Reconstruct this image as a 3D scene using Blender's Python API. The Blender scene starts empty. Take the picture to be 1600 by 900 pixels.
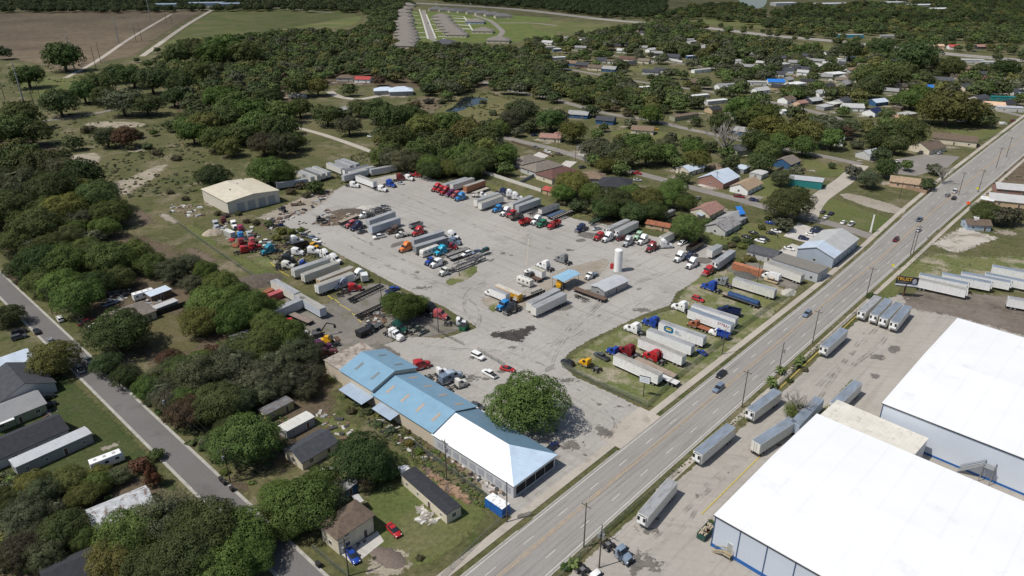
import bpy,math,random
import numpy as np
from mathutils import Vector,Matrix,geometry

# ------------------------------------------------------------------ camera, sky, sun, exposure
S = bpy.context.scene
C = S.collection
R = math.radians
FOC,PITCH,ROLL,CAMH = 1115.495,0.448436,0.0015557,116.951 # metres above flat ground
fw = Vector((0,math.cos(PITCH),-math.sin(PITCH)))
rt0 = Vector((1,0,0)); up0 = Vector((0,math.sin(PITCH),math.cos(PITCH)))
rt = rt0*math.cos(ROLL) + up0*math.sin(ROLL)
up = up0*math.cos(ROLL) - rt0*math.sin(ROLL)
cd = bpy.data.cameras.new('camera'); cam = bpy.data.objects.new('camera',cd); C.objects.link(cam)
cam.matrix_world = Matrix(((rt.x,up.x,-fw.x,0),(rt.y,up.y,-fw.y,0),(rt.z,up.z,-fw.z,CAMH),(0,0,0,1)))
cd.sensor_width = 36; cd.lens = 36*FOC/1600; cd.clip_start = 1; cd.clip_end = 20000
S.camera = cam
SUN_EL,SUN_AZ = R(58),R(249) # azimuth clockwise from +Y; shadows fall towards 69
sdir = Vector((math.sin(SUN_AZ)*math.cos(SUN_EL),math.cos(SUN_AZ)*math.cos(SUN_EL),math.sin(SUN_EL)))
W = bpy.data.worlds.new('World'); S.world = W; W.use_nodes = True
nt = W.node_tree
sky = nt.nodes.new('ShaderNodeTexSky'); sky.sky_type = 'NISHITA'; sky.sun_disc = False
sky.sun_elevation = SUN_EL; sky.sun_rotation = SUN_AZ; sky.altitude = 30; sky.dust_density = 1.5
nt.links.new(sky.outputs[0],nt.nodes['Background'].inputs[0]); nt.nodes['Background'].inputs[1].default_value = 0.075
sl = bpy.data.lights.new('sun','SUN'); sl.energy = 3.6; sl.angle = R(0.55); sl.color = (1,.955,.88)
sun = bpy.data.objects.new('sun',sl); C.objects.link(sun)
sun.rotation_euler = sdir.to_track_quat('Z','Y').to_euler(); sun.location = (0,0,300)
S.view_settings.view_transform = 'Standard'; S.view_settings.look = 'None'
S.view_settings.exposure = 0.13; S.view_settings.gamma = 1; S.view_settings.use_curve_mapping = False
S.render.engine = 'CYCLES'
S.cycles.max_bounces = 5; S.cycles.diffuse_bounces = 3; S.cycles.glossy_bounces = 2; S.cycles.transparent_max_bounces = 12
S.cycles.transmission_bounces = 2; S.cycles.caustics_reflective = False; S.cycles.caustics_refractive = False
S.cycles.use_denoising = True; S.cycles.sample_clamp_indirect = 4

# the survey: photo pixel (1600 x 900) -> point on the plane z
def G(px,py,z=0.0):
    d = fw + rt*((px-800)/FOC) + up*((450-py)/FOC)
    t = (z-CAMH)/d.z
    return Vector((d.x*t,d.y*t,z))
def proj(P):
    d = Vector(P) - Vector((0,0,CAMH)); k = d.dot(fw)
    return 800+FOC*d.dot(rt)/k,450-FOC*d.dot(up)/k
# main road frame: s along the road (azimuth 43), t to its right
A43 = R(43); DS = Vector((math.sin(A43),math.cos(A43),0)); DT = Vector((math.cos(A43),-math.sin(A43),0))
def ST(s,t,z=0.0):
    v = DS*s + DT*t; v.z = z; return v
def st(P): return P.x*DS.x+P.y*DS.y,P.x*DT.x+P.y*DT.y

# ------------------------------------------------------------------ materials
def srgb(h):
    f = lambda c: c/12.92 if c <= .04045 else ((c+.055)/1.055)**2.4
    return tuple(f(int(h[i:i+2],16)/255) for i in (0,2,4))
M = {}
class N:
    def __init__(s,name):
        s.m = bpy.data.materials.new(name); s.m.use_nodes = True; s.t = s.m.node_tree
        s.b = s.t.nodes['Principled BSDF']; M[name] = s.m
    def n(s,ty,**kw):
        o = s.t.nodes.new(ty)
        for k,v in kw.items():
            if k in o.inputs and not hasattr(o,k): o.inputs[k].default_value = v
            else: setattr(o,k,v)
        return o
    def l(s,a,b): s.t.links.new(a,b)
    def noise(s,vec,scale,detail=4,rough=.55,dist=0):
        o = s.n('ShaderNodeTexNoise'); o.inputs['Scale'].default_value = scale; o.inputs['Detail'].default_value = detail
        o.inputs['Roughness'].default_value = rough; o.inputs['Distortion'].default_value = dist; s.l(vec,o.inputs['Vector']); return o.outputs['Fac']
    def ramp(s,fac,a,b,lo=0.,hi=1.):
        o = s.n('ShaderNodeMapRange'); o.inputs['From Min'].default_value = a; o.inputs['From Max'].default_value = b
        o.inputs['To Min'].default_value = lo; o.inputs['To Max'].default_value = hi; s.l(fac,o.inputs['Value']); return o.outputs[0]
    def mix(s,fac,a,b,mode='MIX'):
        o = s.n('ShaderNodeMix',data_type='RGBA',blend_type=mode)
        for sock,v in ((o.inputs[0],fac),(o.inputs[6],a),(o.inputs[7],b)):
            if isinstance(v,(int,float)): sock.default_value = v
            elif isinstance(v,tuple): sock.default_value = v if len(v) == 4 else v+(1,)
            else: s.l(v,sock)
        return o.outputs[2]
    def mul(s,col,fac): # colour x scalar socket
        o = s.n('ShaderNodeVectorMath',operation='SCALE'); s.l(col,o.inputs[0]); s.l(fac,o.inputs['Scale']); return o.outputs[0]
    def math(s,op,a,b=0.):
        o = s.n('ShaderNodeMath',operation=op)
        for i,v in enumerate((a,b)):
            if isinstance(v,(int,float)): o.inputs[i].default_value = v
            else: s.l(v,o.inputs[i])
        return o.outputs[0]
    def bump(s,h,strength=.3,dist=.05):
        o = s.n('ShaderNodeBump'); o.inputs['Strength'].default_value = strength; o.inputs['Distance'].default_value = dist
        s.l(h,o.inputs['Height']); s.l(o.outputs[0],s.b.inputs['Normal'])

def plain(name,col,rough=.6,metal=0.,var=.12,scale=2.):
    k = N(name); co = k.n('ShaderNodeTexCoord').outputs['Object']
    rgb = k.n('ShaderNodeRGB'); rgb.outputs[0].default_value = col+(1,)
    k.l(k.mul(rgb.outputs[0],k.ramp(k.noise(co,scale),.3,.7,1-var,1+var)),k.b.inputs['Base Color'])
    k.b.inputs['Roughness'].default_value = rough; k.b.inputs['Metallic'].default_value = metal
    return k
def objmat(name,rough=.5,metal=0.,var=.1,scale=1.,dirt=None,dirtlo=.6,dirthi=.75,seam=None,coat=0,streak=False):
    """colour from the object; weathering and seams from noise in object space"""
    k = N(name); co = k.n('ShaderNodeTexCoord').outputs['Object']
    inf = k.n('ShaderNodeObjectInfo')
    off = k.n('ShaderNodeVectorMath',operation='ADD'); k.l(co,off.inputs[0])
    rnd = k.n('ShaderNodeCombineXYZ'); k.l(k.math('MULTIPLY',inf.outputs['Random'],91.),rnd.inputs[0]); k.l(k.math('MULTIPLY',inf.outputs['Random'],37.),rnd.inputs[1])
    k.l(rnd.outputs[0],off.inputs[1]); v = off.outputs[0]
    if streak:
        mp = k.n('ShaderNodeMapping'); mp.inputs['Scale'].default_value = (1,.25,1); k.l(v,mp.inputs[0]); v = mp.outputs[0]
    col = k.mul(inf.outputs['Color'],k.ramp(k.noise(v,scale,5,.6),.3,.7,1-var,1+var))
    if dirt: col = k.mix(k.ramp(k.noise(v,scale*1.7,6,.65),dirtlo,dirthi),col,dirt)
    if seam:
        ax,period,depth = seam
        sp = k.n('ShaderNodeSeparateXYZ'); k.l(co,sp.inputs[0])
        w = k.math('FRACT',k.math('MULTIPLY',sp.outputs[ax],1/period))
        col = k.mul(col,k.ramp(w,.0,.12,1-depth,1))
    k.l(col,k.b.inputs['Base Color']); k.b.inputs['Roughness'].default_value = rough; k.b.inputs['Metallic'].default_value = metal
    if coat: k.b.inputs['Coat Weight'].default_value = coat; k.b.inputs['Coat Roughness'].default_value = .08
    return k
objmat('vehicle_paint',.38,var=.06,scale=.8,dirt=(.16,.145,.12),dirtlo=.62,dirthi=.9,coat=.35)
objmat('faded_paint',.65,var=.22,scale=.9,dirt=(.12,.09,.07),dirtlo=.52,dirthi=.75)
objmat('trailer_side',.5,var=.06,scale=.7,dirt=(.30,.28,.25),dirtlo=.55,dirthi=.9,seam=(1,1.22,.22))
objmat('trailer_roof',.5,.25,var=.16,scale=.6,dirt=(.17,.165,.155),dirtlo=.5,dirthi=.8,seam=(1,.62,.14),streak=True)
objmat('siding',.7,var=.07,scale=.5,dirt=(.2,.19,.16),dirtlo=.58,dirthi=.85,seam=(2,.3,.08))
objmat('metal_wall',.55,var=.05,scale=.3,dirt=(.3,.29,.27),dirtlo=.62,dirthi=.9,seam=(1,.9,.10))
objmat('shingle',.9,var=.25,scale=.9,dirt=(.05,.05,.045),dirtlo=.58,dirthi=.85)
objmat('metal_roof',.42,.1,var=.10,scale=.35,dirt=(.23,.21,.19),dirtlo=.62,dirthi=.85,seam=(1,.9,.13))
objmat('rusty_roof',.7,.1,var=.3,scale=.5,dirt=(.13,.065,.035),dirtlo=.5,dirthi=.68,seam=(1,.9,.16))
objmat('plain_coat',.6,var=.12,scale=1.2)
objmat('wood_deck',.8,var=.2,scale=1.5,dirt=(.05,.045,.04),dirtlo=.55,dirthi=.75,seam=(0,.3,.3),streak=True)
objmat('brown_timber',.9,var=.25,scale=3)
plain('tyre',(.018,.018,.018),.85); plain('rim',(.42,.42,.42),.35,.6); plain('chrome',(.5,.5,.52),.2,.9)
plain('black_frame',(.022,.022,.024),.6,0,.3); plain('rust',(.11,.055,.032),.85,0,.4,1.2)
plain('bare_steel',(.22,.22,.23),.5,.4,.25); plain('white_trim',(.72,.72,.7),.5); plain('lamp_red',(.35,.02,.015),.3); plain('lamp_white',(.75,.75,.7),.2)
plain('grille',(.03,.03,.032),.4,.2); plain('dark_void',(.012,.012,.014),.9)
plain('roof_trim',(.62,.62,.6),.6); plain('kerb_concrete',(.36,.345,.31),.85,0,.2,.6)
plain('pole_wood',(.085,.07,.055),.9,0,.3,1.); plain('galvanised',(.33,.34,.35),.45,.5); plain('wire',(.03,.03,.03),.6)
plain('yellow_paint',(.48,.38,.10),.6,0,.2); plain('bark',(.075,.06,.047),.95,0,.4,2.); plain('pale_bark',(.27,.25,.225),.95,0,.3,2.)
plain('sign_face',(.72,.74,.76),.4); plain('sign_dark',(.018,.02,.03),.45); plain('sign_gold',(.75,.42,.04),.5)
plain('orange_sign',(.85,.10,.02),.5); plain('yellow_sign',(.65,.6,.03),.5)
k = N('glass'); k.b.inputs['Base Color'].default_value = (.02,.025,.03,1); k.b.inputs['Roughness'].default_value = .08; k.b.inputs['Specular IOR Level'].default_value = .6

def leafmat(name,trans=.16):
    k = N(name); inf = k.n('ShaderNodeObjectInfo'); geo = k.n('ShaderNodeNewGeometry'); co = k.n('ShaderNodeTexCoord').outputs['Object']
    isl = k.ramp(geo.outputs['Random Per Island'],0,1,.76,1.26)
    clump = k.ramp(k.noise(co,2.6,3),.32,.68,.76,1.24)
    col = k.mul(inf.outputs['Color'],k.math('MULTIPLY',isl,clump))
    col = k.mix(k.ramp(k.noise(co,1.4,2),.52,.72,0,.3),col,k.mix(1.,inf.outputs['Color'],(1.35,1.18,.8),'MULTIPLY'))
    k.l(col,k.b.inputs['Base Color']); k.b.inputs['Roughness'].default_value = .7; k.b.inputs['Specular IOR Level'].default_value = .08
    tr = k.n('ShaderNodeBsdfTranslucent'); k.l(k.mix(1.,col,(1.2,1.25,.5),'MULTIPLY'),tr.inputs[0])
    mx = k.n('ShaderNodeMixShader'); mx.inputs[0].default_value = trans
    k.l(k.b.outputs[0],mx.inputs[1]); k.l(tr.outputs[0],mx.inputs[2]); k.l(mx.outputs[0],k.t.nodes['Material Output'].inputs[0])
leafmat('foliage')

def groundmat(name,c1,c2,c3=None,scale=.05,fine=.8,var=.25,rough=.95,edge=False,c3lo=.55,c3hi=.7,bump=.0,spots=None,streaks=None,edgew=.75,streaks2=None,lanes=False):
    """soil, turf or paving in world space: two tones, a third in patches, fine grain; edge = ragged border through the 'inner' attribute"""
    k = N(name); pos = k.n('ShaderNodeNewGeometry').outputs['Position']
    col = k.mix(k.ramp(k.noise(pos,scale,5,.6),.35,.65),c1,c2)
    if c3: col = k.mix(k.ramp(k.noise(pos,scale*1.9,5,.62,.4),c3lo,c3hi),col,c3)
    for streaks in [q for q in (streaks,streaks2) if q]:
        ang,c4,amt,sc = streaks; a = R(ang)
        cx = k.n('ShaderNodeCombineXYZ')
        for i,dv in enumerate(((math.cos(a)*sc,-math.sin(a)*sc,0),(math.sin(a)*sc*.035,math.cos(a)*sc*.035,0))):
            dp = k.n('ShaderNodeVectorMath',operation='DOT_PRODUCT'); k.l(pos,dp.inputs[0]); dp.inputs[1].default_value = dv; k.l(dp.outputs['Value'],cx.inputs[i])
        mp = cx
        col = k.mix(k.ramp(k.noise(mp.outputs[0],1.,4,.6),.52,.75,0,amt),col,c4)
    if lanes: # wheel paths worn along the road
        dp = k.n('ShaderNodeVectorMath',operation='DOT_PRODUCT'); k.l(pos,dp.inputs[0]); dp.inputs[1].default_value = (math.cos(R(43)),-math.sin(R(43)),0)
        fr = k.math('PINGPONG',k.math('ADD',dp.outputs['Value'],79.5),.78)
        wob = k.ramp(k.noise(pos,.05,3),.35,.65,.2,1.)
        col = k.mix(k.math('MULTIPLY',k.ramp(fr,.35,.78,0,.5),wob),col,(.20,.188,.175))
    if spots:
        sc,c5,lo,hi = spots
        col = k.mix(k.ramp(k.noise(pos,sc,3,.5),lo,hi),col,c5)
    col = k.mul(col,k.ramp(k.noise(pos,fine,4,.7),.25,.75,1-var,1+var))
    k.l(col,k.b.inputs['Base Color']); k.b.inputs['Roughness'].default_value = rough; k.b.inputs['Specular IOR Level'].default_value = .2
    if bump: k.bump(k.noise(pos,1.6,4),bump,.25)
    if edge:
        at = k.n('ShaderNodeAttribute',attribute_name='inner'); f = k.math('ADD',at.outputs['Fac'],k.ramp(k.noise(pos,.6,7,.72),.2,.8,-edgew,edgew))
        f = k.ramp(f,.44,.56); tb = k.n('ShaderNodeBsdfTransparent'); mx = k.n('ShaderNodeMixShader')
        k.l(f,mx.inputs[0]); k.l(tb.outputs[0],mx.inputs[1]); k.l(k.b.outputs[0],mx.inputs[2]); k.l(mx.outputs[0],k.t.nodes['Material Output'].inputs[0])
    return k

# ------------------------------------------------------------------ mesh building
class MB:
    def __init__(s): s.v = []; s.f = []; s.m = []
    def add(s,vs,fs,mi=0):
        o = len(s.v); s.v += [tuple(v) for v in vs]; s.f += [tuple(i+o for i in f) for f in fs]; s.m += [mi]*len(fs); return s
    def box(s,x0,x1,y0,y1,z0,z1,mi=0,top=0,topy=None):
        ty = top if topy is None else topy
        return s.add([(x0,y0,z0),(x1,y0,z0),(x1,y1,z0),(x0,y1,z0),(x0+top,y0+ty,z1),(x1-top,y0+ty,z1),(x1-top,y1-ty,z1),(x0+top,y1-ty,z1)],
                     [(3,2,1,0),(4,5,6,7),(0,1,5,4),(1,2,6,5),(2,3,7,6),(3,0,4,7)],mi)
    def loft(s,rings,mi=0,cap=True,closed=True):
        n = len(rings[0]); vs = [p for r in rings for p in r]; fs = []
        for i in range(len(rings)-1):
            for j in range(n if closed else n-1):
                a = i*n+j; b = i*n+(j+1) % n; fs.append((a,b,b+n,a+n))
        if cap: fs.append(tuple(range(n))[::-1]); fs.append(tuple((len(rings)-1)*n+j for j in range(n)))
        return s.add(vs,fs,mi)
    def tube(s,a,b,r0,r1=None,n=8,mi=0,cap=True):
        a,b = Vector(a),Vector(b); r1 = r0 if r1 is None else r1
        d = (b-a).normalized(); u = d.orthogonal().normalized(); w = d.cross(u)
        rg = [[p + (u*math.cos(2*math.pi*k/n)+w*math.sin(2*math.pi*k/n))*r for k in range(n)] for p,r in ((a,r0),(b,r1))]
        return s.loft(rg,mi,cap)
    def disc_wheel(s,x0,x1,y,z,r,n=16): # axis along x: tyre (0), rim (1)
        rg = []
        for x,rr in ((x0,r*.9),(x0+.04,r),(x1-.04,r),(x1,r*.9)):
            rg.append([(x,y+rr*math.cos(2*math.pi*k/n),z+rr*math.sin(2*math.pi*k/n)) for k in range(n)])
        s.loft(rg,0)
        for x,sgn in ((x0-.012,-1),(x1+.012,1)):
            s.add([(x,y+.62*r*math.cos(2*math.pi*k/n),z+.62*r*math.sin(2*math.pi*k/n)) for k in range(n)],[tuple(range(n))[::sgn]],1)
        return s
    def quad(s,a,b,c,d,mi=0): return s.add([a,b,c,d],[(0,1,2,3)],mi)
    def prism(s,prof,x0,x1,mi=0): # profile in (y, z) extruded along x
        n = len(prof); vs = [(x0,y,z) for y,z in prof]+[(x1,y,z) for y,z in prof]
        fs = [tuple(range(n)),tuple(range(2*n-1,n-1,-1))]+[(i,i+n,(i+1) % n+n,(i+1) % n) for i in range(n)]
        return s.add(vs,fs,mi)
    def mesh(s,name,*mats,smooth=None):
        me = bpy.data.meshes.new(name); me.from_pydata(s.v,[],s.f)
        for m in mats: me.materials.append(M[m])
        me.polygons.foreach_set('material_index',s.m)
        me.update()
        bm_fix(me)
        if smooth is not None:
            me.polygons.foreach_set('use_smooth',[True]*len(me.polygons)); me.set_sharp_from_angle(angle=R(smooth))
        return me
import bmesh
def bm_fix(me):
    if len(me.polygons) > 4000: return
    b = bmesh.new(); b.from_mesh(me); bmesh.ops.recalc_face_normals(b,faces=b.faces); b.to_mesh(me); b.free()

def obj(name,me,parent=None,loc=(0,0,0),rz=0.,color=None,scale=None):
    o = bpy.data.objects.new(name,me); C.objects.link(o)
    if parent is not None: o.parent = parent
    o.location = loc
    if rz: o.rotation_euler = (0,0,rz)
    if color is not None: o.color = tuple(color)[:3]+(1,)
    if scale is not None: o.scale = scale if not isinstance(scale,(int,float)) else (scale,)*3
    return o
def tag(o,label=None,cat=None,group=None,kind=None):
    if label: o['label'] = label
    if cat: o['category'] = cat
    if group: o['group'] = group
    if kind: o['kind'] = kind
    return o
def root(name,loc,az,label,cat,group=None,scale=None):
    o = bpy.data.objects.new(name,None); C.objects.link(o); o.empty_display_size = .5
    o.location = loc; o.rotation_euler = (0,0,-R(az))
    if scale: o.scale = scale if not isinstance(scale,(int,float)) else (scale,)*3
    return tag(o,label,cat,group)
class Kit: # a kind of thing: named part meshes, spawned any number of times
    def __init__(s): s.p = []
    def part(s,name,me,col=None,sub=(),loc=(0,0,0),rz=0): s.p.append((name,me,col,sub,loc,rz)); return s
    def spawn(s,name,loc,az,label,cat,group=None,cols=None,scale=None):
        r = root(name,loc,az,label,cat,group,scale); cols = cols or {}
        for nm,me,col,sub,l,rz in s.p:
            c = cols.get(col,col) if isinstance(col,str) else col
            o = obj(nm,me,r,l,rz,c if not isinstance(c,str) else (.5,.5,.5))
            for snm,sme,scol,sl_ in sub:
                c2 = cols.get(scol,scol) if isinstance(scol,str) else scol
                obj(snm,sme,o,sl_,0,c2 if not isinstance(c2,str) else (.5,.5,.5))
        return r
# ------------------------------------------------------------------ the ground
LAYN = [0]; SEG = []
def lz(layer):
    LAYN[0] += 1; return layer*.012 + (LAYN[0] % 19)*.0006
def shoelace(P): return abs(sum(P[i].x*P[i-1].y-P[i-1].x*P[i].y for i in range(len(P))))/2
def chaikin(P,n=2):
    for _ in range(n):
        P = [q for i in range(len(P)) for q in (P[i]*.75+P[(i+1) % len(P)]*.25,P[i]*.25+P[(i+1) % len(P)]*.75)]
    return P
def inside(P,x,y):
    r = False; j = len(P)-1
    for i in range(len(P)):
        if (P[i][1] > y) != (P[j][1] > y) and x < (P[j][0]-P[i][0])*(y-P[i][1])/(P[j][1]-P[i][1])+P[i][0]: r = not r
        j = i
    return r
def patch(name,pts,m,layer,soft=None,world=False,edge=None,kind='structure',label=None):
    """one sheet of ground: outline in survey pixels (or metres), a grid inside, distance to the border in 'inner'"""
    P = [Vector((p[0],p[1])) if world else G(*p).to_2d() for p in pts]
    if soft: P = chaikin(P,soft)
    A = shoelace(P); step = max(.8,math.sqrt(A)/22); bs = min(step,max(1.2,edge*1.6)) if edge else step
    B = []
    for i in range(len(P)):
        a,b = P[i],P[(i+1) % len(P)]; k = max(1,int((b-a).length/bs))
        B += [a+(b-a)*(j/k) for j in range(k)]
    nb = len(B); pa = np.array([[p.x,p.y] for p in B]); pb = np.roll(pa,-1,0); d = pb-pa; dl = (d*d).sum(1)+1e-9
    I = []
    if edge:
        for i in range(nb):
            tv = pa[(i+1) % nb]-pa[i-1]; tv = tv/(np.linalg.norm(tv)+1e-9)
            for sg in (-1,1):
                q = pa[i]+np.array([-tv[1],tv[0]])*sg*edge
                if inside(pa,q[0],q[1]):
                    t = np.clip(((q-pa)*d).sum(1)/dl,0,1); ds = np.sqrt((((pa+d*t[:,None])-q)**2).sum(1).min())
                    if ds > edge*.8: I.append((q[0],q[1],ds))
        x0,y0 = pa.min(0); x1,y1 = pa.max(0)
        ny = 0; y = y0+step*.5
        while y < y1:
            x = x0+step*(.5 if ny % 2 else 1.)
            while x < x1:
                if inside(pa,x,y):
                    q = np.array([x,y]); t = np.clip(((q-pa)*d).sum(1)/dl,0,1); ds = np.sqrt((((pa+d*t[:,None])-q)**2).sum(1).min())
                    if ds > max(step*.35,edge*1.25): I.append((x,y,ds))
                x += step
            y += step; ny += 1
    co = [Vector(p) for p in pa]+[Vector(p[:2]) for p in I]
    r = geometry.delaunay_2d_cdt(co,[(i,(i+1) % nb) for i in range(nb)],[],1,1e-4)
    zl = lz(layer) if layer else 0
    me = bpy.data.meshes.new(name); me.from_pydata([(v.x,v.y,zl) for v in r[0]],[],[list(f) for f in r[2]])
    if edge:
        at = me.attributes.new('inner','FLOAT','POINT'); orig = r[3]
        vals = []
        for k,o in enumerate(orig):
            i = min(o) if o else 0
            vals.append(0. if i < nb else min(1.,I[i-nb][2]/edge))
        at.data.foreach_set('value',vals)
    me.materials.append(M[m])
    b = bmesh.new(); b.from_mesh(me)
    for f in b.faces:
        if f.normal.z < 0: f.normal_flip()
    b.to_mesh(me); b.free()
    o = obj(name,me); tag(o,label,kind=kind); return o
def ribbon(name,pts,w,m,layer,world=False,kind='structure',h=None,smooth=True):
    P = [p.copy() if world else G(*p) for p in pts]
    if smooth and len(P) > 2:
        Q = []
        for i in range(len(P)-1):
            p0 = P[max(i-1,0)]; p1 = P[i]; p2 = P[i+1]; p3 = P[min(i+2,len(P)-1)]
            for k in range(6):
                t = k/6; Q.append(.5*((2*p1)+(p2-p0)*t+(2*p0-5*p1+4*p2-p3)*t*t+(-p0+3*p1-3*p2+p3)*t**3))
        P = Q+[P[-1]]
    if name in ('street','highway','driveway','path','road'): SEG.extend((P[i].to_2d(),P[i+1].to_2d(),w/2) for i in range(len(P)-1))
    L,Rr = [],[]
    for i,p in enumerate(P):
        d = (P[min(i+1,len(P)-1)]-P[max(i-1,0)]).normalized(); n = Vector((d.y,-d.x,0))
        L.append(p-n*w/2); Rr.append(p+n*w/2)
    z = lz(layer); mb = MB()
    if h is None: mb.loft([[(a.x,a.y,z),(b.x,b.y,z)] for a,b in zip(L,Rr)],cap=False,closed=False)
    else: mb.loft([[(a.x,a.y,0),(a.x,a.y,h),(b.x,b.y,h),(b.x,b.y,0)] for a,b in zip(L,Rr)])
    me = mb.mesh(name,m)
    if h is None:
        b = bmesh.new(); b.from_mesh(me)
        for f in b.faces:
            if f.normal.z < 0: f.normal_flip()
        b.to_mesh(me); b.free()
    return tag(obj(name,me),kind=kind)

groundmat('turf',(.072,.080,.030),(.125,.115,.056),(.20,.168,.115),scale=.026,fine=.7,var=.45,c3lo=.52,c3hi=.70,bump=.35,spots=(.16,(.058,.075,.022),.55,.7))
groundmat('lawn',(.080,.106,.032),(.135,.135,.052),(.17,.145,.085),scale=.018,fine=.9,var=.38,edge=True,c3lo=.52,c3hi=.72,bump=.25,streaks=(50,(.16,.155,.06),.4,.22))
groundmat('lawn_dimmed',(.045,.066,.021),(.07,.078,.03),(.105,.092,.06),scale=.07,fine=.9,var=.4,edge=True,c3lo=.6,c3hi=.78,bump=.3)  # dark grass, with the lower left vignette dimming put into its colour
groundmat('lawn_clean',(.085,.12,.032),(.125,.145,.045),(.16,.15,.08),scale=.06,fine=1.1,var=.3,c3lo=.62,c3hi=.8,bump=.2)
groundmat('yard_turf',(.098,.126,.04),(.16,.16,.068),(.30,.265,.20),scale=.06,fine=.9,var=.34,edge=True,c3lo=.49,c3hi=.64,bump=.3)
groundmat('yard_dry',(.085,.082,.032),(.115,.10,.05),(.15,.125,.08),scale=.06,fine=.9,var=.35,edge=True,c3lo=.55,c3hi=.75,bump=.3)
groundmat('brown_scrub',(.125,.096,.066),(.17,.135,.09),(.075,.060,.043),scale=.008,fine=.12,var=.4,edge=True,c3lo=.6,c3hi=.75,bump=.6)
groundmat('dark_soil',(.115,.088,.066),(.16,.125,.092),(.075,.058,.045),scale=.06,fine=.8,var=.35,edge=True,bump=.5)
groundmat('leaf_litter',(.085,.066,.045),(.13,.10,.066),(.07,.075,.03),scale=.07,fine=.8,var=.4,edge=True,bump=.5)
groundmat('sand',(.36,.315,.25),(.28,.245,.19),(.16,.145,.085),scale=.09,fine=.8,var=.22,edge=True,c3lo=.5,c3hi=.66)
groundmat('pale_dirt',(.33,.295,.25),(.26,.225,.18),(.17,.155,.10),scale=.07,fine=.9,var=.22,edge=True,c3lo=.6,c3hi=.78)
groundmat('lot_concrete',(.385,.366,.340),(.325,.309,.286),(.255,.241,.222),scale=.028,fine=.9,var=.14,edge=True,edgew=.5,c3lo=.56,c3hi=.78,spots=(.22,(.15,.138,.125),.67,.76),streaks=(133,(.245,.228,.206),.75,.5),streaks2=(43,(.25,.235,.212),.6,.9))
groundmat('yard_concrete',(.38,.356,.322),(.33,.307,.276),(.27,.25,.225),scale=.04,fine=.9,var=.09,edge=True,edgew=.5,c3lo=.6,c3hi=.8,spots=(.13,(.14,.125,.11),.70,.76),streaks=(43,(.25,.235,.21),.7,.5),streaks2=(100,(.26,.245,.22),.5,.6))
groundmat('lot_gravel',(.225,.208,.185),(.17,.158,.14),(.125,.12,.082),scale=.06,fine=.9,var=.2,edge=True,c3lo=.5,c3hi=.68,streaks=(133,(.26,.24,.21),.5,.3))
groundmat('mud',(.135,.115,.095),(.20,.175,.15),(.085,.07,.058),scale=.05,fine=.6,var=.22,edge=True,streaks=(120,(.24,.21,.18),.6,.25))
groundmat('road_asphalt',(.30,.284,.266),(.268,.254,.238),(.235,.223,.21),scale=.03,fine=1.6,var=.08,streaks=(43,(.17,.16,.15),.85,1.3),c3lo=.6,c3hi=.85,lanes=True)
groundmat('street_asphalt',(.165,.156,.152),(.145,.137,.133),(.122,.117,.115),scale=.05,fine=1.5,var=.1,streaks=(312,(.15,.145,.14),.5,.9))
groundmat('side_asphalt',(.245,.225,.208),(.21,.195,.18),(.29,.27,.245),scale=.05,fine=1.2,var=.1)
groundmat('pavement',(.44,.40,.345),(.37,.335,.29),(.29,.262,.225),scale=.09,fine=1.2,var=.1)
groundmat('worn_slab',(.47,.435,.385),(.39,.36,.315),(.20,.18,.13),scale=.08,fine=1.1,var=.15,edge=True,c3lo=.5,c3hi=.66)
groundmat('pale_pavement',(.52,.50,.46),(.45,.43,.40),(.35,.33,.30),scale=.09,fine=1.2,var=.08)
groundmat('tar',(.042,.04,.038),(.075,.068,.06),(.15,.135,.115),scale=.25,fine=1.2,var=.35,edge=True,edgew=.95,c3lo=.62,c3hi=.8)
groundmat('oil_stain',(.125,.115,.105),(.17,.158,.142),None,scale=.3,fine=1.,var=.2,edge=True,edgew=.8)
groundmat('road_white',(.60,.59,.56),(.5,.49,.46),(.34,.325,.30),scale=.6,fine=2.,var=.12,c3lo=.6,c3hi=.75)
groundmat('road_yellow',(.43,.325,.20),(.36,.285,.20),(.29,.262,.235),scale=.5,fine=2.,var=.12,c3lo=.42,c3hi=.62)
groundmat('lot_yellow',(.55,.42,.05),(.45,.36,.09),(.28,.25,.18),scale=.8,fine=2.,var=.1,c3lo=.6,c3hi=.75)
groundmat('marsh',(.11,.115,.045),(.155,.135,.065),(.085,.10,.035),scale=.05,fine=.5,var=.35,edge=True,bump=.5)
k = N('pond_water'); k.b.inputs['Base Color'].default_value = (.012,.018,.022,1); k.b.inputs['Roughness'].default_value = .06
k.bump(k.noise(k.n('ShaderNodeNewGeometry').outputs['Position'],.8,3),.06,.1)

patch('ground',[(-5000,-300),(5000,-300),(5000,9000),(-5000,9000)],'turf',0,world=True)
P = patch
LOTP = [(432,335),(470,315),(560,286),(640,270),(745,294),(872,334),(1040,374),(1120,386),(1145,396),(1100,430),(1055,460),(1045,478),(920,532),(885,560),(1000,645),(930,718),(862,770),(760,660),(650,560),(742,512),(625,451),(505,386)]
YARDP = [(960,860),(1010,800),(1070,745),(1218,622),(1340,505),(1400,470),(1480,500),(1380,620),(1290,640),(1110,800),(1090,880),(990,900)]
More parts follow.
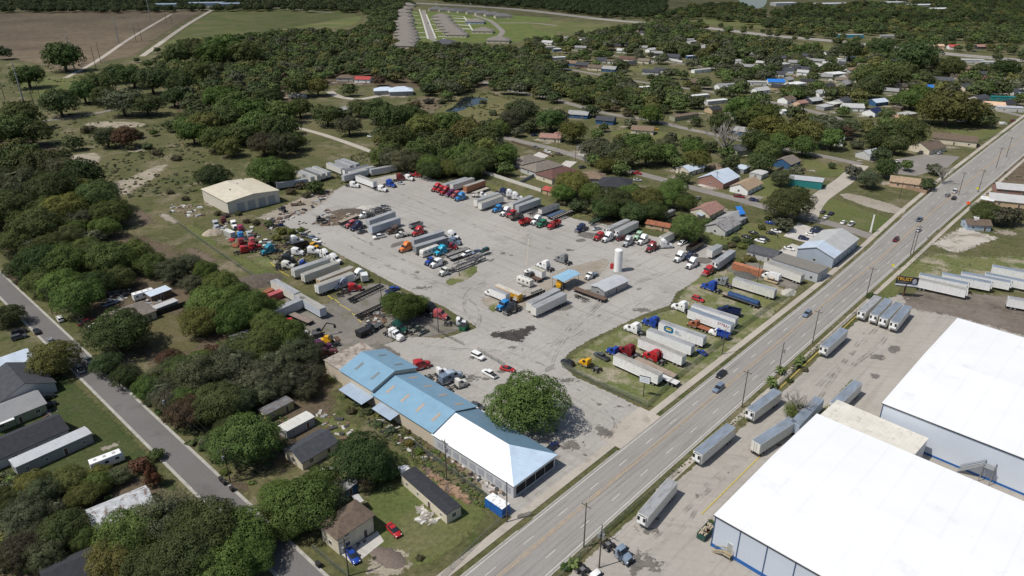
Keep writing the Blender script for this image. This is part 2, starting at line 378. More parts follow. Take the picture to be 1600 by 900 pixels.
# upper left open land
P('field',[(-90,28),(60,17),(170,17),(290,17),(332,14),(300,31),(268,50),(248,68),(222,88),(190,93),(150,104),(100,122),(60,104),(0,92),(-90,96)],'brown_scrub',1,2,edge=18)
P('meadow',[(332,16),(420,12),(520,14),(580,24),(550,46),(470,42),(400,52),(330,62),(290,62),(240,92),(226,92),(266,55),(304,30)],'lawn',2,2,edge=12)
P('meadow',[(60,100),(100,124),(200,100),(240,95),(225,108),(150,122),(140,150),(60,165),(20,140),(0,100)],'lawn',2,2,edge=12)
ribbon('path',[(102,122),(150,96),(200,62),(240,38),(268,22)],5,'pale_dirt_path' if 'pale_dirt_path' in M else 'pavement',3)
ribbon('path',[(222,88),(247,70),(290,40),(332,15)],7,'pavement',3)
ribbon('path',[(20,196),(60,190),(105,184),(150,177),(175,172)],5,'side_asphalt',3)
ribbon('road',[(-60,18),(120,16),(260,16),(400,13),(440,13),(520,20)],8,'side_asphalt',3)
for q in ([(60,232),(85,244),(130,239),(154,236),(168,247),(152,261),(122,260),(96,261),(70,248)],[(60,262),(95,262),(120,268),(110,275),(85,272)],
          [(160,276),(185,284),(215,268),(255,254),(275,248),(255,274),(228,291),(204,302),(216,320),(196,318),(175,302)],[(172,288),(195,280),(190,294)],
          [(118,194),(160,188),(235,190),(230,200),(150,202)],[(170,228),(215,226),(240,236),(200,241)],[(262,262),(300,250),(330,246),(300,258)],[(66,276),(90,280),(110,292),(92,292)]):
    P('bare_ground',q,'sand',4,2,edge=5)
P('bare_ground',[(196,314),(232,324),(254,352),(292,378),(334,394),(388,428),(372,436),(322,416),(288,402),(248,372),(205,345)],'dark_soil',4,2,edge=5)
P('bare_ground',[(240,336),(262,330),(285,346),(300,356),(282,352),(262,350)],'pale_dirt',5,1,edge=3)
P('bare_ground',[(395,425),(430,430),(470,455),(460,500),(430,470),(400,450)],'dark_soil',4,2,edge=5)
P('lawn',[(290,345),(330,358),(350,385),(400,405),(440,425),(470,450),(500,480),(480,490),(440,470),(400,440),(350,400),(300,375),(275,352)],'lawn',5,2,edge=4)
P('bare_ground',[(350,380),(400,400),(440,400),(450,410),(420,425),(390,412)],'yard_turf',6,2,edge=4)
P('lawn',[(420,285),(520,292),(545,285),(520,300),(480,306),(440,300)],'lawn',5,2,edge=3)
# truck lots
P('lot',[(430,332),(470,314),(510,304),(535,290),(560,284),(600,275),(640,268),(670,274),(692,286),(745,292),(790,304),(830,318),(872,332),(905,343),(950,350),(1000,364),(1040,372),(1078,378),
          (1120,384),(1150,394),(1136,412),(1104,434),(1060,458),(1050,478),(1005,494),(925,532),(893,552),(880,568),(902,588),(960,614),(1016,642),(1006,658),(930,720),(862,778),(806,816),(770,800),(700,680),(640,600),
          (560,565),(555,550),(640,524),(692,527),(742,512),(690,480),(625,451),(560,416),(505,386),(456,360),(425,345)],'lot_concrete',6,edge=1.6)
P('lot',[(440,452),(470,462),(500,476),(520,466),(548,452),(592,438),(626,452),(662,472),(692,492),(738,512),(690,528),(630,530),(588,547),(560,545),(528,566),(505,548),(478,522),(440,480)],'lot_gravel',7,1,edge=2.5)
P('lot',[(480,300),(540,288),(500,330),(440,345),(380,345),(430,325)],'pale_dirt',7,2,edge=5)
P('bare_ground',[(488,345),(530,328),(570,325),(590,333),(560,348),(520,356),(490,356)],'dark_soil',8,2,edge=4)
P('lawn',[(694,438),(705,431),(740,413),(747,415),(750,425),(735,436),(712,446),(703,448),(695,445)],'yard_turf',8,2,edge=1.6)
P('bare_ground',[(742,470),(756,462),(800,462),(830,448),(868,420),(905,412),(950,400),(960,414),(930,440),(870,470),(800,490),(770,490)],'pale_dirt',7,1,edge=3)
P('lawn',[(758,481),(775,470),(783,478),(775,490),(765,488)],'yard_turf',8,2,edge=1.5)
P('grass_yard',[(1094,428),(1150,414),(1210,440),(1242,464),(1205,500),(1140,553),(1080,600),(1028,642),(1010,638),(960,612),(903,585),(880,570),(895,552),(930,530),(990,500),(1050,482),(1062,456)],'yard_turf',7,edge=2)
P('bare_ground',[(878,566),(905,552),(960,520),(1000,508),(1000,530),(950,560),(925,580),(900,580)],'pale_dirt',8,2,edge=6)
P('lot',[(1148,398),(1180,408),(1230,424),(1262,440),(1244,462),(1215,448),(1160,432),(1120,424)],'lot_gravel',8,1,edge=3)
P('lawn',[(690,262),(745,280),(800,295),(860,312),(905,330),(930,336),(900,344),(860,330),(800,306),(745,290)],'lawn',7,1,edge=3)
P('bare_ground',[(905,338),(960,345),(1010,362),(1060,372),(1060,380),(1000,366),(940,352)],'leaf_litter',7,1,edge=3)
P('lawn',[(1085,368),(1130,330),(1160,345),(1200,350),(1240,372),(1252,392),(1205,402),(1150,392),(1110,384)],'lawn',7,1,edge=3)
P('parking_pad',[(1224,369),(1248,348),(1285,362),(1262,380),(1246,376)],'pale_pavement',8)
P('parking_pad',[(1214,393),(1238,381),(1260,388),(1248,402),(1228,402)],'pale_pavement',8)
# old tar and oil
P('tar_patch',[(752,521),(775,517),(800,514),(830,507),(856,501),(859,507),(836,518),(826,530),(814,540),(796,535),(775,530),(757,528)],'tar',9,1,edge=2.6)
P('tar_patch',[(957,674),(975,657),(1002,646),(1013,650),(990,667),(972,682),(950,690),(946,684)],'tar',9,1,edge=2.)
for q in ([(618,344),(630,346),(655,356),(680,366),(664,363),(640,354)],[(605,383),(632,374),(636,380),(612,390)],[(806,803),(838,795),(842,803),(815,816),(800,812)],
          [(842,790),(850,782),(838,796)],[(972,832),(985,824),(988,832),(978,842),(970,838)],[(990,820),(1001,816),(1000,824),(992,826)],[(978,905),(985,872),(1005,868),(1012,882),(995,905)],
          [(1072,736),(1088,722),(1096,718),(1092,730),(1078,741)],[(1382,540),(1405,538),(1410,550),(1390,556)],[(1430,550),(1455,533),(1452,545),(1436,560)],[(740,640),(775,650),(800,668),(780,670),(750,655)],[(560,540),(600,535),(640,560),(600,556)],[(690,392),(700,402),(690,410),(680,405)],[(640,350),(655,358),(640,362)],[(905,360),(940,366),(930,376),(900,370)],
          [(896,374),(915,372),(918,378),(900,380)],[(846,362),(856,360),(852,372)],[(1075,404),(1100,400),(1120,410),(1095,415)],[(1340,480),(1352,478),(1348,486)],[(780,478),(792,474),(795,482),(785,486)],
          [(915,450),(940,455),(925,465),(905,460)],[(1150,705),(1165,712),(1155,722)],[(838,470),(880,470),(905,480),(870,490)]):
    P('oil_stain',q,'oil_stain',10,2,edge=1.2)
k = groundmat('tyre_mark',(.12,.11,.10),(.16,.15,.14),None,scale=.2); k.l(k.ramp(k.noise(k.n('ShaderNodeNewGeometry').outputs['Position'],.25,4),.45,.66,0,.36),k.b.inputs['Alpha'])
for q in ([(700,460),(735,470),(748,490),(742,510),(715,525)],[(760,440),(730,455),(724,480),(740,505),(770,520)],[(540,380),(600,410),(680,440),(760,455)],[(545,384),(604,415),(683,446)],[(620,300),(700,335),(780,365),(830,385)],[(560,320),(640,345),(720,375)],[(850,385),(900,400),(990,395),(1060,400)],[(1050,420),(980,445),(930,480),(880,530),(860,570)],[(1035,425),(965,455),(900,500),(850,555)],[(870,590),(920,620),(960,660),(940,690)],[(650,540),(720,545),(790,550),(850,570)],[(1000,470),(940,500),(890,530)],
          [(470,330),(520,345),(560,372),(640,410)],[(1100,760),(1200,670),(1300,580),(1380,500)],[(1020,840),(1100,770),(1180,700)],[(1350,520),(1300,590),(1260,650)],[(1000,870),(1060,830),(1090,790)],[(1400,480),(1380,530),(1330,570)]):
    for d_ in (0,3.2): ribbon('tyre_track',[(x+d_,y+d_*.9) for x,y in q],.5,'tyre_mark',11)
# verges, yards and mud on the right
P('yard',[ (850,960),(885,895),(950,838),(1010,785),(1070,735),(1140,680),(1218,612),(1340,497),(1352,470),(1400,455),(1445,475),(1700,520),(1900,900),(1300,1100)],'yard_concrete',3,edge=1.5)
P('bare_ground',[(1405,458),(1440,448),(1700,470),(1700,560),(1500,500),(1440,490),(1400,480)],'mud',5,1,edge=5)
P('lawn',[(1345,468),(1375,432),(1412,418),(1412,462),(1390,468),(1360,480)],'lawn',5,1,edge=2)
P('concrete_slab',[(1448,381),(1497,351),(1540,364),(1574,372),(1534,386),(1497,401),(1464,388)],'worn_slab',4,0,edge=4)
P('bare_ground',[(1380,425),(1450,388),(1520,400),(1700,390),(1700,470),(1440,448),(1415,440)],'yard_turf',3,1,edge=6)
P('bare_ground',[(1498,268),(1545,240),(1640,215),(1700,250),(1620,290),(1560,300)],'brown_scrub',3,1,edge=5)
P('lawn',[(1112,806),(1215,692),(1228,690),(1140,790),(1108,815)],'yard_turf',5,0,edge=1)
P('lawn',[(1115,810),(1330,590),(1345,600),(1130,815)],'yard_turf',4,0,edge=1)
P('mud_strip',[(1148,668),(1172,652),(1166,650),(1215,610),(1225,612),(1180,650),(1152,672)],'mud',5,0,edge=1)
P('lawn',[(1272,322),(1300,308),(1360,330),(1405,345),(1370,366),(1320,352),(1265,340)],'lawn',3,0,edge=2)
P('lawn',[(1255,247),(1320,262),(1330,275),(1290,278),(1250,264)],'lawn',3,0,edge=2)
P('lawn',[(1450,190),(1500,190),(1560,200),(1578,206),(1550,222),(1490,212)],'lawn',3,0,edge=2)
P('lawn',[(1190,278),(1235,268),(1270,290),(1255,330),(1200,318),(1165,300)],'lawn',3,0,edge=2)
P('lot',[(1300,304),(1330,300),(1420,326),(1415,338),(1370,330)],'pale_dirt',4,1,edge=2)
P('lot',[(225,13),(240,-2),(385,-2),(368,11)],'side_asphalt',2)
P('lot',[(1382,252),(1450,240),(1500,245),(1480,262),(1430,275),(1385,270)],'side_asphalt',3)
# house plots on the lower left
P('lawn',[(560,700),(620,690),(680,740),(760,790),(780,800),(700,880),(640,900),(590,880),(560,810),(570,760)],'lawn',3,1,edge=3)
P('lawn',[(122,534),(225,626),(272,676),(330,735),(300,690),(250,640),(180,570),(140,530)],'lawn_dimmed',3,0,edge=2)
P('lawn',[(575,705),(640,695),(660,740),(640,770),(600,790),(570,770)],'lawn_dimmed',4,1,edge=5)
P('bare_ground',[(560,880),(585,862),(620,846),(645,848),(655,870),(650,900),(600,915),(560,905)],'sand',4,2,edge=4)
P('bare_ground',[(640,770),(662,780),(672,800),(650,806),(640,790)],'pale_dirt',4,1,edge=2)
P('driveway',[(532,865),(590,830),(600,846),(553,884)],'pale_pavement',5)
P('bare_ground',[(600,585),(700,680),(790,770),(775,782),(700,735),(640,690),(590,640),(560,600)],'leaf_litter',2,1,edge=4)
P('lawn',[(470,640),(560,650),(590,690),(540,690),(480,670)],'lawn',3,1,edge=4)
P('lawn',[(-60,560),(60,560),(118,594),(208,678),(300,776),(260,770),(190,730),(120,740),(-60,760)],'lawn_dimmed',3,0,edge=2)
P('bare_ground',[(85,615),(135,598),(128,606),(100,618)],'pale_dirt',4,1,edge=2)
P('bare_ground',[(145,700),(210,680),(205,690),(160,712)],'pale_dirt',4,1,edge=2)
P('lawn',[(200,490),(300,485),(330,540),(280,560),(210,550)],'yard_dry',3,1,edge=4)
P('bare_ground',[(330,770),(360,730),(410,760),(420,800),(380,790)],'leaf_litter',3,1,edge=4)
P('bare_ground',[(100,480),(260,430),(280,470),(200,490),(140,520)],'leaf_litter',3,1,edge=4)
for q in ([(-40,440),(60,370),(220,350),(400,440),(480,520),(560,620),(480,760),(380,740),(200,560),(100,470)],[(-60,760),(120,690),(200,700),(330,790),(420,900),(380,960),(-60,960)],[(-60,180),(120,230),(200,300),(230,350),(80,380),(-60,420)],
          [(240,120),(420,60),(620,60),(700,80),(860,90),(900,140),(760,140),(640,140),(480,130),(440,230),(300,230)]):
    P('woodland_floor',q,'leaf_litter',1,2,edge=8)
# pond
P('marsh',[(660,185),(700,150),(770,145),(830,165),(810,190),(740,200),(690,205)],'marsh',2,2,edge=8)
P('bare_ground',[(640,150),(700,150),(700,170),(660,178),(636,165)],'brown_scrub',3,2,edge=8)
P('pond',[(694,173),(712,166),(716,155),(732,150),(763,154),(760,161),(742,164),(730,168),(722,173),(702,177)],'pond_water',4,2)
P('lake',[(1150,-6),(1200,-6),(1196,10),(1182,14),(1165,15)],'pond_water',4,1)
P('meadow',[(1060,36),(1110,22),(1200,28),(1300,48),(1290,52),(1200,46),(1130,40)],'lawn',2,1,edge=10)
P('meadow',[(1270,68),(1340,72),(1460,88),(1420,98),(1330,96),(1280,84)],'lawn',2,1,edge=6)
P('meadow',[(820,30),(960,38),(975,44),(900,54),(830,50)],'lawn',2,1,edge=8)
P('meadow',[(880,110),(945,122),(930,128),(880,130),(865,118)],'lawn',2,1,edge=5)
P('meadow',[(960,95),(1040,108),(1100,112),(1080,125),(1000,115),(950,105)],'lawn',2,1,edge=5)
P('meadow',[(940,200),(1060,205),(1080,215),(1030,225),(960,225)],'lawn',2,1,edge=5)
# streets
for nm,pts,w,m in (('street',[(752,127),(800,142),(855,152),(900,165),(937,175),(975,182),(1012,187),(1072,201),(1160,219),(1242,236),(1300,247),(1345,257)],7,'side_asphalt'),
                      ('street',[(770,210),(800,218),(865,233),(935,255),(1025,278),(1087,295),(1150,311),(1200,325),(1254,340),(1307,352),(1366,372)],7,'side_asphalt'),
                      ('street',[(800,92),(875,106),(943,118),(1000,128),(1100,142),(1170,152),(1260,172),(1330,190),(1370,196)],6.5,'side_asphalt'),
                      ('street',[(850,72),(950,86),(1020,94),(1112,106),(1140,112)],6.5,'side_asphalt'),
                      ('street',[(1440,182),(1500,178),(1548,172),(1600,182)],6.5,'side_asphalt'),
                      ('path',[(462,199),(500,209),(545,224),(588,240)],4.5,'pavement'),('driveway',[(515,143),(530,151),(560,155),(592,150)],7,'pavement'),('driveway',[(1146,215),(1175,222)],9,'pavement'),
                      ('street',[(1345,258),(1320,282),(1278,312),(1262,340)],9,'lot_concrete' if 0 else 'pavement'),('driveway',[(840,246),(853,238)],9,'pale_pavement'),('driveway',[(880,262),(893,252)],7,'pale_pavement'),
                      ('driveway',[(898,246),(920,236)],6,'pale_pavement'),('driveway',[(1100,292),(1118,282)],8,'pale_pavement')):
    ribbon(nm,pts,w,m,6 if nm == 'street' else 5)
# main road: 4 lanes, turning lane opening further up
LE = [(40,-79.5),(130,-79.55),(200,-79.4),(259,-79.3),(304,-80.3),(371,-83.),(437,-84.4),(542,-84.7),(900,-85),(1500,-86)]
RE = [(40,-67.5),(130,-67.55),(200,-67.2),(259,-66.9),(304,-66.6),(371,-66.6),(437,-65.8),(542,-64.8),(900,-64),(1500,-63)]
lerp = lambda T,s: float(np.interp(s,[a for a,_ in T],[b for _,b in T]))
ss = list(range(40,1500,10))
def sweep(name,f0,f1,m,layer,ss=ss,h=None):
    mb = MB(); z = lz(layer)
    if h is None: mb.loft([[ST(s,f0(s),z),ST(s,f1(s),z)] for s in ss],cap=False,closed=False)
    else: mb.loft([[ST(s,f0(s),0),ST(s,f0(s),h),ST(s,f1(s),h),ST(s,f1(s),0)] for s in ss])
    return tag(obj(name,mb.mesh(name,m)),kind='structure')
le = lambda s: lerp(LE,s); re = lambda s: lerp(RE,s)
sweep('main_road',lambda s: le(s)-.6,lambda s: re(s)+.6,'road_asphalt',8)
def dash(name,tf,m,w,on,off,s0,s1,layer=10):
    mb = MB(); s = s0; ZZ = lz(layer)
    while s < s1:
        mb.add([ST(s,tf(s)-w/2,ZZ),ST(s+on,tf(s+on)-w/2,ZZ),ST(s+on,tf(s+on)+w/2,ZZ),ST(s,tf(s)+w/2,ZZ)],[(3,2,1,0)]); s += on+off
    return tag(obj(name,mb.mesh(name,m)),kind='structure')
dash('road_marking',lambda s: le(s),'road_white',.2,10,0,40,900); dash('road_marking',lambda s: re(s),'road_white',.2,10,0,40,900)
cl = lambda s: lerp([(40,-74.55),(260,-74.4),(304,-73.8),(371,-74.9),(542,-74.7),(900,-74.6)],s)
dash('road_marking',lambda s: cl(s)-.22,'road_yellow',.34,10,0,40,900); dash('road_marking',lambda s: cl(s)+.3,'road_yellow',.34,10,0,40,900)
dash('road_marking',lambda s: (le(s)+cl(s))/2+.45,'road_white',.17,3.2,8.6,62.3,800); dash('road_marking',lambda s: (re(s)+cl(s))/2+.45,'road_white',.17,3.2,8.6,62.7,800)
# kerbs, grass verges and pavements beside it
def gaps(s0,s1,holes):
    a = s0; out = []
    for h0,h1 in holes+[(s1,s1)]:
        if h0 > a: out.append([a+(h0-a)*i/max(1,int((h0-a)/8)) for i in range(max(1,int((h0-a)/8))+1)])
        a = h1
    return out
for seg in gaps(50,900,[(88,93),(126,146),(305,318),(352,362)]): sweep('kerb',lambda s: le(s)-.85,lambda s: le(s)-.55,'kerb_concrete',0,seg,.13)
for seg in gaps(50,900,[(340,356)]): sweep('kerb',lambda s: re(s)+.55,lambda s: re(s)+.85,'kerb_concrete',0,seg,.13)
sweep('pavement',lambda s: le(s)-4.4,lambda s: le(s)-2.3,'pavement',7)
sweep('pavement',lambda s: re(s)+2.2,lambda s: re(s)+3.8,'pavement',5,[s for s in ss if s > 110])
for a,b in ((60,70),(94,103),(105.5,117),(122,127),(148,158),(160,258),(262,290),(292,303),(320,350)):
    seg = [a+(b-a)*i/10 for i in range(11)]; o = sweep('verge',lambda s: le(s)-2.2,lambda s: le(s)-.95,'turf',8,seg)
for a,b in ((60,125),(150,172),(176,240),(244,275),(300,340)):
    seg = [a+(b-a)*i/10 for i in range(11)]; sweep('verge',lambda s: re(s)+.95,lambda s: re(s)+2.3,'turf',8,seg)
sweep('apron',lambda s: le(s)-7.5,lambda s: le(s)-.62,'pavement',9,[127+i*1.9 for i in range(11)])
# left residential street with pale kerbs
SL = [(-60,402),(0,455),(70,537),(120,586),(212,675),(310,777),(400,868),(470,935)]
SR = [(-30,395),(37,457),(75,492),(122,536),(220,629),(267,675),(367,772),(400,802),(442,847),(500,905)]
a0 = G(120,586); b0 = G(310,777); dl = (b0-a0).normalized(); nl = Vector((dl.y,-dl.x,0))
tt = lambda p: (G(*p)-a0).dot(nl)
tl = sum(tt(p) for p in SL[2:6])/4; tr_ = sum(tt(p) for p in SR[1:8])/7
print('street',math.degrees(math.atan2(dl.x,dl.y)),[round(tt(p),1) for p in SL],[round(tt(p),1) for p in SR])
p0 = a0-dl*260; p1 = b0+dl*120; mid = (tl+tr_)/2; wid = abs(tr_-tl)
ribbon('street',[p0+nl*mid,p1+nl*mid],wid-.6,'street_asphalt',6,world=True)
for t in (tl,tr_): ribbon('kerb',[p0+nl*t,p1+nl*t],.75,'kerb_concrete',0,world=True,h=.1)
# highway far behind
for off,w,m,l in ((0,26,'side_asphalt',5),(-9,2.2,'pale_pavement',6),(9,2.2,'pale_pavement',6)):
    pts = [G(600,3),G(650,5),G(800,14),G(950,31),G(1080,41),G(1200,55),G(1300,64),G(1400,75),G(1500,86),G(1640,98)]
    ribbon('highway',[p+Vector((0,off,0)) for p in pts],w,m,l,world=True)
# housing estate: turf, streets, drives
P('lawn',[(612,30),(640,18),(760,20),(860,28),(870,60),(800,66),(720,66),(640,66),(620,60)],'lawn_clean',2)
ribbon('street',[(662,16),(663,24),(668,40),(675,60),(682,64)],8,'side_asphalt',5); ribbon('street',[(740,24),(765,32),(778,42),(785,50),(778,58)],8,'side_asphalt',5)
ribbon('street',[(778,36),(830,36),(870,40)],8,'side_asphalt',4)
for q in ([(666,22),(672,38),(681,60)],[(655,14),(660,30),(669,61)],[(725,26),(740,50)],[(702,24),(725,26)]): ribbon('pavement',q,2.5,'pale_pavement',6,smooth=False)
for x,y in ((645,19),(647,24),(650,31),(652,36),(654,43),(657,51),(660,58),(676,31),(680,38),(682,46),(686,49),(690,57)):
    ribbon('driveway',[(x-6,y),(x+7,y)],5,'pale_pavement',4,smooth=False)
for y in (29,33.5,39,44.5): ribbon('driveway',[(708,y-1),(735,y+1)],7,'pale_pavement',4,smooth=False)
# painted lot lines
for a,b in (((512,462),(520,468)),((523,468),(530,474)),((531,476),(540,481)),((540,481),(548,486)),((550,490),(558,496)),((559,499),(565,504)),((422,410),(430,417)),((437,423),(444,428)),((445,428),(452,432))):
    ribbon('lot_marking',[a,b],.35,'lot_yellow',12,smooth=False)
ribbon('lot_marking',[(617,296),(700,327),(760,350),(826,373)],.5,'pavement',9); ribbon('lot_marking',[(826,373),(824,400),(822,415)],.5,'pavement',9)
ribbon('kerb',[(1217,608),(1337,495)],.3,'yellow_paint',0,h=.15,smooth=False); ribbon('kerb',[(1096,804),(1194,707)],.3,'yellow_paint',0,h=.15,smooth=False)
ribbon('kerb',[(862,440),(895,432),(955,418)],.5,'kerb_concrete',0,h=.18,smooth=False)
# ------------------------------------------------------------------ kinds of vehicles (front towards +Y, on z = 0)
def ring(y,w,zb,zt,wt=None,r=.12,n=3):
    wt = w if wt is None else wt; p = []
    for cx,cz,a0,ww in ((wt-r,zt-r,0,1),(-(wt-r),zt-r,90,1),(-(w-r),zb+r,180,1),(w-r,zb+r,270,1)):
        for k in range(n): a = R(a0+90*k/(n-1)); p.append((cx+r*math.cos(a),y,cz+r*math.sin(a)))
    return p
WHEELS = {}
def wheel(r,w):
    if (r,w) not in WHEELS: WHEELS[r,w] = MB().disc_wheel(-w/2,w/2,0,0,r).mesh('wheel','tyre','rim')
    return WHEELS[r,w]
def add_wheels(k,r,w,xs,ys,name='wheel'):
    for y in ys:
        for x in (-xs,xs): k.part(name,wheel(r,w),loc=(x,y,r))
def blob(name,mat_,*boxes):
    b = MB()
    for q in boxes: b.box(*q)
    return b.mesh(name,mat_)
GRAY = (.5,.5,.5)
def tractor(style):
    k = Kit(); sm = 40
    aero = style in ('aero','midroof'); top = {'aero': 3.95,'midroof': 3.15,'classic': 3.3,'daycab': 2.95}[style]
    b = MB()
    if aero:
        b.loft([ring(3.95,.95,.45,1.1,.8),ring(3.75,1.12,.38,1.62,.8),ring(3.1,1.16,.38,1.84,.84),ring(2.25,1.2,.5,2.02,.98),ring(1.55,1.24,.5,2.86,.98),ring(.75,1.26,.5,2.95+(top-3.)*.75,1.06),
                ring(.1,1.27,.5,top,1.12),ring(-1.0,1.27,.5,top+.02,1.16),ring(-1.12,1.24,.55,top-.06,1.12)])
        back = -1.12; ws = ((.92,2.27,2.05),(.9,1.6,2.83)); cabf = 2.2
    elif style == 'classic':
        b.loft([ring(4.0,.8,.75,1.75,.72),ring(3.85,.85,.6,1.86,.74),ring(2.0,.98,.6,2.02,.86)]); b.loft([ring(1.98,1.18,.55,2.05,1.1),ring(1.6,1.2,.5,2.8,1.05),ring(.5,1.22,.5,2.92,1.08),ring(.3,1.22,.5,top,1.12),ring(-1.3,1.22,.55,top,1.14)])
        b.box(-1.24,-.86,2.3,3.85,.55,1.25,top=.06); b.box(.86,1.24,2.3,3.85,.55,1.25,top=.06)
        back = -1.3; ws = ((.95,2.03,2.12),(.92,1.66,2.72)); cabf = 1.95
    else:
        b.loft([ring(3.7,.95,.5,1.2,.84),ring(3.5,1.08,.42,1.62,.86),ring(2.6,1.14,.42,1.86,.94),ring(2.1,1.18,.5,1.98,1.0)]); b.loft([ring(2.08,1.18,.5,2.0,1.04),ring(1.5,1.2,.5,2.78,1.02),ring(.45,1.2,.5,top,1.06),ring(.3,1.2,.55,top-.05,1.06)])
        back = .3; ws = ((.95,2.13,2.06),(.92,1.56,2.72)); cabf = 2.0
    k.part('cab',b.mesh('cab','vehicle_paint',smooth=sm),'body')
    (w0,y0,z0),(w1,y1,z1) = ws
    dy,dz = .03,.03
    k.part('windscreen',MB().loft([[(-w0,y0+dy,z0+dz),(w0,y0+dy,z0+dz),(w0,y0+dy-.06,z0+dz-.03),(-w0,y0+dy-.06,z0+dz-.03)],[(-w1,y1+dy,z1+dz),(w1,y1+dy,z1+dz),(w1,y1+dy-.06,z1+dz-.03),(-w1,y1+dy-.06,z1+dz-.03)]]).mesh('windscreen','glass'))
    for sgn in (-1,1):
        g = MB(); x0,x1 = sorted((sgn*1.15,sgn*1.275)); g.prism([(1.95,2.02),(1.05,2.02),(1.05,2.66),(1.62,2.66)],x0,x1); k.part('side_window',g.mesh('side_window','glass'))
        if style in ('aero','classic'): g = MB(); g.box(*sorted((sgn*1.2,sgn*1.285)),-.55,-.15,2.2,2.65); k.part('sleeper_window',g.mesh('sleeper_window','glass'))
        k.part('mirror',blob('mirror','black_frame',(*sorted((sgn*1.3,sgn*1.52)),1.75,1.87,1.95,2.6)))
        k.part('fuel_tank',MB().tube((sgn*1.0,1.35,.72),(sgn*1.0,-.3 if back < 0 else .3,.72),.31,n=12).mesh('fuel_tank','chrome'))
        k.part('headlight',blob('headlight','lamp_white',(*sorted((sgn*.68,sgn*1.04)),3.5 if style == 'daycab' else 3.7,3.72 if style == 'daycab' else 3.99,1.0,1.22)))
        if style == 'classic': k.part('exhaust_stack',MB().tube((sgn*1.28,.2,.9),(sgn*1.28,.2,3.9),.075,n=8).mesh('exhaust_stack','chrome'))
    fy = 3.73 if style == 'daycab' else 4.02
    k.part('grille',blob('grille','grille' if style != 'classic' else 'chrome',(-.58,.58,fy-.35,fy,.82,1.55)))
    k.part('bumper',blob('bumper','chrome' if style == 'classic' else 'black_frame',(-1.18,1.18,fy-.22,fy+.1,.35,.68)))
    if style == 'aero': # black gap and fairings behind the sleeper
        for sgn in (-1,1): k.part('side_fairing',blob('side_fairing','vehicle_paint',(*sorted((sgn*1.2,sgn*1.26)),-1.6,-1.13,.7,3.6)),'body')
    fr = MB(); fr.box(-.46,-.36,-4.0,3.4,.72,.98); fr.box(.36,.46,-4.0,3.4,.72,.98)
    for y in (-3.9,-3.0,-1.9,back-.3): fr.box(-.36,.36,y-.06,y+.06,.74,.95)
    fr.box(-.9,.9,back-.65,back-.2,.6,.95); fr.box(-1.15,-.62,-3.95,-3.88,.35,1.0); fr.box(.62,1.15,-3.95,-3.88,.35,1.0)
    k.part('chassis',fr.mesh('chassis','black_frame'))
    k.part('fifth_wheel',MB().box(-.48,.48,-3.1,-2.1,1.0,1.2,top=.06).mesh('fifth_wheel','bare_steel'))
    add_wheels(k,.52,.32,1.04,(2.75 if style != 'daycab' else 2.5,)); add_wheels(k,.52,.6,.92,(-1.95,-3.25))
    return k
K = {s: tractor(s) for s in ('aero','midroof','classic','daycab')}
def van_trailer(L,reefer=False,doors='side'):
    k = Kit(); h = L/2; b = MB(); b.box(-1.3,1.3,-h,h,1.12,4.06,top=.015)
    n = int(L/1.22)
    for i in range(1,n):
        y = -h+L*i/n
        for sg in (-1,1): b.box(*sorted((sg*1.285,sg*1.318)),y-.03,y+.03,1.2,3.98)
    for sg in (-1,1): b.box(*sorted((sg*1.29,sg*1.33)),-h,h,1.06,1.22); b.box(*sorted((sg*1.28,sg*1.325)),-h,h,3.96,4.07)
    k.part('body',b.mesh('body','trailer_side'),'body')
    r = MB(); r.box(-1.27,1.27,-h+.03,h-.03,4.065,4.1,top=.02); k.part('roof',r.mesh('roof','trailer_roof'),'roof')
    for sg in (-1,1):
        d = MB(); d.box(*sorted((sg*.02,sg*1.24)),-h-.05,-h-.005,1.2,3.95)
        hd = MB(); hd.box(sg*.35-.03,sg*.35+.03,-h-.1,-h-.055,1.3,3.8); k.part('rear_door',d.mesh('rear_door','trailer_side'),'body',[('lock_rod',hd.mesh('lock_rod','bare_steel'),None,(0,0,0))])
        k.part('landing_leg',blob('landing_leg','black_frame',(*sorted((sg*.62,sg*.76)),h-2.75,h-2.6,.06,1.12),(*sorted((sg*.55,sg*.83)),h-2.85,h-2.5,.0,.07)))
        k.part('tail_light',blob('tail_light','lamp_red',(*sorted((sg*.95,sg*1.2)),-h-.08,-h-.05,.98,1.1)))
    k.part('chassis',blob('chassis','black_frame',(-.5,-.35,-h+.2,-h+4.6,.7,1.1),(.35,.5,-h+.2,-h+4.6,.7,1.1),(-1.2,1.2,-h-.02,-h+.1,.45,.6),(-.9,-.78,-h-.02,-h+.1,.6,1.1),(.78,.9,-h-.02,-h+.1,.6,1.1)))
    add_wheels(k,.52,.62,.93,(-h+1.5,-h+2.8))
    if reefer:
        u = MB(); u.box(-1.02,1.02,h+.02,h+.6,1.95,4.0,top=.1); vents = [MB(),MB()]
        for q,sg in zip(vents,(-1,1)): q.box(*sorted((sg*.42,sg*.96)),h+.55,h+.63,2.75,3.75)
        f = MB(); f.box(-.8,.8,h+.25,h+.5,3.99,4.05)
        k.part('cooling_unit',u.mesh('cooling_unit','vehicle_paint',smooth=30),(.82,.82,.82),[('vent',vents[0].mesh('vent','dark_void'),None,(0,0,0)),('vent',vents[1].mesh('vent','dark_void'),None,(0,0,0)),('fan_grille',f.mesh('fan_grille','dark_void'),None,(0,0,0))])
    return k
for nm,L,rf in (('van53',16.15,0),('van48',14.6,0),('van40',12.4,0),('van28',8.5,0),('reefer',16.0,1),('reefer48',14.4,1)): K[nm] = van_trailer(L,rf)
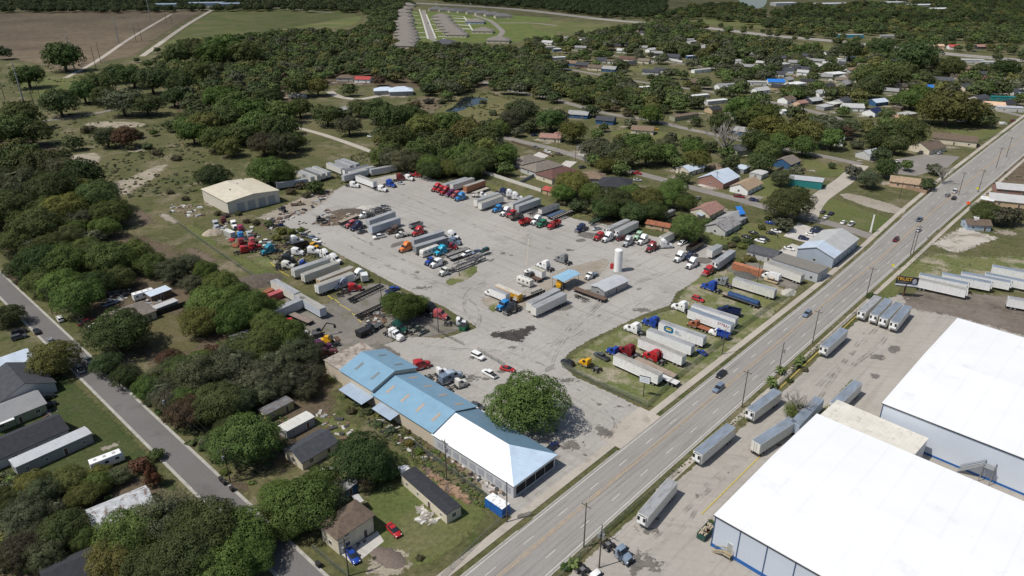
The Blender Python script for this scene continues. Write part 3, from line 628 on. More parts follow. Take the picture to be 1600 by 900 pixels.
def flat_trailer(L,mat_='wood_deck',z=1.35):
    k = Kit(); h = L/2
    k.part('deck',MB().box(-1.28,1.28,-h,h,z-.1,z).mesh('deck',mat_),'deck')
    b = MB(); b.box(-1.31,-1.26,-h,h,z-.22,z+.02); b.box(1.26,1.31,-h,h,z-.22,z+.02); b.box(-.5,-.36,-h,h,z-.55,z-.1); b.box(.36,.5,-h,h,z-.55,z-.1)
    for i in range(int(L/1.5)): b.box(-1.26,1.26,-h+1.5*i,-h+1.5*i+.08,z-.28,z-.1)
    b.box(-1.28,1.28,-h-.03,-h+.04,.5,z-.02); b.box(-1.28,1.28,h-.04,h+.02,z-.3,z+.12); k.part('frame',b.mesh('frame','black_frame'))
    for sg in (-1,1): k.part('landing_leg',blob('landing_leg','black_frame',(*sorted((sg*.6,sg*.74)),h-3.2,h-3.0,0,z-.2)))
    add_wheels(k,.5,.6,.93,(-h+1.3,-h+2.6)); return k
K['flat48'] = flat_trailer(14.6); K['flat40'] = flat_trailer(12.2); K['flat28'] = flat_trailer(8.5)
def skeleton_trailer(L,ribs=9,rails=0.):
    k = Kit(); h = L/2; b = MB(); b.box(-.62,-.44,-h,h,.95,1.25); b.box(.44,.62,-h,h,.95,1.25)
    for i in range(ribs+1): y = -h+.1+(L-.2)*i/ribs; b.box(-1.22,1.22,y-.1,y+.1,1.05,1.3)
    if rails:
        for sg in (-1,1): b.box(*sorted((sg*1.14,sg*1.24)),-h,h,1.0,1.3+rails)
    k.part('frame',b.mesh('frame','black_frame'))
    for sg in (-1,1): k.part('landing_leg',blob('landing_leg','black_frame',(*sorted((sg*.5,sg*.64)),h-2.6,h-2.45,0,1.)))
    add_wheels(k,.5,.6,.93,(-h+1.2,-h+2.5)); return k
K['skeleton'] = skeleton_trailer(13.); K['skeleton_short'] = skeleton_trailer(9.,6); K['skeleton_long'] = skeleton_trailer(16,12,.15)
def tarp_trailer():
    k = flat_trailer(14.6)
    b = MB(); b.loft([ring(-7.0+i*.9,1.15,1.36,2.55+.12*math.sin(i*2.1),1.0,.3,4) for i in range(14)])
    k.part('tarpaulin',b.mesh('tarpaulin','plain_coat',smooth=30),'tarp'); return k
K['tarp_flat'] = tarp_trailer()
def rib_trailer(): # open dark trailer with cross hoops
    k = skeleton_trailer(15,10)
    b = MB(); b.box(-1.2,-1.08,-7.4,7.4,1.3,1.95); b.box(1.08,1.2,-7.4,7.4,1.3,1.95)
    k.part('side_rail',b.mesh('side_rail','black_frame'))
    for i in range(9): k.part('hoop',MB().box(-1.2,1.2,-6.8+i*1.7,-6.4+i*1.7,1.96,2.12).mesh('hoop','plain_coat'),'hoop')
    return k
K['rib_trailer'] = rib_trailer()
def open_box(name,x,y0,y1,z0,z1,m,t=.08,inner='rust'):
    b = MB(); b.box(-x,x,y0,y1,z0,z0+.1,1); b.box(-x,-x+t,y0,y1,z0,z1); b.box(x-t,x,y0,y1,z0,z1); b.box(-x+t,x-t,y0,y0+t,z0,z1); b.box(-x+t,x-t,y1-t,y1,z0,z1)
    for i in range(5):
        y = y0+.2+(y1-y0-.4)*i/4
        for sg in (-1,1): b.box(*sorted((sg*(x-.01),sg*(x+.06))),y-.05,y+.05,z0,z1-.05)
    return b.mesh(name,m,inner)
def dump_trailer(L=11.5,zt=3.0):
    k = Kit(); h = L/2
    k.part('tub',open_box('tub',1.25,-h,h,1.15,zt,'vehicle_paint'),'body'); k.part('frame',blob('frame','black_frame',(-.5,-.35,-h,h,.75,1.13),(.35,.5,-h,h,.75,1.13)))
    for sg in (-1,1): k.part('landing_leg',blob('landing_leg','black_frame',(*sorted((sg*.6,sg*.74)),h-2.6,h-2.4,0,1.1)))
    add_wheels(k,.5,.6,.93,(-h+1.2,-h+2.5)); return k
K['dump_trailer'] = dump_trailer(); K['dump_trailer_short'] = dump_trailer(6.5,2.4)
def end_dump(): # tall dump trailer with a dark tarp
    k = dump_trailer(12.5,3.3)
    k.part('tarpaulin',MB().box(-1.2,1.2,-6.2,6.2,3.31,3.42,top=.15).mesh('tarpaulin','plain_coat'),'tarp'); return k
K['end_dump'] = end_dump()
def dump_truck():
    k = Kit(); b = MB()
    b.loft([ring(4.0,.95,.55,1.3,.85),ring(3.8,1.08,.5,1.75,.86),ring(2.7,1.15,.5,1.98,.96),ring(2.3,1.18,.5,2.08,1.02)]); b.loft([ring(2.28,1.18,.55,2.1,1.05),ring(1.75,1.2,.55,2.85,1.03),ring(.75,1.2,.55,2.92,1.06),ring(.65,1.2,.6,2.85,1.06)])
    k.part('cab',b.mesh('cab','vehicle_paint',smooth=40),'body')
    k.part('windscreen',MB().box(-.9,.9,1.78,2.2,2.12,2.76,topy=.0,top=.03).mesh('windscreen','glass'))
    for sg in (-1,1): k.part('side_window',blob('side_window','glass',(*sorted((sg*1.12,sg*1.225)),.95,1.6,2.1,2.7)))
    d = open_box('dump_bed',1.22,-4.0,.35,1.25,2.75,'vehicle_paint',.1,'rust'); k.part('dump_bed',d,'bed')
    k.part('cab_shield',MB().box(-1.2,1.2,.36,1.1,2.98,3.06).mesh('cab_shield','vehicle_paint'),'bed')
    k.part('chassis',blob('chassis','black_frame',(-.46,-.34,-3.8,3.6,.72,1.2),(.34,.46,-3.8,3.6,.72,1.2))); k.part('bumper',blob('bumper','chrome',(-1.15,1.15,3.85,4.1,.4,.75))); k.part('grille',blob('grille','grille',(-.6,.6,3.8,4.04,.85,1.5)))
    add_wheels(k,.52,.32,1.02,(2.8,)); add_wheels(k,.52,.6,.92,(-1.2,-2.5)); return k
K['dump_truck'] = dump_truck()
def box_truck(Lb=6.5,zt=3.6):
    k = Kit(); h = Lb/2; b = MB(); yb = h+.2
    b.loft([ring(yb+2.9,.85,.5,1.2,.75),ring(yb+2.7,1.0,.45,1.45,.8),ring(yb+1.8,1.05,.45,1.65,.9),ring(yb+1.2,1.08,.45,2.4,.86),ring(yb+.1,1.08,.5,2.5,.92)])
    k.part('cab',b.mesh('cab','vehicle_paint',smooth=40),'body'); k.part('windscreen',MB().loft([[(-.85,yb+1.84,1.7),(.85,yb+1.84,1.7),(.85,yb+1.78,1.68),(-.85,yb+1.78,1.68)],[(-.8,yb+1.28,2.36),(.8,yb+1.28,2.36),(.8,yb+1.22,2.34),(-.8,yb+1.22,2.34)]]).mesh('windscreen','glass'))
    for sg in (-1,1): k.part('side_window',blob('side_window','glass',(*sorted((sg*.95,sg*1.1)),yb+.4,yb+1.2,1.65,2.25)))
    k.part('cargo_box',MB().box(-1.22,1.22,-h,h,.95,zt,top=.02).mesh('cargo_box','trailer_side'),'box'); k.part('roof',MB().box(-1.2,1.2,-h+.02,h-.02,zt+.003,zt+.03).mesh('roof','trailer_roof'),'roof')
    k.part('chassis',blob('chassis','black_frame',(-.5,.5,-h,yb+2.4,.55,.92),(-1.1,1.1,-h-.1,-h+.05,.45,.6),(-1.,1.,yb+2.75,yb+3.,.4,.65)))
    add_wheels(k,.42,.28,.95,(yb+2.0,)); add_wheels(k,.42,.5,.86,(-h+1.6,)); return k
K['box_truck'] = box_truck(); K['box_truck_long'] = box_truck(8.2,3.7); K['box_truck_short'] = box_truck(4.4,3.1)
def bus_like(L,h,w=1.2,nose=.5):
    k = Kit(); e = L/2; b = MB(); b.loft([ring(-e,w*.97,.45,h-.05,w*.93,.18),ring(-e+.15,w,.4,h,w*.97,.18),ring(e-nose,w,.4,h,w*.97,.18),ring(e-.12,w*.98,.4,h-.45,w*.9,.2),ring(e,w*.92,.45,h-1.2,w*.85,.2)])
    k.part('body',b.mesh('body','vehicle_paint',smooth=40),'body'); k.part('windscreen',MB().loft([[(-w*.86,e+.02,1.45),(w*.86,e+.02,1.45),(w*.86,e-.05,1.43),(-w*.86,e-.05,1.43)],[(-w*.84,e-.16,h-.55),(w*.84,e-.16,h-.55),(w*.84,e-.22,h-.57),(-w*.84,e-.22,h-.57)]]).mesh('windscreen','glass'))
    for sg in (-1,1):
        for y in np.linspace(-e+1.2,e-1.6,max(2,int(L/2.2))): k.part('side_window',blob('side_window','glass',(*sorted((sg*(w-.04),sg*(w+.015))),y-.42,y+.42,h*.52,h*.74)))
    for y in np.linspace(-e+1.3,e-2.,3): k.part('roof_vent',MB().box(-.35,.35,y-.35,y+.35,h,h+.16,top=.05).mesh('roof_vent','plain_coat'),(.45,.45,.43))
    add_wheels(k,.42,.3,w-.17,(e-1.4,-e+2.0)); return k
K['motorhome'] = bus_like(9.2,3.2); K['step_van'] = bus_like(7.,3.0,1.15); K['camper'] = bus_like(7.5,2.9,1.2)
def car(kind):
    k = Kit(); g = MB(); b = MB(); rf = MB()
    if kind == 'sedan':
        L = 4.7; b.loft([ring(-2.35,.78,.38,.82,.7,.1),ring(-2.25,.86,.28,.98,.78,.12),ring(-1.5,.9,.22,1.02,.84),ring(-.9,.91,.2,.98,.86),ring(.9,.91,.2,.98,.86),ring(1.3,.9,.2,.93,.82),ring(2.1,.85,.25,.76,.74),ring(2.33,.74,.34,.64,.62,.1)])
        g.loft([ring(-1.62,.8,.9,1.0,.76,.05),ring(-.95,.8,.9,1.36,.62,.08),ring(.1,.8,.9,1.42,.64,.08),ring(1.18,.82,.88,1.0,.78,.05)]); rf.box(-.61,.61,-.92,.22,1.36,1.455,top=.05)
        ax = (1.42,-1.38); r = .33
    elif kind == 'suv':
        L = 4.7; b.loft([ring(-2.35,.85,.4,1.02,.8,.1),ring(-2.25,.92,.3,1.08,.86),ring(-.8,.95,.25,1.08,.88),ring(.95,.95,.25,1.08,.88),ring(2.05,.9,.3,.96,.8),ring(2.34,.8,.4,.8,.68,.1)])
        g.loft([ring(-2.28,.84,1.0,1.1,.8,.05),ring(-2.0,.84,1.0,1.62,.7,.1),ring(.2,.84,1.0,1.68,.7,.1),ring(1.1,.86,1.0,1.1,.8,.05)]); rf.box(-.7,.7,-2.02,.28,1.62,1.72,top=.06)
        ax = (1.42,-1.42); r = .38
    elif kind == 'pickup':
        L = 5.7; b.loft([ring(-2.85,.92,.5,1.05,.92,.05),ring(-1.0,.95,.35,1.08,.93,.05),ring(1.5,.96,.35,1.1,.9),ring(2.6,.92,.38,1.04,.84),ring(2.84,.84,.48,.88,.74,.1)])
        g.loft([ring(-.95,.86,1.02,1.15,.84,.05),ring(-.85,.86,1.02,1.76,.72,.1),ring(.75,.86,1.02,1.8,.72,.1),ring(1.55,.88,1.02,1.12,.82,.05)]); rf.box(-.72,.72,-.86,.82,1.74,1.84,top=.06)
        k.part('cargo_bed',MB().box(-.78,.78,-2.78,-1.08,1.085,1.1).mesh('cargo_bed','black_frame')); ax = (1.75,-1.7); r = .41
    elif kind == 'van':
        L = 5.4; b.loft([ring(-2.7,.92,.4,1.9,.86),ring(-2.6,.98,.32,2.02,.9),ring(1.2,.98,.3,2.02,.9),ring(1.95,.96,.3,1.2,.86),ring(2.55,.9,.32,1.0,.76),ring(2.7,.8,.42,.8,.66,.1)])
        g.loft([ring(1.22,.9,1.25,1.95,.84,.08),ring(2.0,.9,1.1,1.2,.84,.04)]); g.box(-.995,.995,.3,1.1,1.25,1.75,top=.03); g.box(-.7,.7,-2.715,-2.6,1.25,1.75); ax = (1.75,-1.6); r = .38
    elif kind == 'jeep':
        L = 4.4; b.loft([ring(-2.1,.85,.5,1.12,.82,.06),ring(.9,.88,.45,1.15,.84,.06),ring(2.1,.82,.5,1.08,.74,.06)]); b.box(-.95,.95,1.0,2.0,.8,.92); b.box(-.95,.95,-1.8,-.8,.8,.92)
        g.loft([ring(-2.0,.8,1.1,1.78,.76,.06),ring(.7,.8,1.1,1.8,.74,.06),ring(1.0,.8,1.1,1.16,.78,.03)]); rf.box(-.78,.78,-2.02,.72,1.78,1.88,top=.05); ax = (1.45,-1.3); r = .42
    k.part('body',b.mesh('body','vehicle_paint',smooth=50),'body'); k.part('window',g.mesh('window','glass',smooth=50))
    if rf.v: k.part('roof',rf.mesh('roof','vehicle_paint'),'roof')
    f = L/2
    for sg in (-1,1):
        k.part('headlight',blob('headlight','lamp_white',(*sorted((sg*.5,sg*.78)),f-.26,f-.04,.62 if kind != 'pickup' else .8,.74 if kind != 'pickup' else .93))); k.part('tail_light',blob('tail_light','lamp_red',(*sorted((sg*.6,sg*.84)),-f-.01,-f+.12,.75,.92)))
    add_wheels(k,r,.22,.80,ax); return k
for q in ('sedan','suv','pickup','van','jeep'): K[q] = car(q)
def small_car(kind): # the same far away: body, windows, roof
    k = Kit(); k.p = [p for p in K[kind].p if p[0] in ('body','window','roof','wheel','cargo_bed')]; return k
def wrecker():
    k = Kit(); k.p = [p for p in K['daycab'].p if p[0] not in ('fifth_wheel',)]
    b = MB(); b.box(-1.2,1.2,-3.9,.1,1.0,1.25); b.box(-1.2,-.8,-2.8,0,1.25,1.75); b.box(.8,1.2,-2.8,0,1.25,1.75); k.part('tow_bed',b.mesh('tow_bed','faded_paint'),'bed')
    m = MB(); m.tube((0,-.6,1.3),(0,-3.9,2.7),.16,.11); m.box(-.3,.3,-1.1,-.3,1.25,2.1); k.part('boom',m.mesh('boom','bare_steel')); return k
K['wrecker'] = wrecker()
def flatbed_truck():
    k = Kit(); k.p = [p for p in K['daycab'].p if p[0] != 'fifth_wheel']; k.part('flat_bed',MB().box(-1.22,1.22,-4.2,.15,1.1,1.25).mesh('flat_bed','wood_deck'),'bed')
    b = MB(); b.box(-1.2,1.2,.16,.24,1.1,2.3); k.part('headboard',b.mesh('headboard','faded_paint'),'bed'); return k
K['flatbed_truck'] = flatbed_truck()
def car_carrier(L=17.):
    k = Kit(); h = L/2; b = MB()
    for sg in (-1,1):
        x = sg*1.2
        b.tube((x,-h,.9),(x,h,1.1),.09,n=6)
        for i in range(7): y = -h+.4+(L-.8)*i/6; b.tube((x,y,.9),(x,y,2.55 if i % 2 else 2.7),.075,n=6)
        for i in range(3): b.tube((x,-h+.5+i*5.4,2.6),(x,-h+5.+i*5.4,2.75),.08,n=6)
    k.part('frame',b.mesh('frame','black_frame'))
    for i in range(3):
        y = -h+.5+i*5.5; k.part('upper_ramp',MB().box(-1.0,-.45,y,y+4.8,2.62,2.72).box(.45,1.0,y,y+4.8,2.62,2.72).mesh('upper_ramp','bare_steel'))
    k.part('lower_ramp',MB().box(-1.1,-.4,-h,h,.85,.95).box(.4,1.1,-h,h,.85,.95).mesh('lower_ramp','bare_steel'))
    add_wheels(k,.45,.5,.95,(-h+3,-h+4.2)); return k
K['car_carrier'] = car_carrier(); K['car_carrier_short'] = car_carrier(11.)
def container(L=12.2):
    k = Kit(); h = L/2; b = MB(); b.box(-1.22,1.22,-h,h,.05,2.6)
    n = int(L/.28)
    for i in range(0,n,1):
        y = -h+.2+(L-.4)*i/(n-1)
        for sg in (-1,1): b.box(*sorted((sg*1.2,sg*1.25)),y-.07,y+.07,.2,2.5)
    k.part('shell',b.mesh('shell','faded_paint'),'body'); k.part('roof',MB().box(-1.2,1.2,-h+.02,h-.02,2.605,2.63).mesh('roof','faded_paint'),'roof')
    for sg in (-1,1): k.part('door',blob('door','faded_paint',(*sorted((sg*.02,sg*1.15)),-h-.06,-h-.01,.2,2.5)),'body')
    return k
K['container'] = container(); K['container_short'] = container(6.1)
def dead_cab(): # a stripped sleeper cab standing on its frame
    k = Kit(); k.p = [p for p in K['midroof'].p if p[0] in ('cab','windscreen','side_window','chassis','grille')]; add_wheels(k,.52,.32,1.04,(2.75,)); add_wheels(k,.52,.6,.92,(-2.5,)); return k
K['dead_cab'] = dead_cab()
def sleeper_shell():
    k = Kit(); b = MB(); b.loft([ring(-1.2,1.2,.5,2.6,1.1,.15),ring(-1.1,1.24,.45,2.75,1.14,.15),ring(.5,1.24,.45,2.6,1.05,.15),ring(1.2,1.2,.45,1.7,1.0,.15)]); k.part('shell',b.mesh('shell','faded_paint',smooth=40),'body')
    k.part('windscreen',MB().box(-.9,.9,.72,1.0,1.75,2.3,top=.0).mesh('windscreen','glass')); k.part('frame',blob('frame','black_frame',(-.5,.5,-2.6,1.4,.2,.45),(-1.1,1.1,-2.4,-1.9,.0,.5))); return k
K['sleeper_shell'] = sleeper_shell()
def hood_shell():
    k = Kit(); b = MB(); b.loft([ring(-.9,1.0,.05,1.0,.8,.15),ring(.6,1.05,.05,.9,.8,.15),ring(1.1,.9,.1,.55,.7,.1)]); k.part('shell',b.mesh('shell','faded_paint',smooth=40),'body'); k.part('grille',blob('grille','grille',(-.5,.5,1.02,1.13,.15,.5))); return k
K['hood_shell'] = hood_shell()
def hauler_spare(): # bare chassis with axles
    k = Kit(); k.part('frame',blob('frame','black_frame',(-.46,-.34,-2.6,2.6,.7,.95),(.34,.46,-2.6,2.6,.7,.95),(-.36,.36,2.0,2.2,.7,.95),(-.36,.36,-2.4,-2.2,.7,.95),(-.5,.5,1.,2.,.95,1.3)))
    add_wheels(k,.52,.6,.92,(-1.9,-.6)); return k
K['bare_chassis'] = hauler_spare()
def excavator():
    k = Kit(); k.part('track',blob('track','black_frame',(-1.3,-.75,-1.8,1.8,0,.8))); k.part('track',blob('track','black_frame',(.75,1.3,-1.8,1.8,0,.8)))
    k.part('body',MB().box(-1.2,1.2,-1.9,.9,.95,2.0,top=.1).mesh('body','faded_paint'),'body'); k.part('cab',MB().box(-1.1,-.1,-.2,1.2,2.0,2.9,top=.08).mesh('cab','glass'))
    k.part('boom',MB().tube((.2,.8,1.7),(.2,3.2,4.6),.25,.2,6).tube((.2,3.2,4.6),(.2,5.6,3.4),.2,.14,6).mesh('boom','black_frame')); k.part('bucket',MB().box(-.3,.7,5.4,6.1,2.2,3.3,top=.12).mesh('bucket','black_frame')); return k
K['excavator'] = excavator()
def loader():
    k = Kit(); k.part('body',MB().box(-.8,.8,-1.8,1.2,.7,1.6,top=.12).mesh('body','vehicle_paint'),'body'); k.part('cab',MB().box(-.65,.65,-.6,.7,1.6,2.6,top=.1).mesh('cab','vehicle_paint'),'body'); k.part('bucket',MB().box(-1.1,1.1,2.0,2.9,.1,.9,top=.15).mesh('bucket','black_frame')); k.part('arm',MB().tube((.7,.8,1.2),(.7,2.2,.6),.12).tube((-.7,.8,1.2),(-.7,2.2,.6),.12).mesh('arm','black_frame'))
    add_wheels(k,.6,.4,.95,(-1.1,1.0)); return k
K['loader'] = loader()
def dumpster(L=2.2,w=1.6,h=1.5):
    k = Kit(); k.part('bin',MB().box(-w/2,w/2,-L/2,L/2,.1,h,top=-.15).mesh('bin','faded_paint'),'body'); k.part('lid',MB().box(-w/2-.17,w/2+.17,-L/2-.17,L/2+.17,h,h+.06).mesh('lid','black_frame')); return k
K['dumpster'] = dumpster()
def skip():
    k = Kit(); k.part('bin',open_box('bin',1.2,-3.2,3.2,.1,1.9,'faded_paint',.1),'body')
    rng = random.Random(4); b = MB()
    for _ in range(46):
        x,y,z,s = rng.uniform(-.9,.9),rng.uniform(-2.8,2.8),rng.uniform(1.2,1.7),rng.uniform(.25,.5); b.box(x-s/2,x+s/2,y-s*.7,y+s*.7,z,z+s*.7,top=rng.uniform(0,.15))
    k.part('rubbish',b.mesh('rubbish','brown_timber'),(.42,.36,.27)); return k
K['skip'] = skip()

FLEET = dict(aero='semi_truck',midroof='semi_truck',classic='semi_truck',daycab='semi_truck',van53='box_trailer',van48='box_trailer',van40='box_trailer',van28='box_trailer',reefer='refrigerated_trailer',reefer48='refrigerated_trailer',
             flat48='flatbed_trailer',flat40='flatbed_trailer',flat28='flatbed_trailer',skeleton='chassis_trailer',skeleton_short='chassis_trailer',skeleton_long='lowboy_trailer',tarp_flat='flatbed_trailer',rib_trailer='ribbed_trailer',
             dump_trailer='dump_trailer',dump_trailer_short='dump_trailer',end_dump='dump_trailer',box_truck_long='box_truck',box_truck_short='box_truck',sedan='sedan_car',suv='sport_utility_car',pickup='pickup_truck',van='panel_van',jeep='off_road_car',
             wrecker='tow_truck',car_carrier_short='car_carrier',container='shipping_container',container_short='shipping_container',dead_cab='junked_truck',sleeper_shell='truck_cab_shell',hood_shell='truck_hood',bare_chassis='truck_chassis')
CATS = dict(semi_truck='semi truck',box_trailer='semi trailer',refrigerated_trailer='semi trailer',flatbed_trailer='flatbed trailer',chassis_trailer='chassis trailer',lowboy_trailer='lowboy trailer',ribbed_trailer='flatbed trailer',dump_trailer='dump trailer',box_truck='box truck',
            sedan_car='car',sport_utility_car='car',off_road_car='car',pickup_truck='pickup truck',panel_van='van',tow_truck='tow truck',car_carrier='car carrier',shipping_container='container',junked_truck='junked truck',truck_cab_shell='truck cab',truck_hood='truck hood',truck_chassis='truck chassis',
            flatbed_truck='flatbed truck',motorhome='motorhome',step_van='step van',camper='camper',dump_truck='dump truck',excavator='excavator',loader='loader',dumpster='dumpster',skip='skip')
ZREF = dict(semi_truck=1.6,box_trailer=4.1,refrigerated_trailer=4.1,dump_truck=1.6,box_truck=2.,sedan_car=.7,sport_utility_car=.8,pickup_truck=.9,panel_van=1.,flatbed_trailer=1.35,ribbed_trailer=1.5,dump_trailer=2.8,tow_truck=1.4,motorhome=1.7,step_van=1.6,junked_truck=1.5,shipping_container=2.6,car_carrier=1.6,truck_cab_shell=1.5)
COL = dict(white=(.80,.80,.79),offwhite=(.66,.65,.60),silver=(.42,.44,.46),grey=(.22,.23,.24),dgrey=(.075,.08,.085),black=(.014,.015,.018),red=(.42,.02,.025),dred=(.20,.014,.022),maroon=(.10,.012,.02),magenta=(.30,.03,.085),pink=(.42,.09,.10),
           blue=(.012,.055,.32),navy=(.008,.018,.075),sky=(.025,.22,.52),teal=(.015,.21,.30),cyan=(.02,.38,.56),green=(.012,.16,.075),dgreen=(.015,.07,.055),lgreen=(.36,.55,.38),orange=(.72,.20,.045),rust=(.30,.10,.05),terra=(.42,.17,.09),yellow=(.68,.36,.015),tan=(.5,.38,.24),brown=(.10,.06,.045),bluegrey=(.16,.21,.29),purple=(.12,.02,.09),lblue=(.36,.43,.52),roofgrey=(.40,.41,.42),roofblue=(.27,.32,.39),rooftan=(.42,.40,.36),roofdark=(.16,.165,.175))
cc = lambda c: COL[c] if isinstance(c,str) else c
OCC = [] # footprints that keep trees away
def V(kit,px,py,az,body,label,group=None,roof=None,z=None,q=None,s=1.,box=None,**kw):
    """vehicle of a kind at a survey pixel (its middle at the kind's reference height); two pixels give its direction"""
    nm = FLEET.get(kit,kit); zr = ZREF.get(nm,1.) if z is None else z
    p = G(px,py,zr)
    if q is not None:
        p2 = G(q[0],q[1],zr); d = p2-p; az = math.degrees(math.atan2(-d.x,-d.y)) if az is None else az; p = (p+p2)/2
    cols = dict(body=cc(body),roof=cc(roof) if roof else cc(body),deck=cc(kw.get('deck',(.30,.25,.20))),bed=cc(kw.get('bed',body)),tarp=cc(kw.get('tarp','navy')),box=cc(box) if box else cc(body),hoop=cc(kw.get('hoop',(.06,.12,.07))))
    p.z = .07 if kw.get('lift') is None else kw['lift']
    r = K[kit].spawn(nm,p,az,label,CATS.get(nm,nm.replace('_',' ')),group or GROUPS.get(nm),cols,s if s != 1. else None)
    OCC.append((p.x,p.y,4.)); return r
GROUPS = dict(semi_truck='semi trucks parked around the lots',box_trailer='box trailers parked around the lots',refrigerated_trailer='refrigerated trailers in the warehouse yard',flatbed_trailer='flatbed trailers in the truck lot',dump_truck='dump trucks in the truck lot',sedan_car='parked and moving cars',sport_utility_car='parked and moving cars',pickup_truck='pickup trucks',dump_trailer='dump trailers',truck_cab_shell='junked truck cabs on the grass',junked_truck='junked trucks')
plain('ink_pale',(.45,.52,.62),.5); plain('portrait_skin',(.36,.38,.42),.6); plain('portrait_suit',(.10,.13,.22),.6)
k = N('person_cloth'); inf = k.n('ShaderNodeObjectInfo'); sp = k.n('ShaderNodeSeparateXYZ'); k.l(k.n('ShaderNodeTexCoord').outputs['Object'],sp.inputs[0])
up_ = k.math('GREATER_THAN',sp.outputs[2],.95); hd_ = k.math('GREATER_THAN',sp.outputs[2],1.5)
k.l(k.mix(hd_,k.mix(up_,(.02,.022,.03),inf.outputs['Color']),(.25,.15,.1)),k.b.inputs['Base Color']); k.b.inputs['Roughness'].default_value = .8
# ------------------------------------------------------------------ buildings
def win_mesh(w,h):
    b = MB(); b.box(-w/2,w/2,0,.05,0,h,0); b.box(-w/2+.09,w/2-.09,.05,.065,.09,h-.09,1); b.box(-.03,.03,.066,.08,.09,h-.09,0); return b.mesh('window','white_trim','glass')
WM = {'n': win_mesh(1.2,1.2),'w': win_mesh(1.9,1.3),'s': win_mesh(.8,.9)}
DM = {}
def door_mesh(w,h,m):
    if (w,h,m) not in DM:
        b = MB(); b.box(-w/2,w/2,0,.06,0,h,0); b.box(-w/2+.1,w/2-.1,.06,.09,.05,h-.1,1); DM[w,h,m] = b.mesh('door','white_trim',m)
    return DM[w,h,m]
def gable_walls(b,l,w,h,rise,zb=0.): # ridge along y
    for sg in (-1,1): b.add([(-w/2,sg*l/2,zb),(w/2,sg*l/2,zb),(w/2,sg*l/2,h),(0,sg*l/2,h+rise),(-w/2,sg*l/2,h)],[(0,1,2,3,4)])
    for sg in (-1,1): b.add([(sg*w/2,-l/2,zb),(sg*w/2,l/2,zb),(sg*w/2,l/2,h),(sg*w/2,-l/2,h)],[(0,1,2,3)])
def gable_roof(b,l,w,h,rise,ov=.45,t=.14,lift=.01):
    sl = rise/(w/2)
    for sg in (-1,1):
        x1 = sg*(w/2+ov); z1 = h-ov*sl+lift; z0 = h+rise+lift; y = l/2+ov*.8
        b.add([(0,-y,z0),(x1,-y,z1),(x1,y,z1),(0,y,z0),(0,-y,z0+t),(x1,-y,z1+t),(x1,y,z1+t),(0,y,z0+t)],[(0,1,2,3),(4,5,6,7),(0,1,5,4),(1,2,6,5),(2,3,7,6),(3,0,4,7)])
def hip_roof(b,l,w,h,rise,ov=.5,t=.15,lift=.01):
    x = w/2+ov; y = l/2+ov; r = max(.05,l/2-w/2*.95)
    v = [(-x,-y,h+lift),(x,-y,h+lift),(x,y,h+lift),(-x,y,h+lift),(-x,-y,h+t),(x,-y,h+t),(x,y,h+t),(-x,y,h+t),(0,-r,h+rise+t),(0,r,h+rise+t)]
    b.add(v,[(0,1,2,3),(0,1,5,4),(1,2,6,5),(2,3,7,6),(3,0,4,7),(4,5,8),(6,7,9),(5,6,9,8),(7,4,8,9)])
HPX = []
def house(px,py,az,l,w,h,kind,rm,rc,wc,label,name='house',cat=None,group=None,wins=True,door=True,zc=None,near=None,world=None,rise=None,wallmat='siding'):
    rise = (w*.22 if kind in ('gable','hip') else .25) if rise is None else rise
    p = Vector(world) if world else G(px,py,h+rise*.5 if zc is None else zc); p.z = 0
    az = az if az is not None else 43
    hq = proj((p.x,p.y,h)); HPX.append((hq[0],hq[1],max(l,w)*FOC/math.hypot(math.hypot(p.x,p.y),CAMH)))
    r = root(name,p,az,label,cat or name.replace('_',' '),group)
    OCC.append((p.x,p.y,max(l,w)*.55)); rc = cc(rc); wc = cc(wc)
    b = MB()
    if kind in ('gable','mobile','arch'):
        gable_walls(b,l,w,h,rise)
    else: b.box(-w/2,w/2,-l/2,l/2,0,h)
    wall = obj('wall',b.mesh('wall',wallmat),r,color=wc)
    q = MB(); ov = .45 if kind in ('gable','hip') else .15
    if kind in ('gable','mobile'): gable_roof(q,l,w,h,rise,ov)
    elif kind == 'hip': hip_roof(q,l,w,h,rise)
    elif kind == 'flat':
        q.add([(-w/2-.2,-l/2-.2,h+.01),(w/2+.2,-l/2-.2,h+.01),(w/2+.2,l/2+.2,h+rise),(-w/2-.2,l/2+.2,h+rise),(-w/2-.2,-l/2-.2,h+.16),(w/2+.2,-l/2-.2,h+.16),(w/2+.2,l/2+.2,h+rise+.15),(-w/2-.2,l/2+.2,h+rise+.15)],[(0,1,2,3),(4,5,6,7),(0,1,5,4),(1,2,6,5),(2,3,7,6),(3,0,4,7)])
    elif kind == 'arch':
        rg = [[(-(w/2+.2)*math.cos(math.pi*k/8),y,h+(rise+.3)*math.sin(math.pi*k/8)) for k in range(9)]+[(0,y,h+.02)] for y in (-l/2-.2,l/2+.2)]
        q.loft(rg)
    obj('roof',q.mesh('roof',rm),r,color=rc)
    dist = math.hypot(p.x,p.y)
    if wins:
        full = dist < 420
        n = max(1,int(l/(4.2 if full else 7)))
        for sg in (-1,1):
            for i in range(n):
                y = -l/2+l*(i+.5)/n
                if door and sg == 1 and i == n//2: obj('door',door_mesh(1.,2.05,'brown_coat'),r,(sg*w/2,y,.1),-sg*math.pi/2); continue
                obj('window',WM['n' if kind != 'mobile' else 's'] if h < 4.5 else WM['n'],r,(sg*w/2,y,.95 if h < 4.5 else 1.0),-sg*math.pi/2)
                if h > 4.5: obj('window',WM['n'],r,(sg*w/2,y,3.6),-sg*math.pi/2)
        if full:
            for sg in (-1,1): obj('window',WM['n'],r,(0,sg*l/2,1.),0 if sg > 0 else math.pi)
    return r
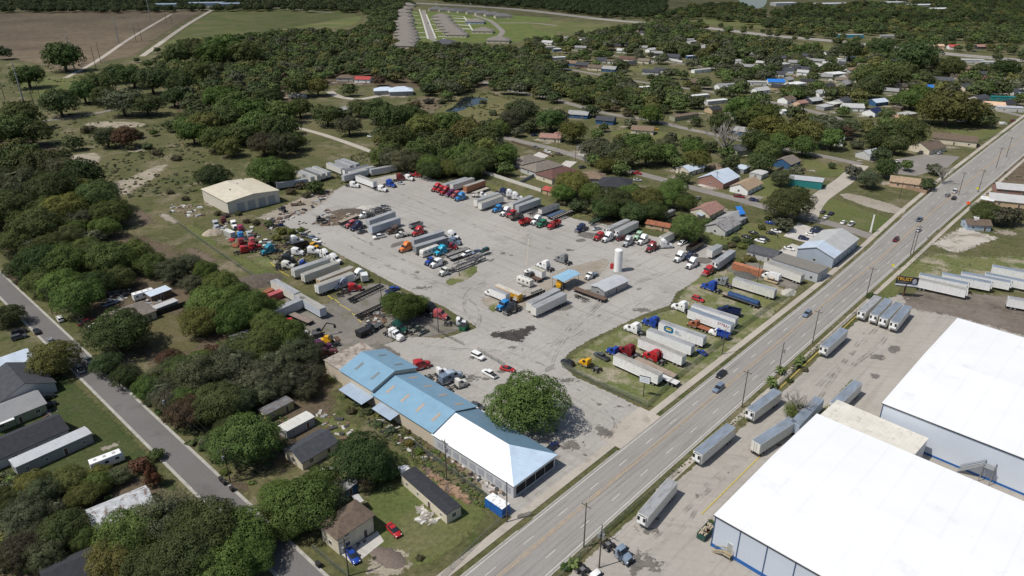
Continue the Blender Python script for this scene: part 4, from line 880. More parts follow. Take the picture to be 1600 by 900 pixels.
plain('brown_coat',(.10,.06,.04),.6); plain('door_grey',(.34,.35,.36),.5); plain('base_blue',(.015,.11,.36),.5); plain('seam_blue',(.04,.09,.2),.5)
plain('yellow_rail',(.45,.36,.16),.6)
objmat('cream_roof',.55,var=.1,scale=.3,dirt=(.36,.33,.28),dirtlo=.55,dirthi=.8,seam=(1,1.0,.12))
objmat('shop_roof',.4,.1,var=.08,scale=.35,dirt=(.20,.22,.24),dirtlo=.62,dirthi=.85)
objmat('white_roof',.5,var=.03,scale=.08,dirt=(.55,.56,.58),dirtlo=.58,dirthi=1.0,seam=(1,5.9,.05)); objmat('metal_wall_y',.5,var=.03,scale=.15,dirt=(.34,.36,.4),dirtlo=.66,dirthi=.95,seam=(1,.95,.05))
CO = dict(COL,slate=(.05,.055,.065),char=(.028,.031,.038),brn=(.13,.095,.07),brn2=(.19,.135,.095),taupe=(.19,.165,.14),mar=(.12,.06,.05),tin=(.50,.52,.54),wht=(.80,.81,.80),whtb=(.60,.68,.78),cream=(.62,.56,.44),gry=(.30,.30,.30),lgry=(.50,.50,.49),peach=(.62,.43,.30),sage=(.30,.32,.22),olive=(.38,.34,.16),tealw=(.02,.20,.20),bluew=(.03,.10,.22),tanr=(.33,.24,.16),bluet=(.02,.17,.55),pinkr=(.30,.17,.14),redr=(.42,.07,.06))
COL = CO; cc = lambda c: CO[c] if isinstance(c,str) else c
def frame_of(A,B,z): # two eave corners -> origin, along, across (to the right of along)
    a,b = G(*A,z),G(*B,z); a.z = b.z = 0; u = (b-a).normalized(); return a,u,Vector((u.y,-u.x,0)),(b-a).length
def az_of(v): return math.degrees(math.atan2(v.x,v.y))

# the truck shop: four joined sections under blue metal
sh = root('truck_shop',G(640,640),0,'long tan truck shop with stepped blue metal roof and a white end','workshop'); shp = sh.location.copy()
def quadprism(b,P,z0,z1): b.add([(p.x,p.y,z0) for p in P]+[(p.x,p.y,z1) for p in P],[(0,1,2,3),(4,5,6,7),(0,1,5,4),(1,2,6,5),(2,3,7,6),(3,0,4,7)])
a2 = G(582.5,615,4.7); b2 = G(677,675,4.7); u = (b2-a2).normalized(); wv = Vector((-u.y,u.x,0))
if wv.x < 0: wv = -wv # across, towards the lot
shop_o = Vector((a2.x,a2.y,0))
def SP(s,w_,z): p = shop_o+u*s+wv*w_; return (p.x-shp.x,p.y-shp.y,z)
def shop_section(s0,s1,W,he,rise,rc,side_cols,hip=False,w0=0.):
    b = MB()
    for s in (s0,s1):
        b.add([SP(s,w0,0),SP(s,w0+W,0),SP(s,w0+W,he)]+([] if hip and s == s1 else [SP(s,w0+W/2,he+rise)])+[SP(s,w0,he)],[tuple(range(4 if hip and s == s1 else 5))])
    for w_ in (w0,w0+W): b.add([SP(s0,w_,0),SP(s1,w_,0),SP(s1,w_,he),SP(s0,w_,he)],[(0,1,2,3)])
    obj('wall',b.mesh('wall','metal_wall'),sh,color=side_cols)
    ov = .5; k = rise/(W/2)
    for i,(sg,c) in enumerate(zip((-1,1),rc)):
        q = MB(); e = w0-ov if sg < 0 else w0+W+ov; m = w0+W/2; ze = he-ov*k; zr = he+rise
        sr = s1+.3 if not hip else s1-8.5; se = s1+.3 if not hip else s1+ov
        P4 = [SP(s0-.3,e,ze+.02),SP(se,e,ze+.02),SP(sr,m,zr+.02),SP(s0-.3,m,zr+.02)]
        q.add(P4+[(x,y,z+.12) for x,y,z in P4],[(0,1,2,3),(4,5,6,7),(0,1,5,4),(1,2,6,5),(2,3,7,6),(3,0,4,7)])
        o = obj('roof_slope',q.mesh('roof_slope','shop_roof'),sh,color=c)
        if not hip:
            n = max(2,int((s1-s0)/6))
            for j in range(n):
                s = s0+(s1-s0)*(j+.55)/n; L = MB(); f0,f1 = .32,.68
                pt = lambda ss,f: SP(ss,e+(m-e)*f,ze+(zr-ze)*f+.15)
                L.add([pt(s-.45,f0),pt(s+.45,f0),pt(s+.45,f1),pt(s-.45,f1)]+[(x,y,z+.03) for x,y,z in (pt(s-.45,f0),pt(s+.45,f0),pt(s+.45,f1),pt(s-.45,f1))],[(4,5,6,7),(0,1,5,4),(1,2,6,5),(2,3,7,6),(3,0,4,7)])
                obj('skylight',L.mesh('skylight','plain_coat'),o,color=(.36,.30,.25) if s0 > -1 else (.16,.19,.2))
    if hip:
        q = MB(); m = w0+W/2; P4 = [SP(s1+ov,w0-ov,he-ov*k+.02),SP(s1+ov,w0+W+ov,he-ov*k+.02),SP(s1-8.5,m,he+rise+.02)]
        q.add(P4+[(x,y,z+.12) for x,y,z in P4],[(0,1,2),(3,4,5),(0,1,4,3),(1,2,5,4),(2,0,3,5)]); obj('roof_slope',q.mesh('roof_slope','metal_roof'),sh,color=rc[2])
BLU = (.205,.355,.48); L2 = (b2-a2).length
shop_section(-15.0,0,15.7,6.0,2.5,(BLU,(.215,.36,.48)),(.58,.51,.40))
shop_section(0,L2,15.2,4.7,2.5,(BLU,(.195,.335,.455)),(.58,.51,.40))
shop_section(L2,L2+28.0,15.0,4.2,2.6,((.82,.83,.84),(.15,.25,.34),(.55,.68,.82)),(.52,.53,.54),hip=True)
b = MB(); b.add([SP(-25,1,0),SP(-15.3,1,0),SP(-15.3,14.6,0),SP(-25,14.6,0),SP(-25,1,4.6),SP(-15.3,1,4.6),SP(-15.3,14.6,4.9),SP(-25,14.6,4.9)],[(0,1,5,4),(1,2,6,5),(2,3,7,6),(3,0,4,7),(0,1,2,3),(4,5,6,7)])
obj('annex_wall',b.mesh('annex_wall','metal_wall'),sh,color=(.58,.51,.40))
b = MB(); P4 = [SP(-25.3,.7,4.62),SP(-15.32,.7,4.62),SP(-15.32,14.9,4.95),SP(-25.3,14.9,4.95)]; b.add(P4+[(x,y,z+.12) for x,y,z in P4],[(0,1,2,3),(4,5,6,7),(0,1,5,4),(1,2,6,5),(2,3,7,6),(3,0,4,7)]); obj('annex_roof',b.mesh('annex_roof','rusty_roof'),sh,color=(.36,.32,.28))
for s0,s1,d,z in ((-10.5,.3,4.2,3.2),(3.5,11.5,3.2,3.0)): # lean-to roofs on the wooded side
    b = MB(); P4 = [SP(s0,-.06,z+.5),SP(s1,-.06,z+.5),SP(s1,-d,z),SP(s0,-d,z)]; b.add(P4+[(x,y,zz+.08) for x,y,zz in P4],[(0,1,2,3),(4,5,6,7),(0,1,5,4),(1,2,6,5),(2,3,7,6),(3,0,4,7)]); o = obj('lean_to_roof',b.mesh('lean_to_roof','metal_roof'),sh,color=(.36,.44,.54))
    for s in (s0+.4,s1-.4): obj('post',MB().tube(SP(s,-d+.3,0),SP(s,-d+.3,z+.03),.07).mesh('post','black_frame'),sh)
for s in (4,9,14,19,24): # shop doors
    q = MB(); q.add([SP(s,15.22,.1),SP(s+3.4,15.22,.1),SP(s+3.4,15.22,3.9),SP(s,15.22,3.9)]+[SP(s,15.3,.1),SP(s+3.4,15.3,.1),SP(s+3.4,15.3,3.9),SP(s,15.3,3.9)],[(4,5,6,7),(0,1,5,4),(1,2,6,5),(2,3,7,6),(3,0,4,7)]); obj('shop_door',q.mesh('shop_door','door_grey'),sh)
for i in range(9):
    s = L2+1.5+i*2.95; q = MB(); q.add([SP(s,-.02,.9),SP(s+1.9,-.02,.9),SP(s+1.9,-.02,2.7),SP(s,-.02,2.7)]+[SP(s,-.07,.9),SP(s+1.9,-.07,.9),SP(s+1.9,-.07,2.7),SP(s,-.07,2.7)],[(4,5,6,7),(0,1,5,4),(1,2,6,5),(2,3,7,6),(3,0,4,7)]); obj('wall_panel',q.mesh('wall_panel','metal_wall'),sh,color=(.36,.38,.42))
for i in range(4):  # dark panels paint the shade of the end porch between its columns
    w_ = .9+i*3.45; q = MB(); q.add([SP(L2+28.02,w_,.6),SP(L2+28.02,w_+3.2,.6),SP(L2+28.02,w_+3.2,2.8),SP(L2+28.02,w_,2.8)]+[SP(L2+28.08,w_,.6),SP(L2+28.08,w_+3.2,.6),SP(L2+28.08,w_+3.2,2.8),SP(L2+28.08,w_,2.8)],[(4,5,6,7),(0,1,5,4),(1,2,6,5),(2,3,7,6),(3,0,4,7)]); obj('porch_shade',q.mesh('porch_shade','dark_void'),sh)
for s in range(-20,int(L2+28),7):
    for w_ in (3,8,13): p = SP(s,w_,0); OCC.append((p[0]+shp.x,p[1]+shp.y,6))

# warehouses
def warehouse(A,B,z,length,rise,label,wc,rc,mullions=0,base=True,doors=()):
    o0,across,along,Wd = frame_of(A,B,z) # A near corner, B far corner on the road side
    r = root('warehouse',o0,az_of(along),label,'warehouse','white roofed warehouses') # local y = along (away from the road), local x = ?
    xs = Vector((math.cos(R(az_of(along))),-math.sin(R(az_of(along))),0)).dot(across) # sign of across in local x
    Wl = Wd*xs
    x0,x1 = sorted((0,Wl)); b = MB()
    for y in (0,length): b.add([(x0,y,0),(x1,y,0),(x1,y,z),((x0+x1)/2,y,z+rise),(x0,y,z)],[(0,1,2,3,4)])
    for x in (x0,x1): b.add([(x,0,0),(x,length,0),(x,length,z),(x,0,z)],[(0,1,2,3)])
    obj('wall',b.mesh('wall','metal_wall_y'),r,color=wc)
    xm = (x0+x1)/2
    for xe in (x0-.25,x1+.25):
        q = MB(); P4 = [(xe,-.25,z+.02),(xe,length+.25,z+.02),(xm,length+.25,z+rise+.02),(xm,-.25,z+rise+.02)]
        q.add(P4+[(x,y,zz+.15) for x,y,zz in P4],[(0,1,2,3),(4,5,6,7),(0,1,5,4),(1,2,6,5),(2,3,7,6),(3,0,4,7)]); obj('roof_slope',q.mesh('roof_slope','white_roof'),r,color=rc)
    xn = 0 if abs(x0) < .01 else x1 # wall nearest the camera: x = 0
    sg = 1 if xn == x1 else -1
    tr = MB(); tr.box(*sorted((xn+sg*.0,xn+sg*.3)),-.3,length,z-.22,z+.0); obj('gutter',tr.mesh('gutter','grille'),r)
    tr = MB(); tr.box(x0-.05,x1+.05,-.3,-.05,z-.2,z+.0); obj('gutter',tr.mesh('gutter','grille'),r)
    if base:
        q = MB(); q.box(*sorted((xn+sg*.01,xn+sg*.08)),0,length,.02,.6 if not mullions else .95); q.box(x0,x1,-.08,-.01,.02,.6); obj('base_strip',q.mesh('base_strip','base_blue'),r)
    for i in range(mullions+1):
        y = i*5.9 if i else .12; q = MB(); q.box(*sorted((xn+sg*.01,xn+sg*.14)),y-.09,y+.09,0,z-.25); obj('corner_trim' if not i else 'wall_trim',q.mesh('wall_trim','seam_blue'),r)
    return r,xn,sg,length
w1,xn,sg,_ = warehouse((1118,805),(1277,648),8.6,95,.55,'huge white roofed warehouse with blue trimmed walls at the bottom corner',(.52,.57,.65),(.80,.81,.825),12)
rot = -sg*math.pi/2
obj('door',door_mesh(1.3,2.4,'door_grey'),w1,(xn+sg*.02,4.2,1.3),rot)
# landing and steps at that door
L = MB(); L.box(*sorted((xn+sg*.15,xn+sg*1.5)),3.3,5.2,1.15,1.28); obj('landing',L.mesh('landing','wood_deck'),w1,color=(.3,.25,.17))
for i in range(6): L = MB(); L.box(*sorted((xn+sg*.25,xn+sg*1.45)),2.95-i*.32,3.27-i*.32,1.0-i*.18,1.06-i*.18); obj('step',L.mesh('step','wood_deck'),w1,color=(.3,.25,.17))
for x in (.2,1.48):
    L = MB(); L.tube((xn+sg*x,1.2,1.0),(xn+sg*x,3.3,2.2),.045); L.tube((xn+sg*x,3.3,2.2),(xn+sg*x,5.2,2.2),.045)
    for y,za,zb in ((1.2,.1,1.0),(3.3,1.2,2.2),(5.2,0,2.2)): L.tube((xn+sg*x,y,za),(xn+sg*x,y,zb),.045)
    obj('handrail',L.mesh('handrail','yellow_rail'),w1)
w2,xn2,sg2,_ = warehouse((1380,630),(1497,498),9.6,95,.6,'second big white roofed warehouse standing behind the first, grey stair on its wall',(.60,.65,.72),(.80,.81,.825),0)
def local_y(r,px,py,z): # where a survey pixel falls along a root's y
    p = G(px,py,z)-r.location; a = -r.rotation_euler.z; return p.x*math.sin(a)+p.y*math.cos(a)
ys = local_y(w2,1533,758,0)
st_ = MB(); st_.box(*sorted((xn2+sg2*.15,xn2+sg2*2.2)),ys-1.0,ys+1.4,4.4,4.55); obj('stair_landing',st_.mesh('stair_landing','galvanised'),w2)
st_ = MB()
for x in (.3,2.0):
    st_.tube((xn2+sg2*x,ys-1,4.45),(xn2+sg2*x,ys-5.6,.2),.12,n=6); st_.tube((xn2+sg2*x,ys-1,5.5),(xn2+sg2*x,ys-5.6,1.25),.06,n=6)
    for y in (ys-.9,ys+1.3): st_.tube((xn2+sg2*x,y,0),(xn2+sg2*x,y,5.5),.1,n=6)
for i in range(16): t = i/15; st_.box(*sorted((xn2+sg2*.3,xn2+sg2*2.0)),ys-1-4.4*t-.14,ys-1-4.4*t+.14,4.4-4.1*t,4.45-4.1*t)
obj('stair',st_.mesh('stair','galvanised'),w2)
# flat link building between them
o0,al,_,Ln = frame_of((1309,625),(1450,685),6.2)
ac = Vector((-al.y,al.x,0)); c2 = G(1285,650,6.2)-o0; ac = ac if ac.dot(Vector((c2.x,c2.y,0))) > 0 else -ac
lk = root('loading_annex',o0,az_of(al),'low cream metal roofed annex wedged between the two white warehouses','annex')
sx = 1 if Vector((al.y,-al.x,0)).dot(ac) > 0 else -1
obj('wall',MB().box(*sorted((0,sx*10.2)),0,Ln,0,6.05).mesh('wall','metal_wall'),lk,color=(.66,.66,.65))
obj('roof',MB().box(*sorted((-sx*.1,sx*10.3)),-.15,Ln+.15,6.06,6.25).mesh('roof','cream_roof'),lk,color=(.66,.63,.56))

# beige shed behind the junkyard
a = G(358,318,6.2); bq = G(318,297,6.2); cq = G(432,296,6.2); mid_ = (bq+cq)/2; ax_ = az_of(a-bq)
bs = house(0,0,ax_,28.6,26.6,6.2,'gable','metal_roof',(.66,.60,.47),(.62,.58,.50),'wide beige metal shed with grey doors behind the junked cabs','metal_shed','shed',wins=False,door=False,world=(mid_.x,mid_.y,0),rise=1.3,wallmat='metal_wall')
for x in (-9,-4,1.5,7): q = MB(); q.box(x-1.9,x+1.9,14.31,14.37,.1,4.6); obj('bay_door',q.mesh('bay_door','door_grey'),bs)
for x in (-8,-2,5): obj('roof_vent',MB().tube((x,-5+x,6.6),(x,-5+x,7.7),.3).mesh('roof_vent','black_frame'),bs)
OCC.append((mid_.x,mid_.y,19))

# fuel island
cp = [G(864,432,4.6),G(889,419,4.6),G(905,427,4.6),G(878.5,441,4.6)]; ctr = sum(cp,Vector())/4
cn = root('fuel_canopy',(ctr.x,ctr.y,0),43,'small light blue curved canopy over a yellow truck','canopy')
rg = [[(-2.9+5.8*k/8,y,4.35+.5*math.sin(math.pi*k/8)) for k in range(9)]+[(2.9-5.8*k/8,y,4.25+.5*math.sin(math.pi*(8-k)/8)) for k in range(9)] for y in (-5.2,5.2)]
obj('roof',MB().loft(rg).mesh('roof','metal_roof'),cn,color=(.30,.50,.66))
for x in (-2.5,2.5):
    for y in (-4.7,0,4.7): obj('post',MB().tube((x,y,0),(x,y,4.4),.08).mesh('post','bare_steel'),cn)
house(953,441,47,13.5,6.4,3.0,'gable','metal_roof','tin','gry','narrow scale office with ribbed grey metal roof below the white silo','scale_office','office',rise=.7,wallmat='metal_wall',door=True)
b0 = G(965,424); sil = root('silo',b0,0,'tall plain white cylindrical silo standing in the middle of the lot','silo')
Hs = 9.2; rr_ = 1.62
obj('tank',MB().loft([[(r_*math.cos(2*math.pi*k/28),r_*math.sin(2*math.pi*k/28),z) for k in range(28)] for r_,z in ((rr_,.3),(rr_,Hs),(rr_*.8,Hs+.35),(.3,Hs+.5))]).mesh('tank','vehicle_paint',smooth=40),sil,color=(.80,.80,.79))
obj('base',MB().box(-1.9,1.9,-1.9,1.9,0,.3).mesh('base','kerb_concrete'),sil); ld = MB()
for x in (-.25,.25): ld.tube((x-1.0,1.45,.3),(x-1.,1.45,Hs+.4),.035,n=5)
for i in range(20): ld.tube((-1.25,1.45,.6+i*.44),(-.75,1.45,.6+i*.44),.025,n=4)
obj('ladder',ld.mesh('ladder','galvanised'),sil)
fb = root('fuel_cabinet',G(956.5,420),40,'small red fuel cabinet beside the white silo','cabinet'); obj('body',MB().box(-.7,.7,-.6,.6,.1,2.2,top=.05).mesh('body','faded_paint'),fb,color=COL['red']); obj('door',MB().box(-.5,.5,.61,.65,.3,2.0).mesh('door','grille'),fb)

# grey workshop by the side street, with its flat and round roofed neighbours
a = G(1249,387,4.4); bq = G(1301,405,4.4); cq = G(1339,374,4.4); mid_ = (a+cq)/2
gw = house(0,0,42,28.4,14.6,4.4,'gable','metal_roof',(.50,.50,.49),(.36,.41,.48),'grey gabled workshop with a pale blue roof panel beside the side street','workshop',world=(mid_.x,mid_.y,0),rise=2.6,wallmat='metal_wall')
for sg in (-1,1):
    q = MB(); k_ = 2.6/7.3; f = lambda x: 4.4+2.6-abs(x)*k_+.17
    xe,xi = sg*7.7,sg*.02; P4 = [(xe,-14.5,f(xe)),(xe,-4 if sg < 0 else -6,f(xe)),(xi,-4 if sg < 0 else -6,f(xi)),(xi,-14.5,f(xi))]; q.add(P4+[(x,y,z+.03) for x,y,z in P4],[(0,1,2,3),(4,5,6,7),(0,1,5,4),(1,2,6,5),(2,3,7,6),(3,0,4,7)]); obj('roof_panel',q.mesh('roof_panel','metal_roof'),gw,color=(.56,.64,.74))
OCC.append((mid_.x,mid_.y,16))
house(1250,411,137,19,8.5,3.9,'flat','plain_coat',(.20,.185,.165),(.44,.46,.48),'low flat roofed grey building in front of the grey workshop','store_building','building',rise=.1,wallmat='siding')
house(1195,392,128,12,7,2.4,'arch','shingle',(.075,.08,.09),'lgry','barrel roofed dark shed next to the long white trailer','shed',rise=1.7)
te = house(1260,279,118,17,8.5,3.6,'flat','metal_roof','tin','tealw','teal flat roofed building with grey roof beside the concrete drive','store_building','building',rise=.5,wallmat='metal_wall',wins=False)

